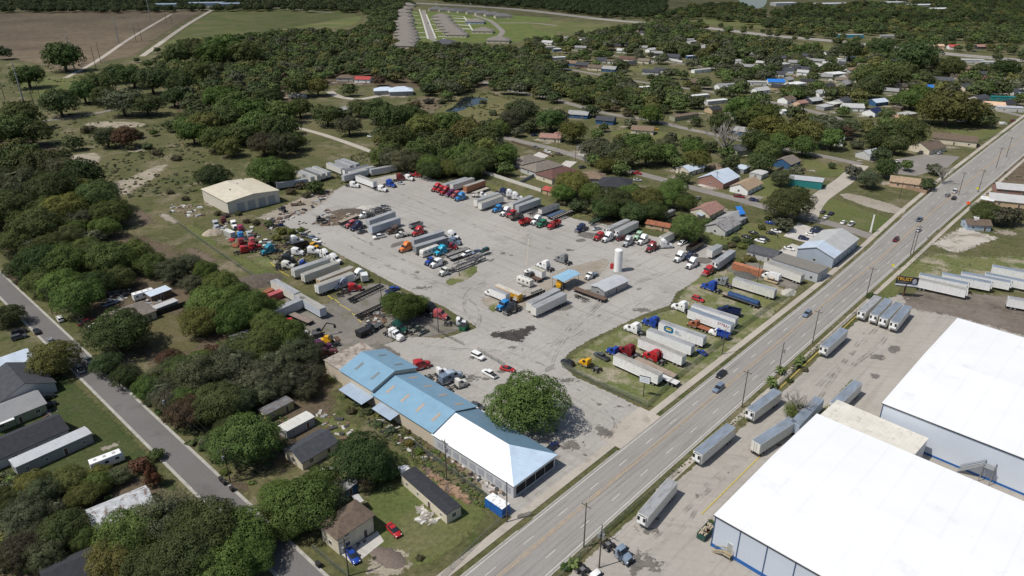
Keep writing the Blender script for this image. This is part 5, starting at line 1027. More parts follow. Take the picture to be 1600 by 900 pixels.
# houses: pixel of the roof middle, ridge azimuth, length, width, wall height, roof form, roof skin and colour, wall colour
HS = '''
80,697,40,17.5,4.3,2.9,mobile,metal_roof,tin,gry|long grey mobile home with shuttered windows beside the left street|mobile_home
26,682,40,20,9.5,3,gable,shingle,char,lgry|dark roofed house just above the long grey mobile home|
18,632,40,13,9,3,gable,metal_roof,gry,sage|grey metal roofed house with a bright blue tarp at its side|
26,590,312,16,14,3,gable,shingle,slate,lgry|navy shingled house with white porch roof at the left edge|
8,562,40,12,9,3,gable,metal_roof,whtb,lgry|pale blue white metal roofed house above the navy shingled house|
-4,606,40,9,6,3,mobile,metal_roof,wht,cream|white roofed home cut by the left edge of the photo|mobile_home
187,788,50,12,7.5,2.8,gable,rusty_roof,tin,brn|streaked tin roofed cottage half buried in the lower left trees|
112,882,50,10,7,3,gable,shingle,char,cream|dark roofed house under the trees at the bottom left|
201,484,40,13,10.5,2.9,hip,shingle,taupe,cream|taupe hipped house behind the round tree beside the dry lawn|
247,455,40,7.5,4.6,2.6,flat,metal_roof,whtb,brn|shed with bright pale roof beside the white camper|shed
254,476,40,9.5,3,2.3,flat,metal_roof,lgry,gry|grey lean-to along the black fence of the left compound|shed
375,522,40,5,4,2.4,gable,metal_roof,gry,gry|small grey shed hidden in the trees left of the lots|shed
431,633,40,8.6,3.6,2.6,mobile,rusty_roof,roofdark,olive|olive walled mobile home with streaked dark roof in the trees|mobile_home
463,658,41,8.6,3.7,2.6,mobile,metal_roof,offwhite,gry|peeling white roofed mobile home between two darker homes|mobile_home
485,692,40,10.5,7.4,2.7,gable,shingle,slate,cream|cream house with dark split roof beside the dark green tree|
541,808,42,9.2,6.2,4.7,hip,shingle,brn,cream|two storey cream house with brown hip roof behind a blue car|
540,757,40,4.5,3.4,2.3,flat,plain_coat,gry,bluew|tiny blue walled shed behind the two storey cream house|shed
672,765,138,17.9,4.0,2.8,mobile,shingle,char,cream|cream mobile home with charcoal roof and debris at its door|mobile_home
568,121,100,15,9,3.2,gable,metal_roof,redr,wht|white garage barn with pinkish red roof|barn
600,138,80,17,11,3.4,hip,metal_roof,whtb,gry|left wing of the sprawling white metal roofed house|
626,138,78,20,14,3.6,hip,metal_roof,whtb,gry|main wing of the sprawling white metal roofed house|
540,119,95,16,9,3,hip,shingle,brn,lgry|brown roofed house left of the red roofed barn|
540,168,50,10,7,2.8,gable,shingle,gry,wht|small grey roofed white house below the curved driveway|
465,147,112,15,4.5,2.8,mobile,metal_roof,wht,lgry|white mobile home beside the yellowish tree above the dirt|mobile_home
859,73,75,13,5,2.8,mobile,metal_roof,lgry,lgry|pale mobile home just left of the blue walled one|mobile_home
874,76,75,15,5,2.8,mobile,metal_roof,wht,bluew|blue walled mobile home with bright white roof|mobile_home
870,89,72,20,5,2.8,mobile,metal_roof,wht,lgry|long white roofed mobile home in front of the blue walled one|mobile_home
892,96,115,15,10,2.9,gable,shingle,brn2,bluew|tan brown roofed house at the start of the upper street|
911,99,115,14,10,2.9,gable,shingle,slate,mar|dark roofed brick house between the tan and brown roofs|
931,103,115,15,10,2.9,gable,shingle,brn,cream|brown roofed house left of the grey blue house|
953,105,115,14,10,2.9,gable,shingle,gry,bluew|blue grey gabled house at the right end of its row|
972,77,100,12,8,2.9,gable,shingle,lgry,wht|small white cottage on the upper street|
980,90,118,18,8,2.9,gable,shingle,mar,cream|long red brown roofed bungalow across from the white cottage|
955,94,110,7,5,2.6,gable,shingle,brn,wht|tiny white shed left of the red brown bungalow|shed
1049,86,115,20,12,3,gable,shingle,slate,gry|dark house behind the long white wall|
1028,81,110,14,9,3,gable,metal_roof,gry,slate|grey metal roofed garage left of the white wall's dark house|
1081,87,80,12,6,2.8,flat,metal_roof,whtb,bluew|pale blue shed right of the white wall|shed
1138,98,95,14,10,3,gable,metal_roof,tin,lgry|grey metal roofed house beside the olive meadow trees|
1153,94,95,12,8,2.8,flat,plain_coat,lgry,wht|white flat roofed carport house behind the grey metal roof|
1096,108,62,22,5,3,mobile,metal_roof,lgry,wht|long white mobile home at the end of the upper street|mobile_home
1085,126,95,13,11,2.6,hip,shingle,brn,brn|round looking brown hip roofed hut beside the dark tree|
1010,135,66,18,5,2.9,mobile,metal_roof,wht,lgry|leftmost of the three bright white mobile homes|mobile_home
1092,148,66,18,5,2.9,mobile,metal_roof,wht,lgry|middle of the three bright white mobile homes|mobile_home
1119,156,66,20,5,2.9,mobile,metal_roof,wht,lgry|rightmost of the three bright white mobile homes|mobile_home
1134,132,72,18,10,3,gable,metal_roof,gry,wht|grey roofed white house with parked car above the white homes|
1075,61,78,17,5,3,mobile,metal_roof,wht,lgry|lone white mobile home under the dark upper trees|mobile_home
1069,179,58,24,6,3.1,mobile,metal_roof,brn2,sage|long sage green mobile home with brown roof|mobile_home
905,175,110,15,9,2.9,gable,shingle,gry,bluew|pale blue cottage behind the big round tree|
947,184,112,13,9,2.9,gable,shingle,slate,bluew|slate blue cottage at the street's edge|
1005,199,108,15,9,2.9,gable,shingle,brn2,cream|brown gabled house beside the yellow car|
861,211,105,14,8,2.8,gable,shingle,pinkr,cream|pinkish roofed bungalow under the tall oak|
872,208,20,7,6,2.8,gable,shingle,pinkr,wht|pinkish roofed white annex beside the pinkish bungalow|
1163,201,120,13,9,2.9,gable,shingle,gry,bluew|grey roofed house with pale blue trim behind the bare tree|
1157,228,60,16,11,3,gable,shingle,dgrey,sage|dark green grey roofed house right of the bare tree|
823,246,50,17,13,3,hip,shingle,taupe,lgry|grey brown hipped house at the left end of the street row|
847,256,50,21,13,3,hip,shingle,taupe,lgry|taupe hipped house with screened porch|
873,266,50,22,13,3,hip,shingle,mar,cream|maroon brown hipped house with dark screened porch|
926,272,100,13,10,2.8,hip,shingle,brn2,gry|brown hipped house behind the big green tree|
962,281,100,17,15,2.7,hip,shingle,char,gry|house with rounded black roof near the red pickup|
917,224,45,10,8,2.8,gable,shingle,slate,gry|grey house with open carport across the street|
860,294,130,6,5,2.5,gable,rusty_roof,redr,tan|small shed with faded red roof by the white fence|shed
1079,259,50,14,9,2.9,gable,metal_roof,whtb,cream|pale blue metal roofed house behind the palms|
1124,272,43,18,15,3.2,gable,metal_roof,whtb,pinkr|big white metal roofed house with brick garages|
1167,285,43,17,10,3,gable,shingle,tanr,wht|tan roofed white bungalow on the open lawn|
1186,269,43,8,7,2.8,arch,plain_coat,lgry,lgry|round white dome shed behind the tan bungalow|shed
1160,261,43,8,6,2.6,flat,metal_roof,whtb,gry|small pale roofed shed in the brush pile|shed
1106,323,43,14,10,2.9,gable,shingle,pinkr,cream|mauve brown roofed house with a light blue porch|
1130,347,43,14,10,2.8,gable,rusty_roof,gry,lgry|patched grey roofed house below the blue tarp|
1144,337,43,11,9,2.9,gable,shingle,gry,lgry|grey roofed house carrying a bright blue tarp|
1030,348,120,11,4.5,2.4,gable,rusty_roof,rust,tan|low shed with rusty orange roof behind the white trailers|shed
1230,248,45,13,11,3,gable,shingle,taupe,bluew|blue walled house with grey brown gables|
1360,236,60,13,10,2.9,gable,metal_roof,tin,lgry|grey metal roofed house by the roadside trees|
1493,213,120,25,11,3.4,gable,shingle,brn,cream|brown roofed church hall long wing beside the main road|church_hall
1450,224,60,17,14,3.2,gable,shingle,brn,cream|brown roofed gabled front wing of the church hall|church_hall
1418,280,118,16,9,2.9,gable,shingle,tanr,peach|tan roofed peach house behind a brown board fence|
1583,290,108,16,9,3,gable,metal_roof,lgry,pinkr|white roofed house at the right edge beyond the road|
1576,307,112,17,10,3,gable,metal_roof,lgry,tan|house with patchy white arched roof and stone front|
1527,345,100,10,7,2.8,gable,shingle,brn,lblue|small derelict house with torn dark roof and pale walls|
1262,85,110,14,9,3,gable,shingle,slate,lgry|slate roofed house by the bright upper meadow|
1293,81,70,8,6,2.8,gable,shingle,slate,wht|small white house on the bright upper meadow|
1311,92,95,13,8,3,flat,metal_roof,wht,wht|white flat garage beside the tall dark tree|garage
1306,114,70,19,12,3,flat,metal_roof,wht,gry|bright white flat roofed store among the right houses|store_building
1329,117,70,16,12,3,gable,shingle,brn,lgry|brown roofed house adjoining the bright white flat roof|
1339,107,100,15,10,3,hip,shingle,brn2,lgry|tan brown hipped house behind the bright white flat roof|
1229,107,100,13,9,3,gable,shingle,slate,whtb|slate roofed pale house beside the rusty red tree|
1212,125,95,15,9,3,gable,plain_coat,bluet,wht|house with a bright blue tarpaulin roof beside white roofs|
1243,130,60,18,10,3,flat,metal_roof,wht,wht|white flat roofed rambling house near the rusty trees|
1329,54,98,34,8,3.6,flat,metal_roof,tin,teal|long turquoise store beside the far highway|store_building
1387,55,98,18,9,3.4,flat,metal_roof,lgry,gry|grey store right of the turquoise one at the highway|store_building
1230,152,50,13,9,3,gable,shingle,brn,wht|white fronted brown roofed cottage at the street's bend|
1252,158,60,9,7,2.8,gable,shingle,pinkr,peach|small pink cottage beside the white fronted one|
1272,154,60,13,8,2.8,gable,metal_roof,lgry,slate|dark walled house with light grey roof behind the pink cottage|
1289,165,60,11,8,2.8,flat,metal_roof,lgry,gry|low light grey roofed garage on the lane|garage
1302,161,60,9,8,2.8,flat,metal_roof,offwhite,brn|cream flat roofed carport house on the lane|
1372,156,65,14,9,2.9,gable,metal_roof,whtb,bluew|vivid blue walled house with pale metal roof|
1365,171,50,14,10,3,gable,shingle,navy,wht|white fronted house with dark navy roof and parked car|
1230,172,80,9,6,2.7,flat,metal_roof,wht,wht|white roofed home peeking above the olive trees|
1461,70,98,20,8,3.4,gable,metal_roof,peach,peach|peach roofed roadside store at the far highway|store_building
1490,71,98,12,9,3.2,gable,shingle,redr,wht|white and red stand beside the far highway|store_building
1535,71,98,14,9,3.2,gable,shingle,pinkr,slate|dusky red roofed store by the highway lot|store_building
1519,93,100,24,9,3.4,flat,metal_roof,lgry,lgry|left pale flat roofed building in front of the highway|store_building
1546,96,100,16,9,3.4,flat,metal_roof,lgry,lgry|right pale flat roofed building in front of the highway|store_building
1511,105,100,14,10,3,hip,shingle,brn2,tan|rusty brown roofed house below the pale flat buildings|
1533,121,60,14,11,3,gable,shingle,mar,tan|maroon gabled tan house near the right edge|
1469,122,105,22,11,3,gable,shingle,dgrey,gry|long dark roofed house above the blue tarp roof|
1452,134,95,13,8,3,gable,plain_coat,bluet,wht|house under the brightest blue tarp roof right of the wood|
1507,133,60,14,11,3,gable,shingle,slate,cream|slate gabled cream house behind the olive oak|
1568,151,105,18,6,3,flat,metal_roof,tealw,tealw|teal roofed stall beside the right hand parking|store_building
1574,122,80,10,7,3,gable,metal_roof,lgry,lgry|pale metal roofed shed at the right edge|shed
1594,133,100,16,9,3,flat,metal_roof,lgry,wht|white flat roofed building cut by the right edge|store_building
1405,166,50,9,7,2.6,flat,plain_coat,taupe,brn|brownish shed beside the vivid blue house|shed
1417,177,65,14,8,2.8,flat,metal_roof,lgry,peach|peach walled house with half grey half white roof|
1451,162,50,11,8,2.9,gable,shingle,lgry,slate|dark walled house hiding left of the olive oak|
1553,161,110,15,9,3,gable,shingle,peach,lgry|peach roofed building right of the olive oak|
1578,167,108,18,8,3,flat,metal_roof,tin,lgry|grey metal roofed building by the road's right edge|store_building
'''
HCOL = {}
for line in HS.strip().split('\n'):
    a_,lab,nm = (line.split('|')+[''])[:3]; f = a_.split(',')
    nm = nm or 'house'
    HCOL[lab] = house(float(f[0]),float(f[1]),float(f[2]),float(f[3]),float(f[4]),float(f[5]),f[6],f[7],f[8],f[9],lab,nm,nm.replace('_',' '),{'mobile_home': 'mobile homes','house': 'houses of the neighbourhood','shed': 'sheds','store_building': 'roadside stores'}.get(nm))
# the estate of matching hipped houses
EST = [(x,y,96,'left') for x,y in ((637,6),(631,11),(629,16),(630,21.5),(632,27),(630,31.5),(630,36.5),(632,41.5),(634,46.5),(634,51),(635,56),(633,61),(631,67))]+[(x,y,96,'mid') for x,y in ((689,23),(692,28),(695,33),(699,37.5),(704,42),(709,46),(714,50.5))]+[(x,y,80,'back') for x,y in ((682,12),(698,13),(713,14),(727,15),(741,16.5),(755,18),(770,20),(786,22.5))]+[(743,31,96,'one'),(755,45,96,'two'),(779,59,96,'three'),(695,64,96,'four')]
ELAB = dict(left='grey brown hipped house in the left row of the housing estate',mid='brown hipped house in the middle row of the housing estate',back='grey hipped house in the back row of the housing estate along the highway',one='lone blue grey estate house on the lawn left of the curved street',two='lone brown estate house with white drive inside the curved street',three='estate house at the wood edge beside the curved street',four='dark estate house where the straight estate street meets the wood')
for x,y,a_,k_ in EST: house(x,y,a_,30,24,3.4,'hip','shingle',dict(back=(.12,.12,.125),four=(.07,.075,.085),one=(.19,.17,.16)).get(k_,(.19,.17,.155)),'lblue' if k_ == 'one' else 'cream',ELAB[k_],'estate_house','house','hipped houses of the estate, '+k_,wins=True,rise=4.5)
for x,y,l_,lab in ((1225,4,50,'leftmost'),(1300,5,70,'second from the left'),(1392,3,60,'third from the left'),(1442,7,70,'fourth from the left'),(1466,13,50,'rightmost')): house(x,y,80,l_,26,6,'flat','metal_roof','wht','lgry',lab+' of the long white roofs at the top right','warehouse','warehouse','long white roofs at the top right',door=False)
for x,y,l_,lab in ((262,6,60,'left'),(318,4,80,'middle'),(362,5,60,'right')): house(x,y,85,l_,34,6,'flat','metal_roof','lblue','bluegrey',lab+' of the blue grey depot roofs at the top left','warehouse','warehouse','depot roofs at the top left',door=False)
rg = random.Random(31)
for poly,n,where in (([(1140,88),(1260,72),(1330,72),(1480,98),(1590,112),(1590,160),(1440,182),(1340,192),(1200,150)],50,'among the crowded right hand trees'),([(830,62),(1000,44),(1110,56),(1140,110),(1010,125),(860,102)],18,'among the upper middle trees'),([(1080,160),(1190,170),(1330,205),(1300,235),(1180,215),(1090,190)],8,'among the olive grove trees')):
    k_ = 0
    for _ in range(4000):
        if k_ >= n: break
        x,y = rg.uniform(min(p[0] for p in poly),max(p[0] for p in poly)),rg.uniform(min(p[1] for p in poly),max(p[1] for p in poly)); p = G(x,y,3.5)
        if not inside(poly,x,y) or any((p.x-a)**2+(p.y-c)**2 < (w_+9)**2 for a,c,w_ in OCC) or any(((sa+(sb-sa)*max(0,min(1,(p.to_2d()-sa).dot(sb-sa)/max(1e-6,(sb-sa).length_squared)))) - p.to_2d()).length < sw+7 for sa,sb,sw in SEG): continue
        k_ += 1; ty = rg.choice((('gable','shingle',(.17,.14,.11),'cream','brown roofed'),('gable','shingle','slate','lgry','dark roofed'),('gable','metal_roof','lgry','wht','pale roofed'),('flat','metal_roof','lgry','lgry','flat roofed'),('gable','metal_roof','gry','sage','grey roofed'),('gable','shingle','char','tan','charcoal roofed')))
        house(x,y,rg.choice((50,60,100,110,118)),rg.uniform(10,17),rg.uniform(7,10),2.9,ty[0],ty[1],ty[2],ty[3],'small '+ty[4]+' house standing '+where,'house','house','small '+ty[4]+' houses '+where)
# yards of trodden dirt round the far houses, one sheet
b = MB(); inn = []; rg = random.Random(9)
for x,y,w_ in list(OCC):
    if math.hypot(x,y) < 330 or w_ < 4.5: continue
    for _ in range(2):
        cx_,cy_ = x+rg.uniform(-12,12),y+rg.uniform(-14,8); rr = rg.uniform(3,8); z_ = .075+rg.random()*.03; o_ = len(b.v)
        b.v.append((cx_,cy_,z_)); inn.append(1.); b.v += [(cx_+rr*1.4*math.cos(k_*.524),cy_+rr*math.sin(k_*.524),z_) for k_ in range(12)]; inn += [0.]*12
        b.f += [(o_,o_+1+k_,o_+1+(k_+1) % 12) for k_ in range(12)]; b.m += [0]*12
me = b.mesh('yard_dirt','pale_dirt'); at = me.attributes.new('inner','FLOAT','POINT'); at.data.foreach_set('value',inn); tag(obj('yard_dirt',me),kind='structure')
# small fittings on houses near the camera
def slab_roof(r,pts,z,m,col,name='porch_roof',t=.1):
    P = [G(x,y,z) for x,y in pts]; inv = Matrix.Rotation(-r.rotation_euler.z,4,'Z'); q = [inv @ (p-r.location) for p in P]; q = [(p.x,p.y,z) for p in q]
    b = MB(); n = len(q); b.add(q+[(x,y,zz+t) for x,y,zz in q],[tuple(range(n)),tuple(range(n,2*n))]+[(i,(i+1) % n,(i+1) % n+n,i+n) for i in range(n)]); o = obj(name,b.mesh(name,m),r,color=cc(col))
    for x,y,zz in q: obj('post',MB().tube((x*.97,y*.97,0),(x*.97,y*.97,z),.06,n=6).mesh('post','black_frame'),r)
    return o
hl = lambda t: next(o for l,o in HCOL.items() if t in l)
slab_roof(hl('navy shingled'),[(27,576),(59,570),(70,582),(40,592)],3.7,'metal_roof','wht')
slab_roof(hl('bright blue tarp at its side'),[(-14,656),(18,648),(23,655),(-10,668)],2.8,'metal_roof','wht')
slab_roof(hl('bright blue tarp at its side'),[(-6,640),(3,639),(7,648),(-6,653)],3.1,'plain_coat',(.02,.30,.62),'tarp')
slab_roof(hl('two storey'),[(549,775),(560,772),(569,783),(560,787)],3.0,'metal_roof','lgry')
slab_roof(hl('light blue porch'),[(1086,333),(1097,329),(1106,333),(1096,338)],2.6,'metal_roof','lblue')
slab_roof(hl('carrying a bright blue'),[(1149,323),(1158,322),(1165,334),(1156,336)],4.6,'plain_coat','bluet','tarp')
slab_roof(hl('patchy white arched'),[(1533,306),(1556,309),(1553,315),(1532,311)],3.0,'metal_roof','wht')
slab_roof(hl('torn dark roof'),[(1521,338),(1531,336),(1530,344),(1523,345)],4.2,'plain_coat','lgry','tarp')
# ------------------------------------------------------------------ vehicles: kind, pixel, azimuth of the nose, colour, label
UR,DR,DL,UL = 43,133,223,313
def T(kit,a,b,body,label,roof='roofgrey',**kw): return V(kit,a[0],a[1],None,body,label,roof=roof,q=b,**kw) # a = nose end, b = tail end of the roof
# --- upper row against the trees
T('van53',(697,287),(727,278),'silver','dull grey trailer rearmost behind the three red trucks','roofgrey')
T('van53',(703,289),(741,277),'offwhite','silver white trailer with streaked side behind the red trucks','roofgrey')
V('aero',684,293,DL,'red','leftmost red semi truck of the upper row')
V('midroof',691,294.5,DL,'red','second red semi truck from the left of the upper row')
V('aero',697,298.5,DL,'red','third red semi truck, nose forward, of the upper row')
V('classic',706,301,DL,'purple','dark purple semi truck beside the third red one')
V('midroof',714.5,303,DL,'pink','dusty pink red semi truck before the orange trailer')
V('aero',721,307.5,DL,'sky','teal blue semi truck in front of the orange trailer')
T('van48',(723,292),(759,280),'terra','orange sided trailer in the upper row','rooftan')
T('flat40',(735,303),(766,292),'grey','empty pale flatbed right of the orange trailer',deck=(.40,.37,.32))
V('wrecker',750,304.5,100,'white','white tow truck wedged behind a tan roofed trailer',bed='offwhite')
T('van53',(742,313),(780,301),'offwhite','grey white trailer tilted beside the plain white one','roofgrey')
T('van53',(748,318),(785.5,304.5),'offwhite','plain white trailer with patched roof in the upper row','rooftan')
V('midroof',786,298.5,120,'navy','navy semi truck nosed up behind the patched white trailer')
V('aero',796,303,100,'white','white semi truck backed against the grass strip')
V('aero',805,307,100,'white','second white semi truck turned sideways at the grass strip')
V('midroof',779.5,325,DL,'sky','bright blue semi truck with white rear in the upper row')
T('van53',(797,319),(832,305),'offwhite','left trailer of the tight silver roofed pair','roofgrey')
T('van53',(806,322.5),(844,309),'silver','right trailer of the tight silver roofed pair','roofgrey')
V('aero',792,330.5,DL,'white','white semi truck left of the red one at the tight pair')
V('midroof',802,333,DL,'red','red semi truck squeezed behind the grey dump truck')
V('dump_truck',807,337.5,UR,'dgrey','grey dump truck with dirty bed facing away',bed=(.13,.11,.10))
V('dump_truck',822,345.5,UR,'red','red dump truck facing away with its bed toward the lot',bed='red')
T('skeleton',(822,338),(852,321),'black','black empty chassis trailer behind the red dump truck')
T('end_dump',(838,331),(877,318),'offwhite','white nosed dump trailer under a dark tarp',tarp=(.09,.09,.10))
V('aero',840,344,DL,'white','white semi truck left of the green one')
V('midroof',849,348,DL,'green','bright green semi truck in the upper row')
T('flat40',(855,339),(882,328),'blue','blue decked flatbed behind the green semi truck',deck=(.06,.10,.17))
T('rib_trailer',(862,343),(894,330),'black','black ribbed trailer with pale hoops behind the red dump truck nose',hoop=(.36,.33,.30))
V('dump_truck',865.5,350.5,DL,'red','red dump truck facing the camera at the row end',bed=(.36,.03,.03))
# --- upper row, right half
V('classic',909,355.5,DL,'navy','dark navy semi truck pulling the hooped trailer')
T('rib_trailer',(920,350),(954,335),'black','long black hooped trailer hitched to the navy semi truck')
V('sedan',932,357,240,'silver','silver sedan between the navy truck and red truck')
T('reefer',(946,358),(984,341.5),'offwhite','left refrigerated trailer behind the bright red truck','roofgrey',group='refrigerated trailers in the truck lot')
T('reefer',(961,361.5),(997,344),'offwhite','right refrigerated trailer hitched to the tall white truck','roofgrey',group='refrigerated trailers in the truck lot')
V('midroof',938,368,DL,'red','bright red semi truck beside the tall white one')
V('aero',951,370.5,DL,'white','tall white semi truck beside the bright red one')
V('suv',970,373,240,'maroon','maroon car behind the silver semi truck')
V('aero',982,377,215,'silver','silver semi truck standing alone in the upper right row')
V('midroof',999,367,215,'lgreen','pale green truck behind a tall white semi truck')
V('aero',1006,374.5,222,'white','tall white semi truck in front of the pale green one')
V('aero',1019,385.5,220,'dred','dark red semi truck standing left of a turned white truck')
V('aero',1037,382,85,'white','white semi truck turned sideways beside the dark red one')
V('van28',1042,370,UR,'offwhite','short beige box trailer behind the turned white truck',roof='rooftan',z=3)
V('suv',1055,369,43,'dgrey','dark grey car half hidden behind the beige box trailer')
V('pickup',1066,379,223,'white','white pickup with camper roof left of the brown dump trailer')
V('dump_trailer',1087,381,DL,'black','black dump trailer with rusty brown inside')
V('aero',1063.5,401,DL,'white','white semi truck parked left of the navy pickup')
V('daycab',1080,398,DL,'navy','navy pickup style truck between two white semi trucks')
V('aero',1082.5,411,DL,'white','white semi truck nearest the grass corner')
V('van28',1117,387,DL,'offwhite','short white box trailer standing alone',roof='roofgrey',z=4)
V('classic',1108,422,DL,'red','red long nosed semi truck pulling the grey reefer')
T('reefer',(1117,410.5),(1147,389.5),'silver','grey refrigerated trailer behind the red long nosed truck','roofgrey',group='refrigerated trailers in the truck lot')
# --- right corner by the store
V('container',1169,416.5,DR,'terra','tan orange container on the gravel beside the white trailer')
T('van53',(1194,407.5),(1258,430.5),'offwhite','long white trailer in front of the flat roofed building','rooftan')
V('box_truck_short',1210,433,UL,'white','white service van beside the long white trailer',z=1.5)
V('pickup',1205,438,UL,'tan','cream coloured old pickup beside the white service van')
T('van53',(1147,433.5),(1213,453),'offwhite','white trailer hitched to the chrome grey truck','roofgrey')
V('classic',1131,440,UL,'grey','chrome grey long nosed semi truck on the grass')
V('aero',1112,448,UL,'blue','blue semi truck hauling the tarped load')
T('tarp_flat',(1125,456),(1190,478),'black','flatbed with a blue tarped load',tarp=(.02,.06,.16))
# --- grass yard by the main road
V('suv',1091,467,DR,'red','red car alone on the grass yard')
V('aero',1066,480,UL,'white','white semi truck at the head of the twin white trailers')
T('van53',(1084,475.5),(1150.5,496.5),'white','back one of the twin white trailers on the grass','roofgrey')
tw = T('van53',(1077,482),(1146,507),'white','front one of the twin white trailers with red lettering','roofblue')
V('dump_truck',1139,485,300,'navy','navy dump truck behind the twin white trailers',bed='navy')
V('flatbed_truck',1091.5,510,UL,'rust','rusty orange flatbed truck beside the twin trailers',bed='rust')
V('dump_truck',1124,520,UL,'white','white cab dump truck with blue bed by the fence',bed='blue',s=.88)
V('aero',1021,504.5,UL,'blue','blue semi truck pulling the trailer with an oval sign')
lg = T('van53',(1034.5,502.5),(1099.5,525.5),'white','white trailer with a blue and yellow oval emblem','roofgrey')
V('aero',992,514,UL,'white','white semi truck in front of a plain white trailer on the grass')
T('van53',(1013,513.5),(1084,540),'white','plain white trailer with grey roof behind the white truck','roofgrey')
T('van53',(1001,527),(1069,555.5),'white','plain white trailer with stained tan roof on the grass','rooftan')
V('pickup',940,556,318,'dgrey','dark grey pickup left of the blue short truck')
V('daycab',965,550,UL,'blue','short blue truck peeking from behind the sign trailer')
V('aero',983,548.5,UL,'dred','dark red semi truck behind the short blue one')
V('aero',1023,557,UL,'red','bright red semi truck between the flatbed and white trailer')
T('flat48',(993,559),(1056,588),'black','long flatbed with weathered pink brown planks',deck=(.32,.25,.20))
T('van53',(962.5,553.5),(1032,584.5),'white','nearest white trailer behind the roadside sign','rooftan')
V('flat28',1040,592,UL,'grey','white decked low trailer at the fence corner',deck=(.62,.62,.60),z=1.)
V('sedan',1097,550,330,'blue','small blue car at the tail of a white trailer',s=.85)
V('suv',887,566,UL,'black','black car parked at the lot gate')
V('daycab',922,568,UL,'yellow','yellow day cab truck on the sandy grass')
# --- central double row
V('car_carrier_short',594,328,233,'black','loaded car carrier beside the dirt heap')
V('wrecker',572,335.5,233,'white','white cab at the head of the car carrier',bed='dgrey')
V('sedan',590,329,233,'dgrey','dark car on the car carrier by the dirt heap',lift=1.05); V('sedan',599,325,233,'silver','silver car on the car carrier by the dirt heap',lift=1.05)
T('flat40',(523,350),(565,333),'black','old flatbed with grey brown planks beside the dirt heap',deck=(.33,.28,.22))
T('skeleton_short',(532,353),(552,343),'black','black low frame trailer left of the red truck')
V('midroof',551,349,DL,'pink','faded red semi truck left of the dark blue one')
V('aero',560,353,DL,'navy','dark blue semi truck hitched to a ribbed grey trailer')
T('van53',(572,345),(617,329),'silver','upper grey trailer of the central pair','roofgrey')
T('van53',(578,354),(623,339.5),(.42,.46,.52),'lower blue grey trailer of the central pair','roofgrey')
V('sedan',565.5,362,240,'dgrey','dark grey sedan in front of the dark blue truck')
V('pickup',592.5,369,238,'white','white pickup in front of the central trailer pair')
V('classic',617,358.5,235,'brown','brown and silver long nosed truck in the central row')
V('flatbed_truck',629,367,238,'offwhite','cream flatbed work truck left of the red truck',bed=(.25,.24,.22),s=.9)
V('dump_trailer_short',650,350,UR,'grey','grey tipper trailer behind the red semi truck',z=2)
V('aero',655,361.5,DL,'red','red semi truck in the central row')
V('aero',636,386,DL,'orange','orange semi truck in the central row')
T('van53',(645.5,374),(690,360.5),'silver','grey trailer hitched to the orange truck','roofgrey')
T('van53',(650,384),(694,371),'grey','grey trailer between the orange hitched one and motorhome','roofgrey')
V('aero',705,368,118,'white','white and blue semi truck at the trailers far end')
V('midroof',707,376,110,'bluegrey','blue grey semi truck below the white and blue one')
V('daycab',702,384,105,'dred','dark red truck behind the bright blue one')
V('motorhome',671,392,DL,'offwhite','white motorhome between trailer and bright blue truck')
V('aero',691,391.5,DL,'cyan','bright sky blue semi truck beside the motorhome')
V('daycab',676,406,DL,'blue','royal blue truck with a long flatbed')
T('flat40',(697,399),(731,387),'grey','left flatbed of the grey decked pair',deck=(.20,.19,.185))
T('flat40',(703,404),(738,391.5),'grey','right flatbed of the grey decked pair',deck=(.25,.245,.24))
V('midroof',685,409.5,DL,'white','white semi truck hitched to the right grey flatbed')
V('daycab',698.5,422,DL,'offwhite','silver white truck pulling the car transporter by the island')
V('car_carrier',733,409,DL,'black','car transporter carrying three cars beside the grass island')
V('suv',729,402,DL,'white','white car on the transporter',lift=1.8); V('sedan',744,399,DL,'bluegrey','blue grey car on the transporter',lift=1.8); V('suv',757,395,DL,'dgreen','dark teal car on the transporter',lift=1.2)
# --- fuel island
V('box_truck_long',781,461,UL,'white','white box truck beside the yellow box',roof='roofgrey',z=2)
V('container',794,453,UL,'yellow','yellow container with pale roof on the sand',roof=(.55,.52,.45),z=3,lift=.6)
V('step_van',820,439,UL,'offwhite','white step van with red picture on its side')
V('flatbed_truck',832,433,UL,'dgrey','black flatbed truck behind the step van',bed='brown')
V('box_truck',840,425,UL,'white','white box truck with cream roof above the step van',roof=(.55,.52,.42),z=2.4)
V('aero',852,415,UL,'white','white semi truck behind the cream roofed box truck')
V('aero',880,405,UL,'grey','dark grey semi truck on the concrete pad')
V('loader',874,447,200,'yellow','yellow loader under the blue canopy',s=1.4)
V('wrecker',924,429,223,'white','white service truck beside the kerb at the office',bed='bluegrey',s=.85)
V('midroof',789.5,475,DL,'sky','bright blue semi truck hauling concrete blocks')
fb2 = T('flat48',(804,468),(846,451.5),'grey','flatbed stacked with concrete blocks',deck=(.36,.33,.29))
V('classic',801,481,DL,'black','black chrome trimmed semi truck beside the blue one')
T('van53',(826,474),(872,450.5),'offwhite','back trailer of the lone pair by the fuel island','roofgrey')
tx = T('van53',(833.5,480),(881.5,457.5),'offwhite','front trailer of the lone pair with faint blue lettering','roofgrey')
T('flat48',(898,450),(945,467),'rust','long rusty brown flatbed below the scale office',deck=(.13,.085,.06))
V('skeleton_short',909,464,DR,'black','black gooseneck trailer beside the lone trailer pair',s=.7)
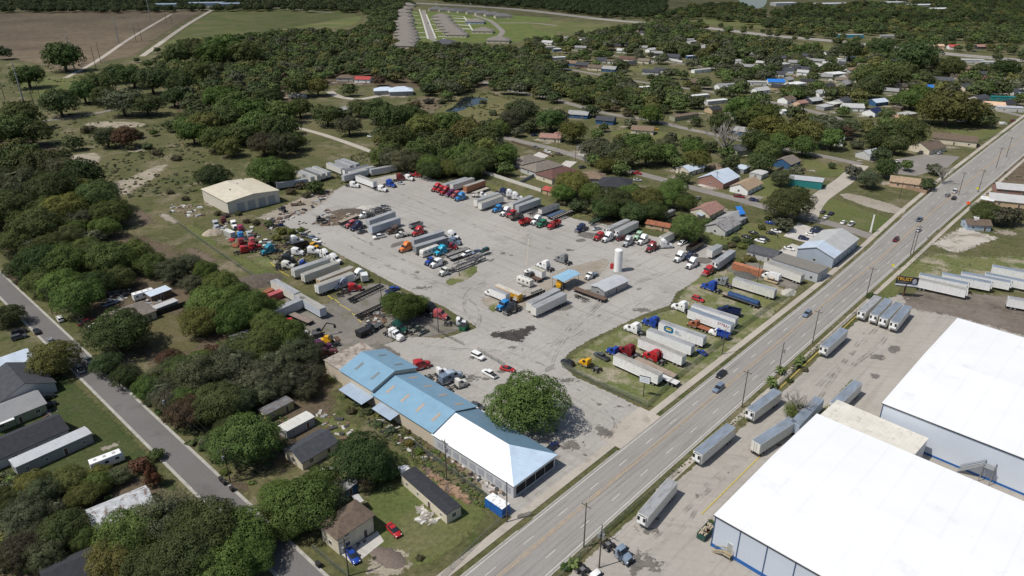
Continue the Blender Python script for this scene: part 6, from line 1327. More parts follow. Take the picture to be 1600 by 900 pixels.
# --- left gravel lot
T('van53',(513,402.5),(457,421.5),'offwhite','uppermost trailer of the four on the left lot','roofgrey')
T('van53',(529,408.5),(471,429.5),'offwhite','second trailer of the four on the left lot','rooftan')
T('van53',(552,415.5),(495,438),'tan','third trailer, low and tan nosed, on the left lot','rooftan')
T('van53',(551,425.5),(494,446.5),'white','fourth trailer beside the blue white box on the left lot','rooftan')
V('aero',507,398,125,'white','white semi truck behind the uppermost left lot trailer'); V('aero',521,405,120,'white','white semi truck nosing onto the lot by the trailers')
V('aero',561,429,DL,'white','white semi truck left of the blue white box')
V('van28',569,429,160,'offwhite','small blue white box behind the white truck',roof='wht',z=3,s=(1,.42,.8))
V('aero',535,443,DL,'lblue','white roofed pale blue semi truck beside the red one')
V('midroof',549,449,75,'red','red semi truck turned toward the lot from the trailers'); V('bare_chassis',537,459,75,'black','bare black chassis with white tank by the red truck',z=.8)
T('skeleton_long',(598,446),(545,471),'black','black lowboy trailer on the gravel'); T('skeleton_long',(608,473),(563,494),'black','black lowboy trailer running under the tree')
V('pickup',613,452,UR,'blue','blue pickup above the tree on the lot edge')
T('van53',(427,437),(464,457.5),'offwhite','upper one of two white trailers end to end','roofgrey')
T('van53',(503,481),(466,460),(.52,.56,.62),'lower one of two end to end trailers with blue tail','rooftan')
T('van48',(462,470),(434,482),'silver','dull silver trailer half under the left trees','roofgrey')
T('flat40',(449,487),(486,503),'brown','flatbed with brown planks and blue headboard',deck=(.24,.19,.16))
V('container_short',430,457,38,'pink','faded pink container beside the white trailers'); V('container_short',416,450,30,'rust','rust red flattened container by the dirt heap',s=(1,1,.5))
V('excavator',497,523,60,'dgrey','black excavator with folded arm by the trees'); V('loader',511,534,100,'yellow','yellow loader in the scrap row',s=1.2)
V('aero',499,542,60,'purple','plum coloured semi truck among the scrap'); V('midroof',503,552,60,'maroon','dark maroon cab at the shop corner'); V('hood_shell',519,548,20,'pink','red truck hood in the scrap row',s=1.3); V('bare_chassis',522,541,40,'black','bare chassis beside the yellow loader',z=.6)
V('sleeper_shell',452,504,160,'red','bright red cab shell under the left trees'); V('sleeper_shell',438,499,40,'maroon','maroon cab shell under the left trees'); V('hood_shell',477,516,60,'white','white truck hood lying by the left trees',s=.8)
# by the tree on the lot
V('classic',615,521,128,'white','white long nosed semi truck facing the shop'); V('aero',621,511,120,'dgreen','dark green semi truck behind the white long nosed one'); V('bare_chassis',634,523,60,'black','bare black chassis right of the white long nosed truck',z=.6)
V('flatbed_truck',582,513,215,'black','flatbed heaped with engine parts by the tree',bed='dgrey'); V('dumpster',566,521,40,'black','big black round topped bin in front of the parts',s=1.5); V('hood_shell',600,478,70,'white','white truck hood left of the lot tree',s=.9)
for x,y,c,w in ((645,508,(.14,.14,.12),'leftmost'),(651.5,513,(.12,.135,.11),'middle'),(660,518.5,(.15,.15,.13),'rightmost')): V('sedan',x,y,220,c,w+' of three stripped grey green car bodies')
V('midroof',664,478,115,'dred','dark red semi truck deepest beside the lot tree'); V('aero',673,483,115,'black','black semi truck between two red ones'); V('midroof',684,490,115,'pink','faded red semi truck at the kerb corner')
V('bare_chassis',660,492,115,'black','bare black chassis under the lot tree',z=.6); V('daycab',712,502,95,'white','short white day cab beside the green dumpster'); V('dumpster',724,511,20,'green','green dumpster at the lot corner',s=1.2)
V('jeep',747,556,130,'white','white off road car crossing the lot',s=1.1); V('pickup',765,583,315,'white','white pickup beside the great oak'); V('sedan',793,576,110,'red','red car behind the great oak')
V('midroof',653,570,60,'red','red semi truck tucked beside the blue roof'); V('daycab',682,582,60,'white','white truck first in the line beside the shop'); V('midroof',693,593,50,'bluegrey','blue grey semi truck in the line beside the shop'); V('midroof',703,587,60,'lblue','light blue truck behind the blue grey one'); V('daycab',712,600,55,'offwhite','white truck last in the line beside the shop')
V('sedan',746,634,130,'dgrey','dark car under the great oak beside the shop'); V('sedan',745,642,120,'white','white car against the shop wall'); V('sedan',861.5,699,220,'navy','dark navy car alone at the shop corner')
# --- junkyard beside the beige shed
V('dead_cab',337,350,150,'silver','silver stripped cab at the junkyard edge'); V('sleeper_shell',349,344,150,'maroon','maroon box shaped cab shell at the junkyard edge'); V('container_short',358,361,130,(.5,.5,.48),'white topped black sided box in the junkyard',roof=(.62,.62,.6)); V('dead_cab',365,350,150,'white','white stripped cab in front of the beige shed')
V('sleeper_shell',376,356,150,'magenta','magenta cab shell behind the blue one'); V('sleeper_shell',376,367,150,'sky','blue cab shell in the junkyard middle'); V('sleeper_shell',390,366,150,'silver','grey cab shell beside the blue one'); V('sleeper_shell',377,377,150,'dred','dark red cab shell below the blue one')
V('sleeper_shell',394,376,150,'pink','rose red cab shell below the grey one'); V('dead_cab',380,390,60,'red','red stripped cab lowest at the left'); V('dead_cab',393,386,60,'red','red stripped cab lowest at the right'); V('hood_shell',362,373,100,'red','small red truck hood in the junkyard'); V('hood_shell',368,382,100,'rust','rusty engine hood in the junkyard',s=1.3); V('bare_chassis',400,391,80,'black','bare chassis right of the red stripped cabs',z=.6)
V('pickup',415,377,250,'offwhite','upper white pickup shell beside the cyan truck'); V('pickup',421,382,250,'silver','lower silver pickup shell beside the cyan truck'); V('aero',421,390,DL,'teal','teal cyan semi truck on the junkyard grass')
V('aero',460,376,70,'white','white semi truck above the black bulk tank'); V('dump_trailer_short',470,381,50,'black','black tipper body among the white trucks',z=2); V('daycab',487,383,120,'yellow','yellow truck by the lot edge'); V('dead_cab',461,393,100,'white','white stripped cab at the left below the tipper'); V('dead_cab',486,391,100,'white','white stripped cab at the right below the tipper')
V('suv',477,368,120,'dgrey','dark grey car shell at the lot edge'); V('sedan',489,371,120,'bluegrey','blue grey car shell at the lot edge'); V('sedan',495.5,376,125,'white','white car shell at the lot edge'); V('dead_cab',446,404,100,'black','black stripped cab above the white one'); V('dead_cab',446,414,100,'offwhite','white stripped cab near the yellow line'); V('daycab',469,412,100,'blue','blue truck with white cab left of the trailers'); V('bare_chassis',440,419,100,'black','bare chassis beside the yellow line',z=.6)
V('sedan',341,356,80,'silver','silver car wreck by the sand heap'); V('daycab',441,325,140,'black','black truck by the beige shed corner',s=.85); V('flatbed_truck',465,318,70,'tan','tan flatbed loaded with scrap by the bushes',bed='brown',s=.85); V('dumpster',439,350,60,'blue','blue bin on the lot edge by the brush',s=.8); V('bare_chassis',430,354,110,'black','rusty bare chassis on the brush strip',z=.5); V('hood_shell',393,353,90,'offwhite','white tank shaped hood behind the cab shells',s=.8); V('loader',499,341,60,'black','small black loader by the dirt heap',s=.8); V('bare_chassis',503,346,80,'black','bare chassis by the dirt heap',z=.5)
# --- far end of the lot
T('van53',(441,284),(470,280),'silver','low grey trailer left of the small bright tree','roofgrey')
for a_,b_,w_ in (((465,267),(488,276.5),'first'),((472,264),(499,274),'second'),((480,262),(506,271.5),'third'),((490,259.5),(514,269),'fourth')): T('van53',a_,b_,'offwhite',w_+' from the left of four parked side by side trailers','roofdark' if w_ == 'second' else 'roofgrey')
T('van53',(512,254),(536,263.5),'offwhite','white trailer behind and left of the far pair','roofgrey'); T('van53',(526,250),(549,258.5),'silver','left trailer of the far pair','roofgrey'); T('van53',(535,248),(558,256),'silver','right trailer of the far pair','roofgrey')
T('van53',(536,266),(577,257.5),'white','dark roofed white trailer lying across the far end','roofdark'); T('van53',(541,270),(588,258.5),'white','pale roofed trailer lying across the far end','rooftan'); T('van53',(533,275),(575,264),'silver','grey ribbed trailer across the far end, nearest its left','roofgrey'); T('van53',(577,265),(620,257),'silver','grey trailer reaching into the trees at the far end','roofgrey')
T('van53',(556,273),(588,284.5),'white','white trailer parked askew with a white truck','rooftan'); V('midroof',551,288,110,'white','white semi truck left of the askew trailer'); V('midroof',595,294,120,'white','white semi truck backed to the askew trailer'); V('aero',609,287,125,'blue','bright blue semi truck at the far end'); V('aero',625,278,60,'dred','dark red semi truck at the far end'); V('midroof',637,277,120,'white','white truck between the dark red and red ones'); V('wrecker',648,273,100,'red','red tow truck under the trees at the far end',bed='red'); V('sedan',626,286,120,'silver','silver car beside the bright blue truck')
# --- refrigerated trailers in the warehouse yard
for a_,b_,lab,rf in (((1090,708),(1143,664),'reefer trailer with dark scrapes on its blue grey roof','roofblue'),((1178,637.5),(1211,613),'reefer trailer with a blue front roof edge by the palms','roofblue'),((1288.5,541),(1319,514),'reefer trailer alone beside the road fence','roofblue'),((1346,487),(1373,462),'first of four reefers side by side, nearest the road','roofgrey'),((1364.5,493),(1390,466),'second of four reefers side by side in the yard','roofblue'),((1380,498),(1406,472),'third of four reefers side by side in the yard','roofblue'),((1396,505),(1420,476),'fourth of four reefers side by side, farthest from the road','roofblue'),((1012,796),(1044.5,758),'nearest reefer trailer with tan grey roof','roofgrey')):
    p1,p2 = G(*a_,4.1),G(*b_,4.1); T('reefer' if (p2-p1).length > 13 else 'reefer48',a_,b_,'offwhite',lab,rf)
T('van53',(1237,656),(1184,690),'offwhite','van trailer with white rear door showing by the warehouse wall','roofblue')
V('van53',1262,641,UR,'lblue','blue roofed trailer behind the thin tree',roof='roofblue')
T('reefer',(1302,633),(1342,595),'offwhite','trailer tucked behind the cream annex roof','roofblue')
for a_,b_,lab,rf in (((1434,435),(1512,452),'nearest of the stepped trailer row behind the billboard','rooftan'),((1437,427.5),(1513,443),'second of the stepped trailer row, right behind the nearest','roofblue'),((1474,427),(1548,441),'third trailer of the stepped row beyond the billboard','roofblue'),((1503,425.5),(1579,440),'fourth trailer of the stepped row beyond the billboard','roofblue'),((1541,427),(1617,442),'fifth trailer of the stepped row, cut by the edge','roofblue'),((1551,415),(1628,429),'rearmost trailer of the stepped row at the right edge','roofblue')): T('reefer',b_,a_,'white',lab,rf,group='reefers in the stepped row')
V('van53',1618,472,118,'white','white trailer just entering at the right edge',roof='roofgrey')
V('daycab',965,858,140,(.20,.26,.34),'blue grey semi truck with pointed roof fairing at the utility pole',z=1.6); V('daycab',925,898,140,'white','white and red semi truck cut by the bottom edge',z=1.6)
V('skip',1104,829,43,'dgreen','green skip full of rubbish at the warehouse corner',z=1.,s=.8)
# --- cars on the main road and around
for k_,x,y,az_,c,lab in (('sedan',1127,584,DL,'black','black car on the near lanes of the main road'),('suv',1122.5,606,DL,'bluegrey','grey blue car beside the black one on the road'),('suv',1261,490,DL,'bluegrey','slate car alone in the middle of the main road'),('pickup',1437,342,UR,'bluegrey','slate pickup on the upper main road'),('sedan',1435.5,359,UR,'silver','silver sedan on the upper main road'),('suv',1400,374,DL,'maroon','maroon car near the side street junction'),('suv',1481,304.5,UR,'grey','grey car left of the black car up the road'),('suv',1491,309,UR,'black','black car right of the grey one up the road'),('pickup',1492,298,UR,'white','distant white pickup on the main road'),
    ('sedan',1205,348,120,'blue','blue car on the lawn under the moss draped tree'),('sedan',1178,364,130,'black','black car second from the left on the lawn'),('sedan',1167,370,130,'black','black car leftmost on the lawn'),('suv',1187.5,376,315,'white','white car in front on the lawn'),('suv',1194,373,130,'black','black car behind the front white one'),('sedan',1206,364,120,'black','black car below the blue one'),('sedan',1212.5,361,120,'white','white car behind the black one on the lawn'),('suv',1256,372,120,'navy','dark car at the corner of the grey workshop'),('sedan',1267,366,120,'white','white car at the workshop wall'),('suv',1274,361,120,'navy','navy car at the workshop wall'),('suv',1279,357,120,'black','black car farthest along the workshop wall'),('sedan',1233,388,125,'white','white car on the pad by the workshop'),
    ('sedan',1286,330.5,UR,'dgrey','dark grey car on the corner lawn, rearmost'),('sedan',1299,333,UR,'navy','navy car on the corner lawn'),('sedan',1290.5,339,UR,'white','white car beside the navy one on the corner lawn'),('sedan',1318,347,UR,'white','white car middle of the corner lawn'),('pickup',1330.5,349,UR,'white','white pickup right on the corner lawn'),('sedan',1402,251.5,30,'white','white car in the drive by the church trees'),('pickup',1439,238,60,'dgrey','dark pickup in front of the church wing'),('sedan',1469,239,60,'silver','silver car beside the church hall'),('pickup',1501,189,75,'white','white pickup on the grass by the olive oak'),
    ('suv',1533,189,100,'silver','silver car at the fenced plot'),('sedan',1545,181,60,'purple','purple car in the fenced plot'),('van',1567,193,95,'white','white van at the roadside fence'),('suv',1583,188,60,'dred','dark red car by the roadside fence'),('sedan',837,230,135,'dgrey','dark grey car parked on the street, leftmost'),('suv',855,237,115,'white','white car in the driveway on the street'),('suv',873,240.5,112,'brown','dark brown car on the street'),('suv',910,261,60,'dgrey','grey car in front of the maroon roof'),('pickup',995,270,112,'red','red pickup on the residential street'),('sedan',996,281,100,'silver','silver car in the drive below the red pickup'),('suv',835,211,70,'navy','navy car on the sandy yard by the pink house'),('suv',915,233,60,'black','black car in the driveway across the street'),('sedan',956,246,80,'silver','silver car in shade under the big trees'),
    ('pickup',1155,306,112,'dred','dark red pickup on the street by the tan bungalow'),('suv',1178,312,112,'navy','navy car on the street by the tan bungalow'),('sedan',1083,313,30,'silver','silver car left of the mauve house'),('sedan',1091,309,30,'grey','grey car behind the silver one by the mauve house'),('sedan',1024,201,100,'yellow','yellow car on the lawn of the brown gabled house'),('sedan',1166,223,95,'navy','navy car on the drive behind the bare tree'),('sedan',1361,182,40,'black','black car before the white fronted house'),('camper',1045,336,225,'grey','old grey camper bus under the trees'),
    ('pickup',124,575,318,'silver','silver pickup parked on the left street'),('sedan',139,562.5,DR,'silver','silver sedan passing the pickup on the left street'),('suv',93.5,497.5,318,'white','white car on the verge of the left street'),('sedan',57,517,318,'black','black car on the left street kerb'),('sedan',79,532.5,318,'grey','grey car beside the street tree'),('pickup',57,611.5,40,'red','red pickup beside the navy roofed house'),('suv',72,621,40,'black','upper of two black cars on the left grass'),('suv',74,633,40,'black','lower of two black cars on the left grass'),('suv',30,518,50,'black','black car behind the leftmost tree, upper'),('suv',30,526,50,'dgrey','dark car behind the leftmost tree, lower'),
    ('sedan',551,868,145,'blue','bright blue car beside the two storey house'),('sedan',615,828,140,'red','red car on the lawn by the sandy patch'),('pickup',172,473,40,'bluegrey','blue pickup in the left compound'),('pickup',135,503,40,'dred','dark red pickup by the compound fence'),('sedan',150,508,40,'white','white car behind the round tree'),('sedan',580,213,100,'white','white car parked by the pale path'),('sedan',233,95.5,100,'white','white car in the upper left field'),('camper',251,92,60,'white','white camper in the upper left field'),('sedan',506,737,40,'white','white car under the lower middle tree'),('camper',168,722,50,'white','white camper in the lower left trees'),('camper',225,462,45,'white','white camper next to the bright shed'),
    ('suv',1019,96,105,'white','white car on the upper street'),('suv',903,106,115,'black','black car before the dark roofed brick house'),('suv',1121,143,60,'silver','silver car in front of the grey roofed white house'),('sedan',1587,97,100,'red','red car at the highway junction'),('pickup',1522,80,280,'navy','navy pickup on the far highway'),('sedan',1593,102,100,'white','white car at the highway junction'),('sedan',694,61,100,'white','white car near the dark estate house'),('sedan',655,60,100,'silver','silver car in the left estate drives'),('suv',650,38,100,'black','black car in the left estate drives'),('suv',669,36,170,'dgrey','dark car on the straight estate street'),('van',736,6,95,'white','white van on the highway behind the estate'),('sedan',682,5,95,'white','white car on the highway behind the estate')):
    V(k_,x,y,az_,c,lab)
T('van53',(1271,98),(1300,102),'white','left white trailer by the green box among the houses','roofgrey'); T('van53',(1284,95),(1309,99),'white','right white trailer by the green box among the houses','roofgrey'); V('container_short',1284,107,60,(.05,.36,.05),'bright green box among the right houses'); T('van53',(1344,89),(1360,90),'black','dark flat trailer with white cab in the upper meadow','dgrey'); V('midroof',1341,92,280,'white','white semi truck in the upper meadow')
for i,(x,y) in enumerate(((885,60),(890,66),(896,62),(903,60),(908,64),(915,67))): V('camper',x,y,60+i*37,'white','white camper crowded on the plot above the upper street','campers on the far plot')
# loads and lettering
b = MB()
for i in range(3): b.box(-.95,.95,-6.2+i*2.0,-4.4+i*2.0,1.36,2.1,top=.12)
for i in range(2): b.box(-.95,.95,2.0+i*2.3,4.1+i*2.3,1.36,2.2,top=.1)
ld = obj('concrete_blocks',b.mesh('concrete_blocks','kerb_concrete'),None,fb2.location,fb2.rotation_euler.z); tag(ld,'pale concrete blocks strapped on the flatbed behind the blue truck','concrete blocks')
def text(name,body,parent,loc,rot,size,m,ext=.004,bold=.0,sx=1.):
    cu = bpy.data.curves.new(name,'FONT'); cu.body = body; cu.size = size; cu.extrude = ext; cu.align_x = 'CENTER'; cu.align_y = 'CENTER'; cu.offset = bold; cu.resolution_u = 2
    t_ = bpy.data.objects.new(name+'_text',cu); C.objects.link(t_); dg = bpy.context.evaluated_depsgraph_get(); me = bpy.data.meshes.new_from_object(t_.evaluated_get(dg)); bpy.data.objects.remove(t_); me.materials.clear(); me.materials.append(M[m])
    o = bpy.data.objects.new(name,me); C.objects.link(o); o.parent = parent; o.location = loc; o.rotation_euler = rot; o.scale = (sx,1,1); return o
plain('ink_red',(.25,.02,.02),.5); plain('ink_blue',(.16,.28,.42),.5); plain('badge_blue',(.01,.15,.32),.45); plain('badge_yellow',(.55,.42,.04),.5)
LEFT = (math.pi/2,0,-math.pi/2) # reads on the side at local -x
text('lettering','STTRA',tw,(-1.335,-5.2,3.15),LEFT,1.25,'ink_red',bold=.02)
text('lettering','A B FREIGHT'[:0]+'US POST',tx,(-1.335,-3.6,3.3),LEFT,.8,'ink_blue') if 0 else None
ov = [(-1.33,4.2+1.75*math.copysign(abs(math.cos(a_))**.6,math.cos(a_)),2.75+1.15*math.copysign(abs(math.sin(a_))**.7,math.sin(a_))) for a_ in [2*math.pi*k/36 for k in range(36)]]
iv = [(-1.345,4.2+(y-4.2)*.74,2.75+(z-2.75)*.70) for x,y,z in ov]
em = obj('emblem',MB().add(ov,[tuple(range(36))]).mesh('emblem','badge_blue'),lg); obj('emblem_field',MB().add(iv,[tuple(range(36))]).mesh('emblem_field','badge_blue'),em)
obj('emblem_band',MB().quad((-1.35,5.25,2.75),(-1.35,3.2,2.75),(-1.35,3.2,3.35),(-1.35,5.25,3.35)).mesh('emblem_band','badge_yellow'),em); obj('emblem_band',MB().quad((-1.35,5.2,2.3),(-1.35,3.3,2.3),(-1.35,3.3,2.68),(-1.35,5.2,2.68)).mesh('emblem_band','white_trim'),em)
for i,(w_,z) in enumerate(((1.5,3.0),(1.3,2.6),(2.4,2.15))): obj('lettering',MB().quad((-1.335,1.9,z),(-1.335,1.9-w_,z),(-1.335,1.9-w_,z+.18),(-1.335,1.9,z+.18)).mesh('lettering','ink_blue'),lg)
for i,(y,w_,z) in enumerate(((-3.0,2.2,3.3),(-5.6,1.7,3.3),(-2.9,3.0,2.65),(-6.2,1.,2.65))): obj('lettering',MB().quad((1.335,y,z),(1.335,y-w_,z),(1.335,y-w_,z+.32),(1.335,y,z+.32)).mesh('lettering','ink_blue'),tx)
# ------------------------------------------------------------------ trees
def crown_mesh(seed,lobes,per,leaf,flat=.66,zc=.74,wide=1.,low=-.62,shell=.8,core=.0):
    """crown of radius 1: lobes over a dome, each a cluster of small bent leaf sprays"""
    rg = np.random.default_rng(seed); cs = []; tries = 0
    while len(cs) < lobes and tries < 4000:
        tries += 1
        v = rg.normal(size=3); v /= np.linalg.norm(v)
        if v[2] < low: continue
        rr = rg.uniform(.42,.84); rad = rg.uniform(.15,.30)*(1.12-.25*max(0,v[2]))
        p = v*rr*np.array([wide*(1+.12*math.sin(seed+3*math.atan2(v[1],v[0]))),wide*(1+.1*math.cos(seed*2+2*math.atan2(v[1],v[0]))),flat])
        if any(np.linalg.norm(p-q[0]) < .72*max(rad,q[1]) for q in cs): continue
        cs.append((p,rad))
    V_,F_ = [],[]
    for p,rad in cs:
        n = int(per*(rad/.25)**2)
        d = rg.normal(size=(n,3)); d /= np.linalg.norm(d,axis=1)[:,None]; d[:,2] = np.where(rg.random(n) < .6,np.abs(d[:,2]),d[:,2])
        pos = p+d*(rad*rg.uniform(shell,1.08,n)**1.)[:,None]*np.array([1,1,.85])
        keep = np.ones(n,bool)
        for q,r2 in cs:
            if q is not p: keep &= np.linalg.norm(pos-q,axis=1) > r2*.62
        pos = pos[keep]; d = d[keep]; n = len(pos)
        nor = d*1.0+rg.normal(size=(n,3))*.45+(p/(np.linalg.norm(p)+.1))*.5+np.array([0,0,.25]); nor /= np.linalg.norm(nor,axis=1)[:,None]
        t = np.cross(nor,rg.normal(size=(n,3))); t /= np.linalg.norm(t,axis=1)[:,None]; b_ = np.cross(nor,t)
        s = leaf*rg.uniform(.6,1.35,n)[:,None]
        o = len(V_) and sum(len(x) for x in V_)
        q0 = pos-t*s-b_*s*.45; q1 = pos+t*s*.2-b_*s*.8+nor*s*.15; q2 = pos+t*s+b_*s*.3; q3 = pos-t*s*.1+b_*s*.75+nor*s*.2
        base = sum(len(x) for x in V_)
        V_.append(np.stack([q0,q1,q2,q3],1).reshape(-1,3)); F_.append(np.arange(n*4).reshape(n,4)+base)
    n = int(220*(.05/leaf)**.5); d = rg.normal(size=(n,3)); d /= np.linalg.norm(d,axis=1)[:,None]; pos = d*(rg.uniform(.15,.62,n)**.7)[:,None]*np.array([wide,wide,flat]); s = np.full((n,1),max(.1,leaf*1.4))*rg.uniform(.6,1.2,n)[:,None]
    t = np.cross(d+rg.normal(size=(n,3))*.5,rg.normal(size=(n,3))); t /= np.linalg.norm(t,axis=1)[:,None]; b_ = np.cross(d,t); base = sum(len(x) for x in V_)
    V_.append(np.stack([pos-t*s,pos-b_*s,pos+t*s,pos+b_*s],1).reshape(-1,3)); F_.append(np.arange(n*4).reshape(n,4)+base)
    V_ = np.concatenate(V_); V_[:,2] += zc; return V_.astype(np.float32),np.concatenate(F_)
def np_mesh(name,V_,F_,m):
    me = bpy.data.meshes.new(name); n = len(F_); k = F_.shape[1]
    me.vertices.add(len(V_)); me.vertices.foreach_set('co',V_.ravel()); me.loops.add(n*k); me.loops.foreach_set('vertex_index',F_.ravel().astype(np.int32))
    me.polygons.add(n); me.polygons.foreach_set('loop_start',np.arange(0,n*k,k,dtype=np.int32)); me.polygons.foreach_set('loop_total',np.full(n,k,np.int32)); me.update(); me.validate(); me.materials.append(M[m]); return me
def trunk_mesh(seed,h=.66,r=.07,m='bark'):
    rg = random.Random(seed); b = MB(); b.tube((0,0,-.05),(rg.uniform(-.05,.05),rg.uniform(-.05,.05),h*.55),r*1.25,r*.85,8)
    for k in range(5):
        a = k*1.26+rg.uniform(-.3,.3); b.tube((0,0,h*.5),(.42*math.cos(a),.42*math.sin(a),h*rg.uniform(.95,1.25)),r*.6,r*.25,6)
    return b.mesh('trunk',m)
def bare_mesh(seed,m):
    rg = random.Random(seed); b = MB()
    def br(p,d,L,r,dep):
        q = p+d*L; b.tube(p,q,r,r*.62,5 if dep < 3 else 3,cap=dep < 2)
        if dep < 5:
            for _ in range(3 if dep < 3 else 2):
                e = (d+Vector((rg.uniform(-.75,.75),rg.uniform(-.75,.75),rg.uniform(-.15,.5)))).normalized(); br(q,e,L*rg.uniform(.6,.82),r*.6,dep+1)
    br(Vector((0,0,0)),Vector((.05,0,1)),.45,.075,0)
    for k in range(4): a = k*1.6; br(Vector((0,0,.35)),Vector((.7*math.cos(a),.7*math.sin(a),.9)).normalized(),.42,.045,1)
    return b.mesh('branches',m)
OAK = [np_mesh('crown',*crown_mesh(10+i,95,420,.0205,flat=.60+.05*(i % 3)),'foliage') for i in range(6)]
OAKM = [np_mesh('crown',*crown_mesh(30+i,70,130,.037,flat=.62+.05*(i % 3)),'foliage') for i in range(5)]
AIRY = [np_mesh('crown',*crown_mesh(50+i,70,260,.019,flat=.74,shell=.3),'foliage') for i in range(3)]
BUSH = [np_mesh('crown',*crown_mesh(60+i,26,150,.05,flat=.6,zc=.42,low=-.5),'foliage') for i in range(3)]
CONI = [np_mesh('crown',*(lambda vf: ((vf[0]*np.array([1,1,1.0])*np.stack([np.clip(1.25-.5*vf[0][:,2],.12,1)]*2+[np.ones(len(vf[0]))],1)).astype(np.float32),vf[1]))(crown_mesh(70,60,150,.045,flat=1.3,zc=1.35,low=-1)),'foliage')]
FARV = [crown_mesh(80+i,36,44,.075,flat=.68) for i in range(5)]
TRUNK = [trunk_mesh(i) for i in range(3)]; TRUNKS = [trunk_mesh(5,.35,.05)]; TRUNKC = [trunk_mesh(6,1.4,.06)]
BARE = [bare_mesh(3,'pale_bark'),bare_mesh(5,'bark')]
TINT = dict(k=(.082,.135,.040),o=(.088,.112,.042),b=(.105,.150,.044),y=(.145,.150,.048),g=(.112,.122,.070),r=(.105,.068,.042),n=(.100,.098,.060),c=(.115,.052,.032),d=(.070,.100,.038),w=(.12,.125,.09))
KNAME = dict(k='broad bright green oak',o='dark green oak',b='bright green tree',y='yellow green tree',g='grey green mossy tree',r='rusty red tree',n='brown twiggy tree',c='reddish brown conifer',d='deep green dense tree',w='pale grey leafless tree')
RT = random.Random(77); TREES = [] # (x, y, R, kind, place, force)
def tree_px(x,y,rp,k,place):
    p = G(x,y,5); Rw = rp*(p-Vector((0,0,CAMH))).length/FOC
    for _ in range(3): p = G(x,y,Rw*(.82 if k != 'c' else 1.4)); Rw = rp*(p-Vector((0,0,CAMH))).length/FOC
    TREES.append((p.x,p.y,Rw,k,place,True))
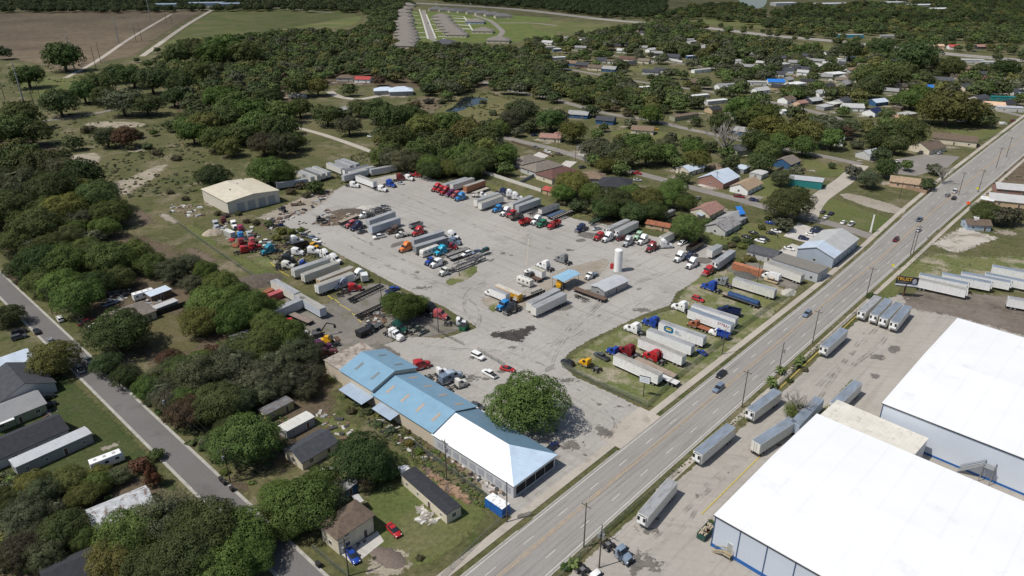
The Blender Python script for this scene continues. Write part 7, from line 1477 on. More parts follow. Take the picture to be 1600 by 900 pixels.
MAN = {
 'beside the white roofed end of the truck shop': '822,620,64,k',
 'standing on the lot among the parked trucks': '630,478,33,b 612,470,20,b 652,474,20,b',
 'in the wood above the left street': '20,248,34,o 60,252,32,o 95,262,28,g 35,285,38,g 80,296,36,o 15,325,34,o 50,350,36,o 128,270,27,d 152,306,30,o 172,330,27,b 160,352,22,b 100,322,30,y 112,298,24,y 62,325,30,o 20,372,26,o 120,345,20,g 8,290,24,d',
 'behind the scrap filled left compound': '62,408,34,d 100,405,34,b 138,394,32,o 172,402,34,o 205,396,30,b 236,410,24,b 92,440,30,b 62,440,24,o 118,462,36,b 150,440,26,d 30,420,20,d 180,432,24,o 268,420,26,g 292,412,24,g',
 'at the edge of the brown dirt strip': '322,424,20,b 345,440,26,b 368,452,22,b 300,440,20,g 402,470,18,b 420,478,22,b',
 'round and dark beside the dry lawn': '186,512,45,d',
 'beside the left street': '10,488,22,o 80,556,33,y 165,566,22,d 196,586,22,d 176,550,16,g 232,604,24,b',
 'in the wood between the lawn and the truck lots': '332,470,40,b 312,500,30,y 392,478,32,b 366,500,30,b 420,504,28,b 372,540,30,d 410,536,34,o 330,540,16,c 444,520,34,b 468,548,34,g 432,566,36,g 402,590,40,g 360,572,42,g 318,586,42,g 282,576,30,o 262,558,18,r 250,590,26,g 296,642,32,r 340,630,38,o 372,626,32,g 414,606,30,g 456,590,32,g 484,582,26,n 385,684,52,b 345,690,26,b 268,620,26,n 480,606,22,n',
 'between the left street and the cream house': '475,785,52,b 432,770,30,b 516,778,34,g 563,712,48,d 598,736,18,d 615,737,12,b 572,754,17,n 448,822,24,b 500,752,30,b',
 'crowding the bottom left corner': '205,830,46,b 262,808,50,g 322,826,54,o 376,828,46,b 295,868,52,o 178,868,36,y 235,880,44,o 392,868,36,b 345,876,46,b 408,842,24,y',
 'in the scrub below the grey mobile home': '104,748,24,y 64,772,28,g 130,768,24,y 40,808,30,g 95,822,32,o 30,862,30,n 128,838,20,b 70,868,28,g 150,748,14,g 10,780,22,o 60,830,24,n 186,740,18,g 152,738,17,y',
 'rising beside the left street near the camper': '214,716,15,c 236,738,17,c 244,708,12,b',
 'alone on the upper left field': '97,86,25,d 41,116,21,d 4,80,12,d 30,178,26,o 8,202,30,o 48,204,24,o',
 'along the edge of the upper left field': '92,158,24,d 130,142,20,d 151,132,24,o 180,112,18,d 206,116,22,d 236,124,24,d 252,114,18,o 278,126,22,d 190,156,26,g 228,158,24,o 270,150,18,d 284,144,14,d 162,146,20,o 213,93,5,d 245,77,6,b 279,64,4,b 310,112,22,o 276,84,20,o 300,76,22,o 332,82,24,b 352,72,28,b 382,80,24,o',
 'scattered on the rough ground left of the beige shed': '332,274,26,d 420,262,32,b 440,270,24,b 490,290,15,b 112,222,14,o 240,206,7,b 165,212,20,g 196,212,20,r',
 'in the grove left of the pale path': '300,206,22,b 332,216,24,b 376,206,24,o 320,190,24,y 350,180,28,o 386,170,28,b 402,192,28,b 432,202,28,o 440,172,24,b 420,150,22,o 362,160,22,b 340,150,24,b 440,225,24,g 410,222,24,n 464,130,24,o 290,196,18,b',
 'among the houses by the curved driveway': '496,134,18,y 511,176,24,d 536,182,16,o 468,166,20,o 560,165,20,o 590,172,24,d 545,195,20,n 592,125,11,r 545,138,14,o',
 'in the belt behind the upper truck row': '610,182,28,o 640,176,24,o 660,196,26,y 700,192,26,b 730,200,28,y 760,208,26,o 620,214,28,o 655,232,28,o 690,226,28,o 720,240,28,b 750,248,28,o 785,240,26,b 634,250,26,g 670,256,22,b 702,262,18,y 760,230,22,y 735,262,22,o 610,246,22,g 788,262,16,b 800,186,22,g 820,172,24,g 828,196,14,o 782,196,18,b',
 'in the belt behind the upper right trucks': '895,285,28,y 880,300,20,b 925,300,22,b 960,310,34,o 985,305,26,b 1010,312,28,y 1035,306,24,b 945,322,26,d 990,330,24,d 1020,328,22,o 905,318,16,d 1055,290,20,b 1068,275,14,o 1072,312,20,b 1075,354,28,b 1104,345,10,b',
 'among the houses right of the upper lot': '861,183,26,d 895,205,22,y 955,236,24,g 930,228,26,g 945,255,18,y 975,242,24,o 1010,236,28,b 1000,222,22,b 1040,238,22,b 1060,250,16,b 985,216,16,d 1090,245,24,y 1075,262,8,b 925,170,14,d 1188,250,22,o 1165,180,20,o 1200,235,20,o',
 'draped in moss by the corner lawn': '1232,314,34,o 1225,348,16,g',
 'by the roadside right of the church hall': '1358,276,20,g 1335,268,14,w 1385,262,18,d 1378,238,16,d 1475,270,18,w 1462,262,12,g 1450,285,13,d 1418,258,10,b 1540,332,18,d 1560,338,16,n 1580,336,16,n 1300,258,6,d',
 'big and olive behind the church lawn': '1485,164,34,y 1520,168,26,y 1460,172,22,y',
 'in the leafy block left of the church hall': '1395,204,26,d 1415,196,20,y 1425,208,24,o 1372,214,20,d 1440,146,20,b 1425,152,20,b 1385,190,12,b 1400,225,18,o',
 'in the olive grove below the lane': '1200,195,28,y 1230,202,26,y 1180,218,24,o 1265,206,26,y 1290,196,24,g 1300,216,20,b 1255,225,22,b 1215,222,22,b 1320,205,14,r 1160,168,28,b 1190,180,24,b',
 'tall and dark near the far highway': '1330,78,18,d 1380,72,18,d 1432,84,28,d 1570,104,18,d 1412,110,22,o 1380,115,24,o 1355,115,24,o 1360,135,20,o 1488,102,18,o',
}
for place,lst in MAN.items():
    for q in lst.split():
        x,y,rp,k_ = q.split(','); tree_px(float(x),float(y),float(rp),k_,place)
for q in [(x_,5+(x_-650)*.0605) for x_ in range(650,801,9)]+[(x_,14+(x_-800)*.113) for x_ in range(800,960,9)]+[(x_,41+(x_-1080)*.117) for x_ in range(1085,1210,9)]+[(x_,55+(x_-1200)*.1) for x_ in range(1210,1600,9)]+[(x_,106+(x_-875)*.18) for x_ in range(875,945,9)]+[(x_,86+(x_-950)*.12) for x_ in range(955,1110,9)]+[(x_,142+(x_-800)*.2) for x_ in range(800,1075,10)]: HPX.append((*q,6))
def near_things(x,y,r):
    for ox,oy,orr in OCC:
        if (ox-x)**2+(oy-y)**2 < (orr+r*.55)**2: return True
    p = Vector((x,y))
    for a,b,w in SEG:
        d = b-a; L2_ = d.length_squared
        if L2_ < 1e-6: continue
        t = max(0.,min(1.,(p-a).dot(d)/L2_))
        if (a+d*t-p).length_squared < (w+r*.45)**2: return True
    return False
def fill(place,poly,space,r0,r1,kinds,keep=1.):
    ws = [G(*p,4) for p in poly]; x0,x1 = min(p.x for p in ws),max(p.x for p in ws); y0,y1 = min(p.y for p in ws),max(p.y for p in ws)
    n = int((x1-x0)*(y1-y0)/(space*space)*1.6); got = []
    grid = {}
    def clash(x,y):
        i,j = int(x//space),int(y//space)
        return any((x-a)**2+(y-b)**2 < (space*.72)**2 for di in (-1,0,1) for dj in (-1,0,1) for a,b in grid.get((i+di,j+dj),()))
    for _ in range(n):
        x,y = RT.uniform(x0,x1),RT.uniform(y0,y1); r = RT.uniform(r0,r1)
        px_,py_ = proj((x,y,r))
        if not inside(poly,px_,py_) or clash(x,y) or RT.random() > keep: continue
        if near_things(x,y,r): continue
        cx_,cy_ = proj((x,y,r*.8)); rp_ = r*FOC/math.hypot(math.hypot(x,y),CAMH)
        if any(abs(cx_-hx) < rp_*.6+hw*.22 and -rp_*.3 < cy_-hy < rp_*.62+1. for hx,hy,hw in HPX): continue
        if any((x-t[0])**2+(y-t[1])**2 < (t[2]*.75)**2 for t in TREES if t[5]): continue
        grid.setdefault((int(x//space),int(y//space)),[]).append((x,y)); TREES.append((x,y,r,RT.choice(kinds),place,False))
fill('in the great wood between the brown field and the estate',[(290,62),(400,52),(470,44),(550,48),(588,26),(612,60),(640,68),(700,68),(790,70),(850,75),(880,92),(905,128),(860,150),(800,138),(752,122),(700,148),(640,122),(560,106),(520,112),(440,125),(430,160),(456,190),(462,230),(440,245),(360,240),(290,215),(262,190),(300,170),(290,140),(250,120),(240,100),(228,96)],11.5,6,8.6,'oooobbbbyygd')
fill('in the belt behind the upper truck row',[(590,185),(650,168),(690,188),(760,188),(810,168),(842,200),(800,214),(800,242),(800,268),(740,270),(690,268),(660,256),(620,265),(585,240)],11,5.5,7.5,'ooobbyg')
fill('in the far wood at the top left',[(-40,-8),(330,-8),(430,-2),(560,-4),(620,-6),(640,10),(560,13),(440,10),(300,11),(200,15),(-40,17)],16,7,10,'oodd')
fill('beside the estate',[(560,5),(625,-6),(650,3),(625,14),(612,40),(600,62),(562,50),(580,25)],12,6,9,'oobd')
fill('in the pine wood beyond the highway',[(650,-8),(1040,-8),(1040,18),(980,25),(850,10),(720,1)],12,6,8,'ddd')
fill('in the wood beyond the highway',[(1020,26),(1080,6),(1150,2),(1200,18),(1250,5),(1400,0),(1640,-10),(1640,60),(1500,66),(1420,60),(1390,48),(1300,45),(1250,52),(1180,32),(1100,22)],15,6,9,'oobdyb',.85)
fill('among the upper houses',[(880,58),(985,40),(1050,32),(1140,42),(1200,60),(1235,70),(1235,112),(1205,150),(1165,120),(1130,90),(1060,78),(1000,70),(960,72),(900,70)],12.5,7,10.5,'oobbdyg',.85)
fill('in the leafy block of the three white mobile homes',[(1020,128),(1080,128),(1140,162),(1200,150),(1245,178),(1330,198),(1310,238),(1220,228),(1180,205),(1120,168),(1040,165),(1000,150)],12,6.5,9.5,'oobbyg',.85)
fill('in the thicket above the residential street',[(880,130),(960,112),(1000,130),(1020,150),(1060,170),(1075,192),(1000,180),(930,165),(880,150)],9.5,5,7.5,'oobbyg')
fill('among the rear houses',[(1340,90),(1400,85),(1500,100),(1550,95),(1590,110),(1580,140),(1500,150),(1450,130),(1380,130),(1340,125)],13,6,9.5,'ooby',.85)
fill('among the middle houses',[(1210,75),(1260,70),(1300,90),(1320,130),(1340,150),(1300,160),(1240,145),(1200,130)],12,5.5,8.5,'oobby',.9)
fill('left of the residential street',[(800,95),(880,70),(890,112),(905,132),(850,148),(810,136)],11,5.5,8,'oobd')
fill('in the wood above the left street',[(-30,170),(60,225),(110,250),(190,320),(185,365),(110,390),(40,410),(-30,380)],10,5,7.5,'oogyb')
fill('in the wood between the lawn and the truck lots',[(240,560),(300,560),(350,540),(460,500),(505,560),(520,600),(470,620),(420,640),(380,700),(320,690),(250,600)],8.5,4,6,'ggob')
fill('in the scrub below the grey mobile home',[(-10,750),(120,735),(180,740),(175,800),(150,870),(60,900),(-10,890)],7.5,3,5,'ygob')
fill('between the upper houses',[(820,60),(1000,36),(1240,62),(1420,88),(1600,105),(1600,178),(1440,190),(1300,240),(1180,215),(1000,180),(860,145),(800,110)],16,4.5,9.5,'oobbyg',.9)
fill('between the lower houses',[(800,160),(1000,190),(1180,225),(1330,262),(1250,320),(1160,300),(1000,268),(880,232),(790,205)],17,4,8,'oobbyg',.75)
fill('beside the highway',[(900,24),(1060,36),(1240,62),(1420,80),(1620,98),(1620,70),(1400,60),(1200,44),(1050,26)],16,4,7,'oobdy',.6)
cam_p = Vector((0,0,CAMH))
TREES.sort(key=lambda t: (not t[5] if False else 0,-t[2]/(Vector((t[0],t[1],0))-cam_p).length))
NIND = 296
far = TREES[NIND:]; ind = TREES[:NIND]
print('trees',len(TREES))
for i,(x,y,r,k_,place,_) in enumerate(ind):
    d = (Vector((x,y,0))-cam_p).length; rg = RT.uniform
    nm = {'c': 'conifer_tree','w': 'bare_tree'}.get(k_,'oak_tree' if k_ in 'odk' else 'leafy_tree')
    lab = KNAME[k_]+' '+place; t = root(nm,(x,y,0),rg(0,360),lab,'tree','trees: '+lab,(r*rg(.94,1.06),r*rg(.94,1.06),r*rg(.88,1.1)))
    v = rg(.68,1.10)*(1.12 if k_ == 'k' else 1); c = tuple(min(1,a*v*rg(.92,1.08)) for a in TINT[k_])
    if k_ == 'w': obj('branches',BARE[0],t); continue
    if k_ == 'c': obj('trunk',TRUNKC[0],t); obj('crown',CONI[0],t,color=c); continue
    obj('trunk',RT.choice(TRUNK),t)
    if k_ == 'n': obj('branches',BARE[1],t)
    obj('crown',RT.choice(AIRY if k_ in 'gn' and RT.random() < .6 else (OAK if d < 420 else OAKM)),t,color=c)
# the rest of the woods, too many and too small to single out
k = N('far_foliage'); at = k.n('ShaderNodeAttribute',attribute_name='tint'); geo = k.n('ShaderNodeNewGeometry')
k.l(k.mul(at.outputs['Color'],k.ramp(geo.outputs['Random Per Island'],0,1,.62,1.4)),k.b.inputs['Base Color']); k.b.inputs['Roughness'].default_value = .7; k.b.inputs['Specular IOR Level'].default_value = .2
VV,FF,CC,o_ = [],[],[],0
for x,y,r,k_,place,_ in far:
    v_,f_ = FARV[RT.randrange(5)]; a = RT.uniform(0,6.28); rot_ = np.array([[math.cos(a),-math.sin(a),0],[math.sin(a),math.cos(a),0],[0,0,RT.uniform(.85,1.35 if 'pine' in place else 1.1)]])
    VV.append(v_@rot_.T*r+np.array([x,y,0])); FF.append(f_+o_); o_ += len(v_); vv = RT.uniform(.55,.95); CC.append(np.tile([*(c*vv for c in TINT[k_]),1.],(len(v_),1)))
me = np_mesh('distant_woods',np.concatenate(VV).astype(np.float32),np.concatenate(FF),'far_foliage')
ca = me.color_attributes.new('tint','FLOAT_COLOR','POINT'); ca.data.foreach_set('color',np.concatenate(CC).astype(np.float32).ravel())
tag(obj('distant_woods',me),'far off woods and tree belts reaching to the top edge',kind='stuff')
# the big leafless tree and palms
p = G(1132,232,6); t = root('bare_tree',(p.x,p.y,0),20,'large pale leafless tree above the brush pile','tree',None,14.5); obj('branches',BARE[0],t)
p = G(1247,640,3); t = root('leafy_tree',(p.x,p.y,0),20,'thin half bare tree rising between the warehouse trailers','tree',None,(6,6,5.5)); obj('branches',BARE[0],t); obj('crown',AIRY[1],t,color=(.12,.15,.05),scale=(.7,.7,.6))
p = G(622,640,3)
def palm(px_,py_,h,lab,n=26,L=1.9):
    p = G(px_,py_,0); t = root('palm_tree',p,RT.uniform(0,360),lab,'tree','low palms beside the main road' if h < 3 else 'palms by the pale blue roofed house'); obj('trunk',MB().tube((0,0,0),(.05,.05,h),.2,.15,8).mesh('trunk','bark'),t); b = MB()
    for i in range(n):
        a = i*2.4; e = RT.uniform(-.3,1.2); pts = [(0,0,h)]
        for s in (.4,.75,1.): pts.append((L*s*math.cos(a)*math.cos(e),L*s*math.sin(a)*math.cos(e),h+L*s*math.sin(e)-.7*s*s*L*.6))
        w = [.04,.32,.26,.03]; sx,sy = -math.sin(a),math.cos(a)
        b.loft([[(x-sx*q,y-sy*q,z-.06*q),(x,y,z+.05),(x+sx*q,y+sy*q,z-.06*q)] for (x,y,z),q in zip(pts,w)],cap=False,closed=False)
    obj('crown',b.mesh('crown','foliage'),t,color=(.13,.17,.06))
for x,y,lab in ((1250,566,'fullest of the low palms along the road fence'),(1245,574,'low palm just below the fullest one'),(1218,584,'low palm beside the double pole'),(1207,606,'low palm nearest the blue fronted reefer'),(1203,600,'low palm behind the nearest one')): palm(x,y,1.6,lab)
for x,y,h,lab in ((1070,268,7,'tall palm in front of the pale blue roofed house'),(1060,272,8,'tall palm left of the pale blue roofed house'),(895,885,1.1,'small bushy palm on the verge by the bottom edge')): palm(x,y,h,lab)
# low scrub, too much to count
def scrub(poly,n,r0,r1,kinds,lab,seed):
    rg = np.random.default_rng(seed); VV,FF,CC,o_ = [],[],[],0; xs = [p[0] for p in poly]; ys_ = [p[1] for p in poly]
    base = [crown_mesh(90+i,7,16,.2,flat=.6,zc=.35) for i in range(3)] if not SCR else SCR; SCR.extend(base) if not SCR else None
    ws = [G(*p) for p in poly]; x0,x1 = min(p.x for p in ws),max(p.x for p in ws); y0,y1 = min(p.y for p in ws),max(p.y for p in ws); t = 0
    while n > 0 and t < 60000:
        t += 1; x,y = rg.uniform(x0,x1),rg.uniform(y0,y1); q = proj((x,y,0))
        if not inside(poly,*q): continue
        if rg.random() > .5+.9*math.sin(x*.07+y*.031)*math.cos(y*.083-x*.02): continue
        n -= 1; v_,f_ = SCR[rg.integers(3)]; r = rg.uniform(r0,r1); a = rg.uniform(0,6.28); c_,s_ = math.cos(a)*r,math.sin(a)*r
        VV.append(v_@np.array([[c_,-s_,0],[s_,c_,0],[0,0,r*.8]]).T+np.array([x,y,0])); FF.append(f_+o_); o_ += len(v_); k_ = kinds[rg.integers(len(kinds))]; vv = rg.uniform(.8,1.25); CC.append(np.tile([*(c*vv for c in TINT[k_]),1.],(len(v_),1)))
    me = np_mesh('undergrowth',np.concatenate(VV).astype(np.float32),np.concatenate(FF),'far_foliage'); ca = me.color_attributes.new('tint','FLOAT_COLOR','POINT'); ca.data.foreach_set('color',np.concatenate(CC).astype(np.float32).ravel()); tag(obj('undergrowth',me),lab,kind='stuff')
SCR = []
scrub([(60,190),(260,195),(330,250),(330,320),(250,340),(190,300),(90,245)],620,.35,1.3,'nnggoy','low scrub on the rough ground left of the beige shed',1)
scrub([(-20,100),(130,110),(240,100),(200,190),(60,200),(-20,190)],260,.5,1.6,'ngo','low scrub in the upper left meadow',2)
scrub([(240,560),(470,500),(560,600),(480,650),(400,760),(300,700),(220,610)],700,.4,1.4,'ngoob','undergrowth in the wood between street and lots',4)
scrub([(-20,740),(210,740),(300,790),(200,880),(-20,900)],500,.4,1.3,'ngyob','undergrowth in the lower left scrub',5)
scrub([(560,600),(620,640),(700,720),(790,790),(760,800),(660,730),(560,650)],420,.25,.8,'ngyob','weeds along the wire fence behind the shop',6)
scrub([(415,345),(480,345),(500,400),(440,425),(395,385)],260,.25,.8,'nnyg','dry weeds on the junkyard brush strip',7)
scrub([(440,285),(560,240),(600,230),(560,262),(520,300),(450,310)],300,.3,1.,'nngo','weeds among the far end trailers',8)
scrub([(640,150),(720,135),(860,165),(800,195),(690,205),(630,185)],420,.5,1.6,'nngyo','reeds and brush around the pond',9)
scrub([(1390,425),(1450,392),(1600,388),(1620,425),(1440,425)],150,.12,.35,'nyg','weeds on the plot behind the billboard',10)
scrub([(1560,275),(1620,235),(1660,300),(1600,330),(1530,330)],120,.3,.8,'nngo','weeds on the plots right of the main road',11)
scrub([(870,905),(1000,790),(1065,735),(1215,605),(1340,490),(1335,486),(1190,615),(1060,728),(985,790),(880,885)],420,.12,.4,'ygob','weeds along the right verge of the main road',12)
scrub([(905,335),(1000,355),(1060,368),(1130,385),(1200,400),(1180,370),(1060,345),(960,330),(880,312)],300,.3,1.,'ngo','weeds behind the upper right trucks',13)
scrub([(820,60),(1300,70),(1600,110),(1600,190),(1300,240),(1000,190),(850,150)],900,.5,1.6,'ngooby','garden bushes and weeds among the far houses',14)
# shrubs
SH = {'on the verge by the main road': '1362,462,8,d 1234,592,6,d 884,884,9,d 1112,812,5,b 1175,650,5,b 1258,575,6,g',
 'in the hedge below the residential street': '1168,378,9,d 1180,370,8,d 1150,374,8,d 1190,355,7,o 1160,384,9,y 1143,382,8,g 1200,340,6,o 1172,405,10,y 1155,408,9,y',
 'on the brush strip in the junkyard': '420,350,8,n 400,348,7,n 440,362,9,y 455,362,8,y 385,345,6,n 470,358,7,y 432,372,8,y 448,372,7,n 470,292,10,n 500,300,9,n 455,300,9,n 480,305,9,n',
 'beside the beige shed': '352,336,7,w 340,333,6,n 372,333,6,n',
 'on the rough ground left of the beige shed': '160,218,11,n 185,218,12,r 215,214,10,n 140,205,12,n 100,240,8,o 245,240,8,n 275,248,8,n 230,230,9,g 205,232,8,n 265,300,6,n 290,310,6,n',
 'by the wooded side of the shop': '560,628,9,g 575,640,10,g 590,660,9,g 610,672,10,g 640,690,8,y 620,650,7,g 545,615,9,g 655,704,8,b 548,640,9,n 596,690,8,n 636,672,6,g',
 'behind the upper right trucks': '895,330,8,n 912,330,8,n 880,318,7,n 930,338,7,n 1125,352,8,g 1130,386,8,n 1048,345,7,g',
 'by the wooded left street': '236,628,9,d 250,640,9,d 262,652,9,g 226,616,9,g 208,600,8,o 336,716,9,n 350,735,8,b 318,696,9,d',
 'around the pond and thicket': '650,165,9,n 670,160,9,n 690,160,8,n 710,140,9,w 725,135,9,w 740,130,8,w 755,160,7,g 800,165,8,o 690,182,8,o 770,178,8,g 930,160,10,n 915,152,10,n 945,165,10,n 960,172,10,n 980,180,9,n',
 'by the two storey house': '655,868,7,n 585,868,4,n 530,845,6,d'}
for place,lst in SH.items():
    for q in lst.split():
        x,y,rp,k_ = q.split(','); x,y,rp = float(x),float(y),float(rp); p = G(x,y,1.); r = rp*(p-cam_p).length/FOC
        lab = dict(o='dark green',d='deep green',b='bright green',y='yellowish',g='grey green',n='brown twiggy',r='rusty red',w='pale grey')[k_]+' shrub '+place
        t = root('shrub',(p.x,p.y,0),RT.uniform(0,360),lab,'shrub','shrubs: '+lab,(r,r,r*RT.uniform(.8,1.05))); obj('stem',TRUNKS[0],t); obj('crown',RT.choice(BUSH),t,color=tuple(c*RT.uniform(.85,1.15) for c in TINT[k_]))
# ------------------------------------------------------------------ poles, wires, signs, fences, heaps, people
def height_of(base,top):
    B = G(*base); best = min(((Vector(proj((B.x,B.y,h)))-Vector(top)).length,h) for h in [i*.1 for i in range(20,420)]); return B,best[1]
PG = 'wooden utility poles'
def pole(base,h,lab,arm=True,can=0,az=43,lamp=False,r=.16,m='pole_wood',name='utility_pole',group=PG):
    p = G(*base); t = root(name,p,az,lab,name.replace('_',' '),group)
    obj('mast',MB().tube((0,0,0),(0,0,h),r,r*.65,8).mesh('mast',m),t)
    if arm:
        obj('crossarm',MB().box(-1.2,1.2,-.06,.06,h-.9,h-.75).mesh('crossarm',m),t)
        for x in (-1.1,0,1.1): obj('insulator',MB().tube((x,0,h-.75),(x,0,h-.5),.05).mesh('insulator','galvanised'),t)
    for i in range(can):
        a = i*2.1; x,y = .5*math.cos(a),.5*math.sin(a); obj('transformer',MB().tube((x,y,h-3.4),(x,y,h-2.3),.3,n=10).mesh('transformer','galvanised'),t)
    if lamp:
        obj('lamp_arm',MB().tube((0,0,h-.4),(0,1.8,h+.1),.05).mesh('lamp_arm','galvanised'),t); obj('lamp_head',MB().box(-.16,.16,1.6,2.4,h+.02,h+.2,top=.04).mesh('lamp_head','galvanised'),t)
    return p,h
RP = [pole((912,856),12.6,'nearest tall bare pole on the right verge of the main road',True),pole((1159,637),12.4,'pole on the verge beside the blue fronted reefer'),pole((1269,537),12.4,'pole by the lone reefer along the road fence',True,lamp=True),pole((1353,465),12.4,'pole at the bush where the four reefers stand'),pole((1427,395),12.4,'pole by the pale concrete slab along the road',True),pole((1497.5,305),12.6,'pole beside the orange diamond sign up the road'),pole((1528,301),12.6,'pole beside the yellow sign up the road'),pole((1572,246),12.6,'pole farthest up the main road, right side'),pole((1556,263),12.6,'second farthest pole up the main road')]
pole((936,887.5),12.,'two tone pole with three grey transformers by the blue grey truck',False,3); pole((1216,584),11.,'paired pole among the roadside palms',False,1); pole((1422,398),11.5,'leaning pole beside the slab pole',False)
pole((1183,441),9.5,'light pole on the gravel beside the blue tarped flatbed',False,lamp=True); pole((1128,554),9,'pole inside the green fence by the grass yard',False,lamp=True)
pole((717.5,431),9,'light pole standing in the grass island',False,lamp=True); pole((685,520),10,'pole on the dirt strip below the faded red truck',False,0); pole((505,413),8.5,'pole behind the four left lot trailers',False,lamp=True); pole((596,467),8.5,'pole left of the lot tree',False); pole((451,381),8.5,'pole on the junkyard brush',False)
LP = [pole((82,491),10.5,'pole by the white car on the left street',True,0,133),pole((137,540),10.5,'pole by the left compound gate',True,0,133),pole((268,664),10.5,'pole with a transformer beside the dark red tree',True,1,133),pole((360,754),10.5,'pole with transformer and bins on the left street',True,1,133),pole((545,900),10.5,'pole at the bottom edge by the blue car',True,1,133)]
pole((698,752),12.5,'pole with twin crossarms beside the white end of the shop',True,2); pole((792,816),11.5,'pole beside the small blue box',False)
SPL = [pole((899,252),9,'light pole on the residential street by the driveway',False,lamp=True,az=200),pole((976,273),9,'light pole on the residential street by the red pickup',False,lamp=True,az=200),pole((1118,293),9,'pole in front of the white roofed brick house',True),pole((872,232),9,'pole beside the pinkish bungalow',True),pole((1405,311),9,'thin pole on the lawn below the brown fence',False),pole((1271,246),8,'pole on the lawn beside the blue walled house',False),pole((910,167),9,'pole on the thicket street',False),pole((1036,198),9,'pole by the yellow car',True)]
# pylons of the power line
for b_,t_,lab in (((37,160),(18,98),'nearest steel power line pylon'),((117,110),(105,55),'second steel power line pylon'),((186,68),(176,28),'third steel power line pylon'),((236,35),(228,0),'farthest steel power line pylon')):
    B,h = height_of(b_,t_); t = root('power_pylon',B,30,lab+' in the upper left field','pylon','steel pylons of the upper left field'); obj('mast',MB().tube((0,0,0),(0,0,h),.75,.35,12).mesh('mast','galvanised'),t)
    for z in (h-1,h-5,h-9): obj('arm',MB().tube((-2.6,0,z+.4),(2.6,0,z+.4),.14,.14,6).mesh('arm','galvanised'),t)
for x,y in ((53,164),(66,166),(150,107),(158,99),(213,65),(222,65),(260,35),(268,34),(8,156)): pole((x,y),22,'thin wooden mast standing among the steel pylons of the upper left field',True,0,30,r=.3,name='power_mast',group='thin wooden masts of the upper left field')
def wires(name,pts,lab,group=None,n=3,sag=.9):
    b = MB()
    for (p,h),(q,g) in zip(pts,pts[1:]):
        for k in range(n):
            o_ = (k-1)*1.1; d = (q-p).normalized(); s_ = Vector((d.y,-d.x,0))*o_; prev = None
            for i in range(9):
                t = i/8; c_ = p.lerp(q,t)+s_; c_.z = (h-.5)*(1-t)+(g-.5)*t-sag*4*t*(1-t)
                if prev: b.tube(prev,c_,.022,.022,4,cap=False)
                prev = c_
    o = obj(name,b.mesh(name,'wire')); tag(o,lab,'power line',group)
wires('power_line',RP[:6],'overhead wires strung along the right side of the main road'); wires('power_line',LP,'overhead wires following the left residential street'); wires('power_line',SPL[:3],'overhead wires along the residential street behind the lots',n=2)
# the pylon sign on the corner lawn
B,h = height_of((1360,363),(1364.5,335)); t = root('sign_post',B,43,'slim white pylon on the corner lawn','sign'); obj('post',MB().box(-.35,.35,-.18,.18,0,h,top=.05).mesh('post','white_trim'),t); obj('base',MB().box(-.7,.7,-.5,.5,0,.25).mesh('base','kerb_concrete'),t)
# roadside sign of the lot
B,h = height_of((1005,620),(1006.4,588)); t = root('roadside_sign',B,205,'white roadside sign board on a black post at the yard corner','sign')
obj('post',MB().tube((0,0,0),(0,0,h),.12).mesh('post','black_frame'),t); bd = obj('board',MB().box(-1.6,1.6,-.14,.14,h-2.2,h).mesh('board','black_frame'),t); obj('panel',MB().box(-1.48,1.48,.145,.17,h-2.08,h-.12).mesh('panel','sign_face'),bd); obj('panel',MB().box(-1.48,1.48,-.17,-.145,h-2.08,h-.12).mesh('panel','sign_face'),bd)
for z,w_ in ((h-.55,2.2),(h-1.0,1.8),(h-1.5,2.3)): obj('lettering',MB().box(-w_/2,w_/2,.171,.178,z-.1,z+.08).mesh('lettering','ink_pale'),bd)
# billboard
B = G(1411,463); t = root('billboard',B,195,'black billboard reading TRUST in gold letters with a portrait','billboard'); obj('post',MB().tube((0,0,0),(0,0,5.2),.3,n=10).mesh('post','rust'),t)
obj('catwalk',MB().box(-3.6,3.6,.3,1.0,4.25,4.32).mesh('catwalk','black_frame'),t)
bw,bz0,bz1 = 3.7,4.4,7.9
bd = obj('board',MB().box(-bw,bw,-.2,.2,bz0,bz1).mesh('board','sign_dark'),t); obj('footer_strip',MB().box(-bw,bw,.205,.23,bz0,bz0+.6).mesh('footer_strip','sign_face'),bd)
UPR = (math.pi/2,0,math.pi)
text('lettering','TRUST',bd,(1.05,.23,6.95),UPR,1.75,'sign_gold',.02,.03)
text('lettering','FOR ALL YOUR NEEDS',bd,(1.2,.23,5.75),UPR,.01,'sign_face',.01) if 0 else None
obj('text_line',MB().box(-.9,3.2,.205,.222,5.85,5.97).mesh('text_line','galvanised'),bd); obj('text_line',MB().box(.2,3.2,.205,.222,5.5,5.62).mesh('text_line','galvanised'),bd)
def oval(cx,cz,rx,rz,y,n=20): return [(cx+rx*math.cos(2*math.pi*k/n),y,cz+rz*math.sin(2*math.pi*k/n)) for k in range(n)]
pt = obj('portrait',MB().loft([oval(-2.45,6.35,.72,.98,.205),oval(-2.45,6.35,.70,.95,.24)]).mesh('portrait','portrait_skin'),bd)
obj('shoulders',MB().loft([oval(-2.45,5.25,1.1,.42,.205),oval(-2.45,5.25,1.08,.4,.23)]).mesh('shoulders','portrait_suit'),pt)
for x in (-2.7,-2.2): obj('eye',MB().box(x-.1,x+.1,.241,.25,6.45,6.53).mesh('eye','sign_dark'),pt)
obj('mouth',MB().box(-2.63,-2.27,.241,.25,5.88,5.95).mesh('mouth','portrait_suit'),pt)
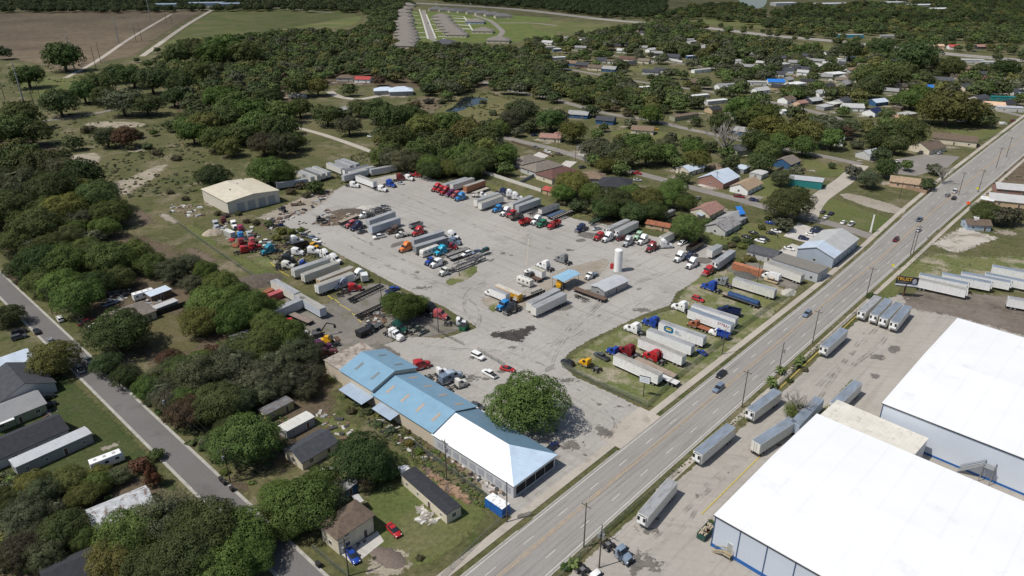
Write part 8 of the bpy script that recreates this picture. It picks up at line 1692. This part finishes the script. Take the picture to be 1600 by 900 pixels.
# road signs
def diamond(base,m,lab,s=.75,z=2.0):
    p = G(*base); t = root('road_sign',p,223,lab,'road sign'); obj('post',MB().tube((0,0,0),(0,0,z+s),.04).mesh('post','galvanised'),t); obj('panel',MB().add([(0,.06,z-s),(s,.06,z),(0,.06,z+s),(-s,.06,z),(0,.1,z-s),(s,.1,z),(0,.1,z+s),(-s,.1,z)],[(0,1,2,3),(4,5,6,7),(0,1,5,4),(1,2,6,5),(2,3,7,6),(3,0,4,7)]).mesh('panel',m),t)
diamond((1512,321),'orange_sign','orange diamond construction sign on the right pavement',1.0,1.3); diamond((1526,300),'yellow_sign','yellow diamond road sign up the road',.8); diamond((1394,421),'yellow_sign','yellow diamond road sign beside the billboard lawn',.7,1.8); diamond((1448,378),'galvanised','small grey road sign near the concrete slab',.5)
# fences
def chain_fence(pts,h,lab,m='chain_link',space=3.,post='galvanised',name='chain_link_fence',group=None,world=False):
    P_ = [G(*p) for p in pts]; o0 = P_[0]; t = root(name,o0,0,lab,'fence',group); b = MB(); n_ = 0
    for a,c_ in zip(P_,P_[1:]):
        L = (c_-a).length; k_ = max(1,round(L/space)); A_,C_ = a-o0,c_-o0
        b.quad((A_.x,A_.y,.04),(C_.x,C_.y,.04),(C_.x,C_.y,h),(A_.x,A_.y,h))
        for i in range(k_):
            q = A_.lerp(C_,i/k_)
            if n_ < 95: obj('post',POSTS.setdefault((h,post),MB().tube((0,0,0),(0,0,h+.08),.045,n=6).mesh('post',post)),t,q); n_ += 1
        obj('top_rail',MB().tube((A_.x,A_.y,h),(C_.x,C_.y,h),.03,n=5).mesh('top_rail',post),t)
    obj('mesh_panel',b.mesh('mesh_panel',m),t); return t
POSTS = {}
def solid_fence(pts,h,lab,m,col,space=2.4,name='panel_fence',th=.08):
    P_ = [G(*p) for p in pts]; o0 = P_[0]; t = root(name,o0,0,lab,'fence')
    for a,c_ in zip(P_,P_[1:]):
        d = (c_-a); L = d.length; k_ = max(1,round(L/space)); b = MB(); u_ = d/L; s_ = Vector((u_.y,-u_.x,0))*th/2; A_,C_ = a-o0,c_-o0
        v = [A_-s_,C_-s_,C_+s_,A_+s_]; b.add([(q.x,q.y,.03) for q in v]+[(q.x,q.y,h) for q in v],[(0,1,2,3),(4,5,6,7),(0,1,5,4),(1,2,6,5),(2,3,7,6),(3,0,4,7)]); obj('panel',b.mesh('panel',m),t,color=col)
        for i in range(min(k_,60)): q = A_.lerp(C_,i/k_); obj('post',POSTS.setdefault((h,m),MB().box(-.1,.1,-.1,.1,0,h+.12).mesh('post',m)),t,q,color=col)
    return t
for nm,c_,al in (('chain_link',(.16,.19,.17),.34),('green_link',(.10,.20,.12),.45)):
    k = N(nm); k.b.inputs['Base Color'].default_value = c_+(1,); k.b.inputs['Metallic'].default_value = .3; k.b.inputs['Alpha'].default_value = al; k.b.inputs['Roughness'].default_value = .5
chain_fence([(1012,636),(1047,602),(1102,557),(1140,528),(1200,483),(1240,459)],2.0,'green chain link fence between the grass yard and the main road','green_link'); chain_fence([(878,574),(945,608),(1012,636)],2.0,'chain link fence along the entrance drive')
chain_fence([(852,582),(866,575)],1.5,'half open swing gate at the lot entrance',space=4); chain_fence([(1217,602),(1270,553),(1337,491),(1352,476)],1.8,'chain link fence behind the yellow kerb of the warehouse yard'); chain_fence([(868,912),(930,848),(985,800),(1060,737)],1.6,'chain link fence on the verge above the parked blue grey truck'); chain_fence([(690,905),(760,835),(795,806)],1.4,'wire fence between the red car lawn and the road pavement')
chain_fence([(790,800),(700,735),(640,690)],1.6,'wire fence behind the charcoal roofed mobile home'); chain_fence([(275,348),(330,388),(400,436),(470,468)],1.6,'wire fence along the brown dirt strip',space=5); chain_fence([(490,860),(545,905)],1.5,'wire fence beside the left street at the bottom edge')
chain_fence([(747,549),(790,574)],1.5,'rusty wire fence on the kerb near the off road car',post='rust'); chain_fence([(665,505),(700,528),(725,540)],1.2,'low wire fence on the dirt strip by the green dumpster',post='rust')
chain_fence([(1453,222),(1530,222),(1580,205)],1.4,'wire fence around the church lawn',space=6)
solid_fence([(741,266),(768,275),(792,283),(845,300)],1.9,'white concrete panel fence behind the upper row','plain_coat',(.62,.60,.55)); solid_fence([(812,288),(838,274)],1.8,'grey board fence dividing the green back yards','plain_coat',(.30,.34,.37)); solid_fence([(213,503),(250,492),(292,478)],2.0,'black board fence along the dry lawn','plain_coat',(.02,.02,.022)); solid_fence([(100,478),(125,500),(140,520)],1.8,'dark board fence of the left compound','plain_coat',(.05,.045,.04))
solid_fence([(1020,90),(1045,94),(1066,98)],2.2,'long white wall in front of the dark house','plain_coat',(.66,.66,.66)); solid_fence([(1392,288),(1420,296),(1447,303),(1460,292)],1.9,'brown board fence wrapped around the peach house','plain_coat',(.32,.22,.15)); solid_fence([(1040,356),(1060,362),(1080,372)],1.8,'weathered board fence behind the beige box trailer','plain_coat',(.22,.19,.16))
solid_fence([(800,222),(830,232),(864,245)],1.0,'clipped brown hedge line along the street','brown_timber',(.10,.075,.05),name='hedge',th=1.2); solid_fence([(1260,268),(1225,262),(1208,272)],1.6,'brown board fence beside the teal building','plain_coat',(.26,.17,.12))
# heaps
def heap(px_,py_,w_,l_,h,az,m,col,lab,name='heap',seed=0):
    rg = random.Random(seed+int(px_)); p = G(px_,py_); t = root(name,p,az,lab,name.replace('_',' ')); n,mrg = 22,7; rings = []
    for j in range(mrg+1):
        f = j/mrg; rings.append([(w_*(1-f)**.8*math.cos(2*math.pi*k/n)*(1+.15*math.sin(3*k+px_)),l_*(1-f)**.8*math.sin(2*math.pi*k/n),h*(1-(1-f)**1.7)*(1+rg.uniform(-.09,.09))) for k in range(n)])
    obj('mound',MB().loft(rings).mesh('mound',m,smooth=60),t,color=col); return t
plain('loose_sand',(.36,.31,.24),.95,0,.2,1.); plain('loose_dirt',(.10,.082,.064),.95,0,.35,1.); plain('loose_gravel',(.09,.088,.082),.95,0,.35,2.); plain('loose_white',(.44,.42,.38),.95,0,.2,1.)
heap(332,365,3.6,4.6,2.0,60,'loose_sand',None,'cone of pale sand at the junkyard edge'); heap(1164,431,3.4,5.0,1.3,133,'loose_gravel',None,'dark gravel mound beside the tan orange container'); heap(1232,457,2.5,4,.9,43,'loose_white',None,'low white sand mound by the gravel exit')
heap(574,326,3.5,6.5,1.5,80,'loose_white',None,'pale rubble heap behind the loaded car carrier'); heap(545,331,4.5,9,1.2,80,'loose_dirt',None,'brown dirt heap in the middle of the lot'); heap(402,440,7,10,1.8,60,'loose_dirt',None,'brown dirt heap behind the rust red container'); heap(1130,262,6,9,2.2,120,'brown_timber',(.17,.125,.085),'brown brush pile below the leafless tree','brush_pile'); heap(607,872,2.5,4.5,.8,120,'brown_timber',(.15,.12,.10),'low pile of cut grey brush on the sandy patch','brush_pile')
# litter and scrap that nobody could count
def scatter(name,poly,n,s0,s1,cols,lab,seed,zmax=.5,m='scrap'):
    rg = random.Random(seed); xs = [p[0] for p in poly]; ys_ = [p[1] for p in poly]; VV,FF,CC = [],[],[]; o_ = 0
    while n > 0:
        x,y = rg.uniform(min(xs),max(xs)),rg.uniform(min(ys_),max(ys_))
        if not inside(poly,x,y): continue
        n -= 1; p = G(x,y); s = rg.uniform(s0,s1); a = rg.uniform(0,3.14); c_,s_ = math.cos(a),math.sin(a); l = s*rg.uniform(.8,2.6); z0 = .02; h = min(zmax,s*rg.uniform(.3,1.)); tl = rg.uniform(-.25,.25)*s
        q = [(-l,-s),(l,-s),(l,s),(-l,s)]; VV += [(p.x+u*c_-v*s_,p.y+u*s_+v*c_,z0) for u,v in q]+[(p.x+u*c_*.8-v*s_*.8,p.y+u*s_*.8+v*c_*.8,z0+h+(tl if u > 0 else 0)) for u,v in q]
        FF += [tuple(i+o_ for i in f) for f in ((0,1,2,3),(4,5,6,7),(0,1,5,4),(1,2,6,5),(2,3,7,6),(3,0,4,7))]; o_ += 8; CC += [rg.choice(cols)]*8
    me = bpy.data.meshes.new(name); me.from_pydata(VV,[],FF); bm_fix(me); me.materials.append(M[m]); ca = me.color_attributes.new('tint','FLOAT_COLOR','POINT'); ca.data.foreach_set('color',np.array([(*c_,1.) for c_ in CC],np.float32).ravel()); tag(obj(name,me),lab,kind='stuff')
k = N('scrap'); at = k.n('ShaderNodeAttribute',attribute_name='tint'); k.l(at.outputs['Color'],k.b.inputs['Base Color']); k.b.inputs['Roughness'].default_value = .7
JC = [(.10,.06,.04),(.05,.05,.05),(.3,.3,.3),(.5,.48,.45),(.16,.1,.07),(.02,.02,.025),(.25,.2,.15)]
scatter('scrap',[(500,330),(560,322),(570,334),(520,352),(485,352)],90,.2,.8,JC,'metal scrap strewn round the dirt heap',1); scatter('scrap',[(400,345),(480,325),(500,300),(520,300),(500,320),(440,350),(420,362)],120,.2,.8,JC,'scrap strewn below the beige shed',2); scatter('scrap',[(340,345),(410,365),(415,395),(370,390),(345,365)],90,.2,.7,JC,'engine parts among the junked cabs',3)
scatter('scrap',[(430,375),(500,365),(500,395),(440,425),(425,400)],70,.2,.7,JC,'parts among the stripped trucks',4); scatter('scrap',[(490,515),(530,530),(520,558),(490,550)],70,.2,.8,JC,'scrap among the plum coloured truck',5); scatter('scrap',[(570,488),(604,480),(604,508),(570,520)],70,.25,.9,JC,'engine scrap beside the lot tree',6); scatter('scrap',[(270,318),(330,325),(325,340),(265,335)],50,.2,.9,JC+[(.5,.5,.5)],'junk on the rough ground left of the beige shed',7)
scatter('debris',[(655,790),(690,808),(672,822),(650,815)],45,.15,.5,[(.6,.6,.58),(.5,.48,.42),(.3,.28,.25)],'white building debris beside the charcoal roofed home',8); scatter('debris',[(655,728),(672,735),(735,778),(728,786),(690,762)],90,.2,.55,[(.22,.14,.09),(.3,.2,.13),(.12,.09,.07)],'cut logs and junk along the wire fence',9); scatter('debris',[(220,470),(245,465),(255,478),(230,485)],45,.2,.8,JC+[(.5,.5,.5)],'junk around the white camper compound',10); scatter('debris',[(160,455),(200,450),(215,462),(170,475)],40,.3,1.,JC+[(.4,.4,.4)],'junk in the left compound',11)
scatter('debris',[(20,560),(60,540),(70,560),(45,575)],40,.2,.8,JC,'junk beside the navy shingled house',12); scatter('debris',[(580,640),(650,690),(690,725),(660,720),(590,670)],60,.15,.5,JC+[(.4,.38,.35)],'junk in the brush on the wooded side of the shop',13); scatter('debris',[(880,470),(1000,410),(1010,420),(905,478)],25,.1,.3,[(.2,.18,.16)],'grit on the lot by the scale office',14); scatter('debris',[(700,700),(790,770),(780,778),(695,715)],70,.15,.5,JC,'junk against the white end wall of the shop',15)
scatter('debris',[(880,60),(920,58),(925,68),(885,70)],40,.8,2.,[(.6,.6,.6),(.5,.5,.55),(.2,.2,.2)],'clutter on the plot above the upper street',16); scatter('debris',[(1515,130),(1600,125),(1600,160),(1540,155)],90,.5,1.6,JC+[(.5,.5,.5),(.4,.1,.08),(.1,.2,.4)],'clutter and parked junk at the right edge',17); scatter('debris',[(1200,110),(1330,95),(1340,150),(1220,165)],130,.5,1.6,JC+[(.5,.5,.5),(.45,.4,.35)],'clutter in the crowded yards',18)
# the blue box beside the road, its neighbours
V('container_short',777,783,DR,(.012,.13,.45),'small bright blue box with a white roof at the shop corner',roof='wht',s=(1.05,.9,1.0),z=2.6)
V('hood_shell',631,733,60,'wht','white tank hood beside the charcoal roofed mobile home',s=1.4)
for x,y,lab in ((345,747,'leftmost'),(350,752,'middle'),(362,762,'rightmost'),(497,880,'black')): V('dumpster',x,y,133,'black',lab+' wheeled bin on the left street kerb',s=(.42,.5,.75))
# people beside the parked cars
def person(px_,py_,az,lab,shirt,pose=0):
    p = G(px_,py_); t = root('person',p,az,lab,'person','people by the parked cars')
    J = [(0,0,.95),(0,0,1.2),(0,0,1.42),(0,.01,1.52),(0,.03,1.64),(0,.02,1.74),(.1,0,.9),(.11,.05+.1*pose,.5),(.11,.02+.12*pose,.08),(.11,.15+.12*pose,.04),(-.1,0,.9),(-.11,.03-.08*pose,.5),(-.11,-.1*pose,.08),(-.11,.13-.1*pose,.04),(.2,0,1.4),(.25,.02,1.12),(.24,.12,.88),(.24,.16,.8),(-.2,0,1.4),(-.25,0,1.12),(-.23,.1,.88),(-.23,.14,.8)]
    E_ = [(0,1),(1,2),(2,3),(3,4),(4,5),(0,6),(6,7),(7,8),(8,9),(0,10),(10,11),(11,12),(12,13),(2,14),(14,15),(15,16),(16,17),(2,18),(18,19),(19,20),(20,21)]
    Rr = [.15,.14,.15,.055,.10,.085,.09,.065,.045,.04,.09,.065,.045,.04,.065,.05,.038,.035,.065,.05,.038,.035]
    me = bpy.data.meshes.new('body'); me.from_pydata(J,E_,[]); me.materials.append(M['person_cloth']); o = obj('body',me,t,color=shirt); md = o.modifiers.new('Skin','SKIN'); sv = me.skin_vertices[0].data if me.skin_vertices else None
    if sv is None:
        bb = bmesh.new(); bb.from_mesh(me); bb.verts.layers.skin.verify(); bb.to_mesh(me); bb.free(); sv = me.skin_vertices[0].data
    for i,r_ in enumerate(Rr): sv[i].radius = (r_,r_)
    sv[0].use_root = True; sub = o.modifiers.new('Subsurf','SUBSURF'); sub.levels = sub.render_levels = 1
    obj('hair',MB().loft([ring(-.08,.07,1.72,1.8,.05,.03),ring(.06,.08,1.76,1.82,.05,.025)]).mesh('hair','dark_void'),t)
person(1218,391,90,'person in dark clothes left of a pair beside the white car',(.03,.03,.035)); person(1224,391.5,260,'person in reddish top facing another beside the white car',(.2,.07,.06),1); person(1215,373,200,'person in black standing alone on the lawn among the cars',(.02,.02,.02),1)
# two unseen clouds added beyond the frame to darken the far distance
k = N('added_cloud_vapour'); pos = k.n('ShaderNodeNewGeometry').outputs['Position']; f = k.ramp(k.noise(pos,.0022,5,.55),.36,.66,.03,.34)
tb = k.n('ShaderNodeBsdfTransparent'); df = k.n('ShaderNodeBsdfDiffuse'); df.inputs[0].default_value = (.9,.9,.9,1); mx = k.n('ShaderNodeMixShader'); k.l(f,mx.inputs[0]); k.l(tb.outputs[0],mx.inputs[1]); k.l(df.outputs[0],mx.inputs[2]); k.l(mx.outputs[0],k.t.nodes['Material Output'].inputs[0])
def added_cloud(x0,x1,y0,y1,z,th,seed):
    rg = np.random.default_rng(seed); n,m_ = 40,10; cx,cy = (x0+x1)/2,(y0+y1)/2; off = z/math.tan(SUN_EL); rings = []
    for j in range(m_+1):
        la = -math.pi/2+math.pi*j/m_
        rings.append([(cx+(x1-x0)/2*max(.02,math.cos(la)**.5)*math.cos(2*math.pi*k_/n)*(1+.12*math.sin(3*k_*2*math.pi/n+seed)+.07*math.sin(7*k_*2*math.pi/n))+off*math.sin(SUN_AZ),cy+(y1-y0)/2*max(.02,math.cos(la)**.5)*math.sin(2*math.pi*k_/n)*(1+.1*math.cos(5*k_*2*math.pi/n))+off*math.cos(SUN_AZ),z+th*math.sin(la)*(1+.3*rg.random())) for k_ in range(n)])
    tag(obj('added_cloud',MB().loft(rings).mesh('added_cloud','added_cloud_vapour',smooth=180)),'one of two unseen clouds added to shade the distance',kind='structure')
added_cloud(-2000,-330,640,2300,900,90,2)
added_cloud(-300,1900,1180,2600,900,90,5)
scatter('debris',[(40,560),(70,575),(80,600),(60,612),(45,600)],30,.2,.8,JC+[(.45,.45,.45)],'household clutter beside the navy shingled house',21)
scatter('debris',[(60,640),(90,640),(85,655),(62,655)],18,.2,.6,JC,'clutter by the black cars on the left grass',22)
scatter('debris',[(500,845),(560,835),(585,850),(560,870)],10,.2,.45,[(.03,.03,.03),(.1,.1,.1)],'bins and boxes on the patio of the two storey house',23)
scatter('debris',[(440,670),(500,640),(560,660),(540,690),(470,640)],40,.15,.6,JC+[(.4,.38,.35)],'clutter around the small homes by the shop',24)
# oil under and around the trucks: one sheet of soft stains
b = MB(); inn = []; rg = random.Random(21); pts = []
for x,y,w_ in OCC:
    if w_ == 4. and inside(LOTP,*proj((x,y,0))): pts += [(x+rg.uniform(-2,2),y+rg.uniform(-2,2),rg.uniform(.9,2.4))]
for _ in range(150):
    q = (rg.uniform(430,1120),rg.uniform(280,760)) if rg.random() < .6 else (rg.uniform(900,1500),rg.uniform(480,900))
    if inside(LOTP,*q) or inside(YARDP,*q): p = G(*q); pts.append((p.x,p.y,rg.choice((.5,.7,1.2,2.2,3.))))
for i,(x,y,rr) in enumerate(pts):
    o_ = len(b.v); z_ = .13+(i % 23)*.0008; a = rg.uniform(.7,2.2); b.v.append((x,y,z_)); inn.append(rg.uniform(.7,1.)); b.v += [(x+rr*math.cos(k_*.524)*a,y+rr*math.sin(k_*.524),z_) for k_ in range(12)]; inn += [0.]*12
    b.f += [(o_,o_+1+k_,o_+1+(k_+1) % 12) for k_ in range(12)]; b.m += [0]*12
me = b.mesh('oil_stains','oil_stain'); at = me.attributes.new('inner','FLOAT','POINT'); at.data.foreach_set('value',inn); tag(obj('oil_stains',me),kind='structure')
print('objects',len(bpy.data.objects))
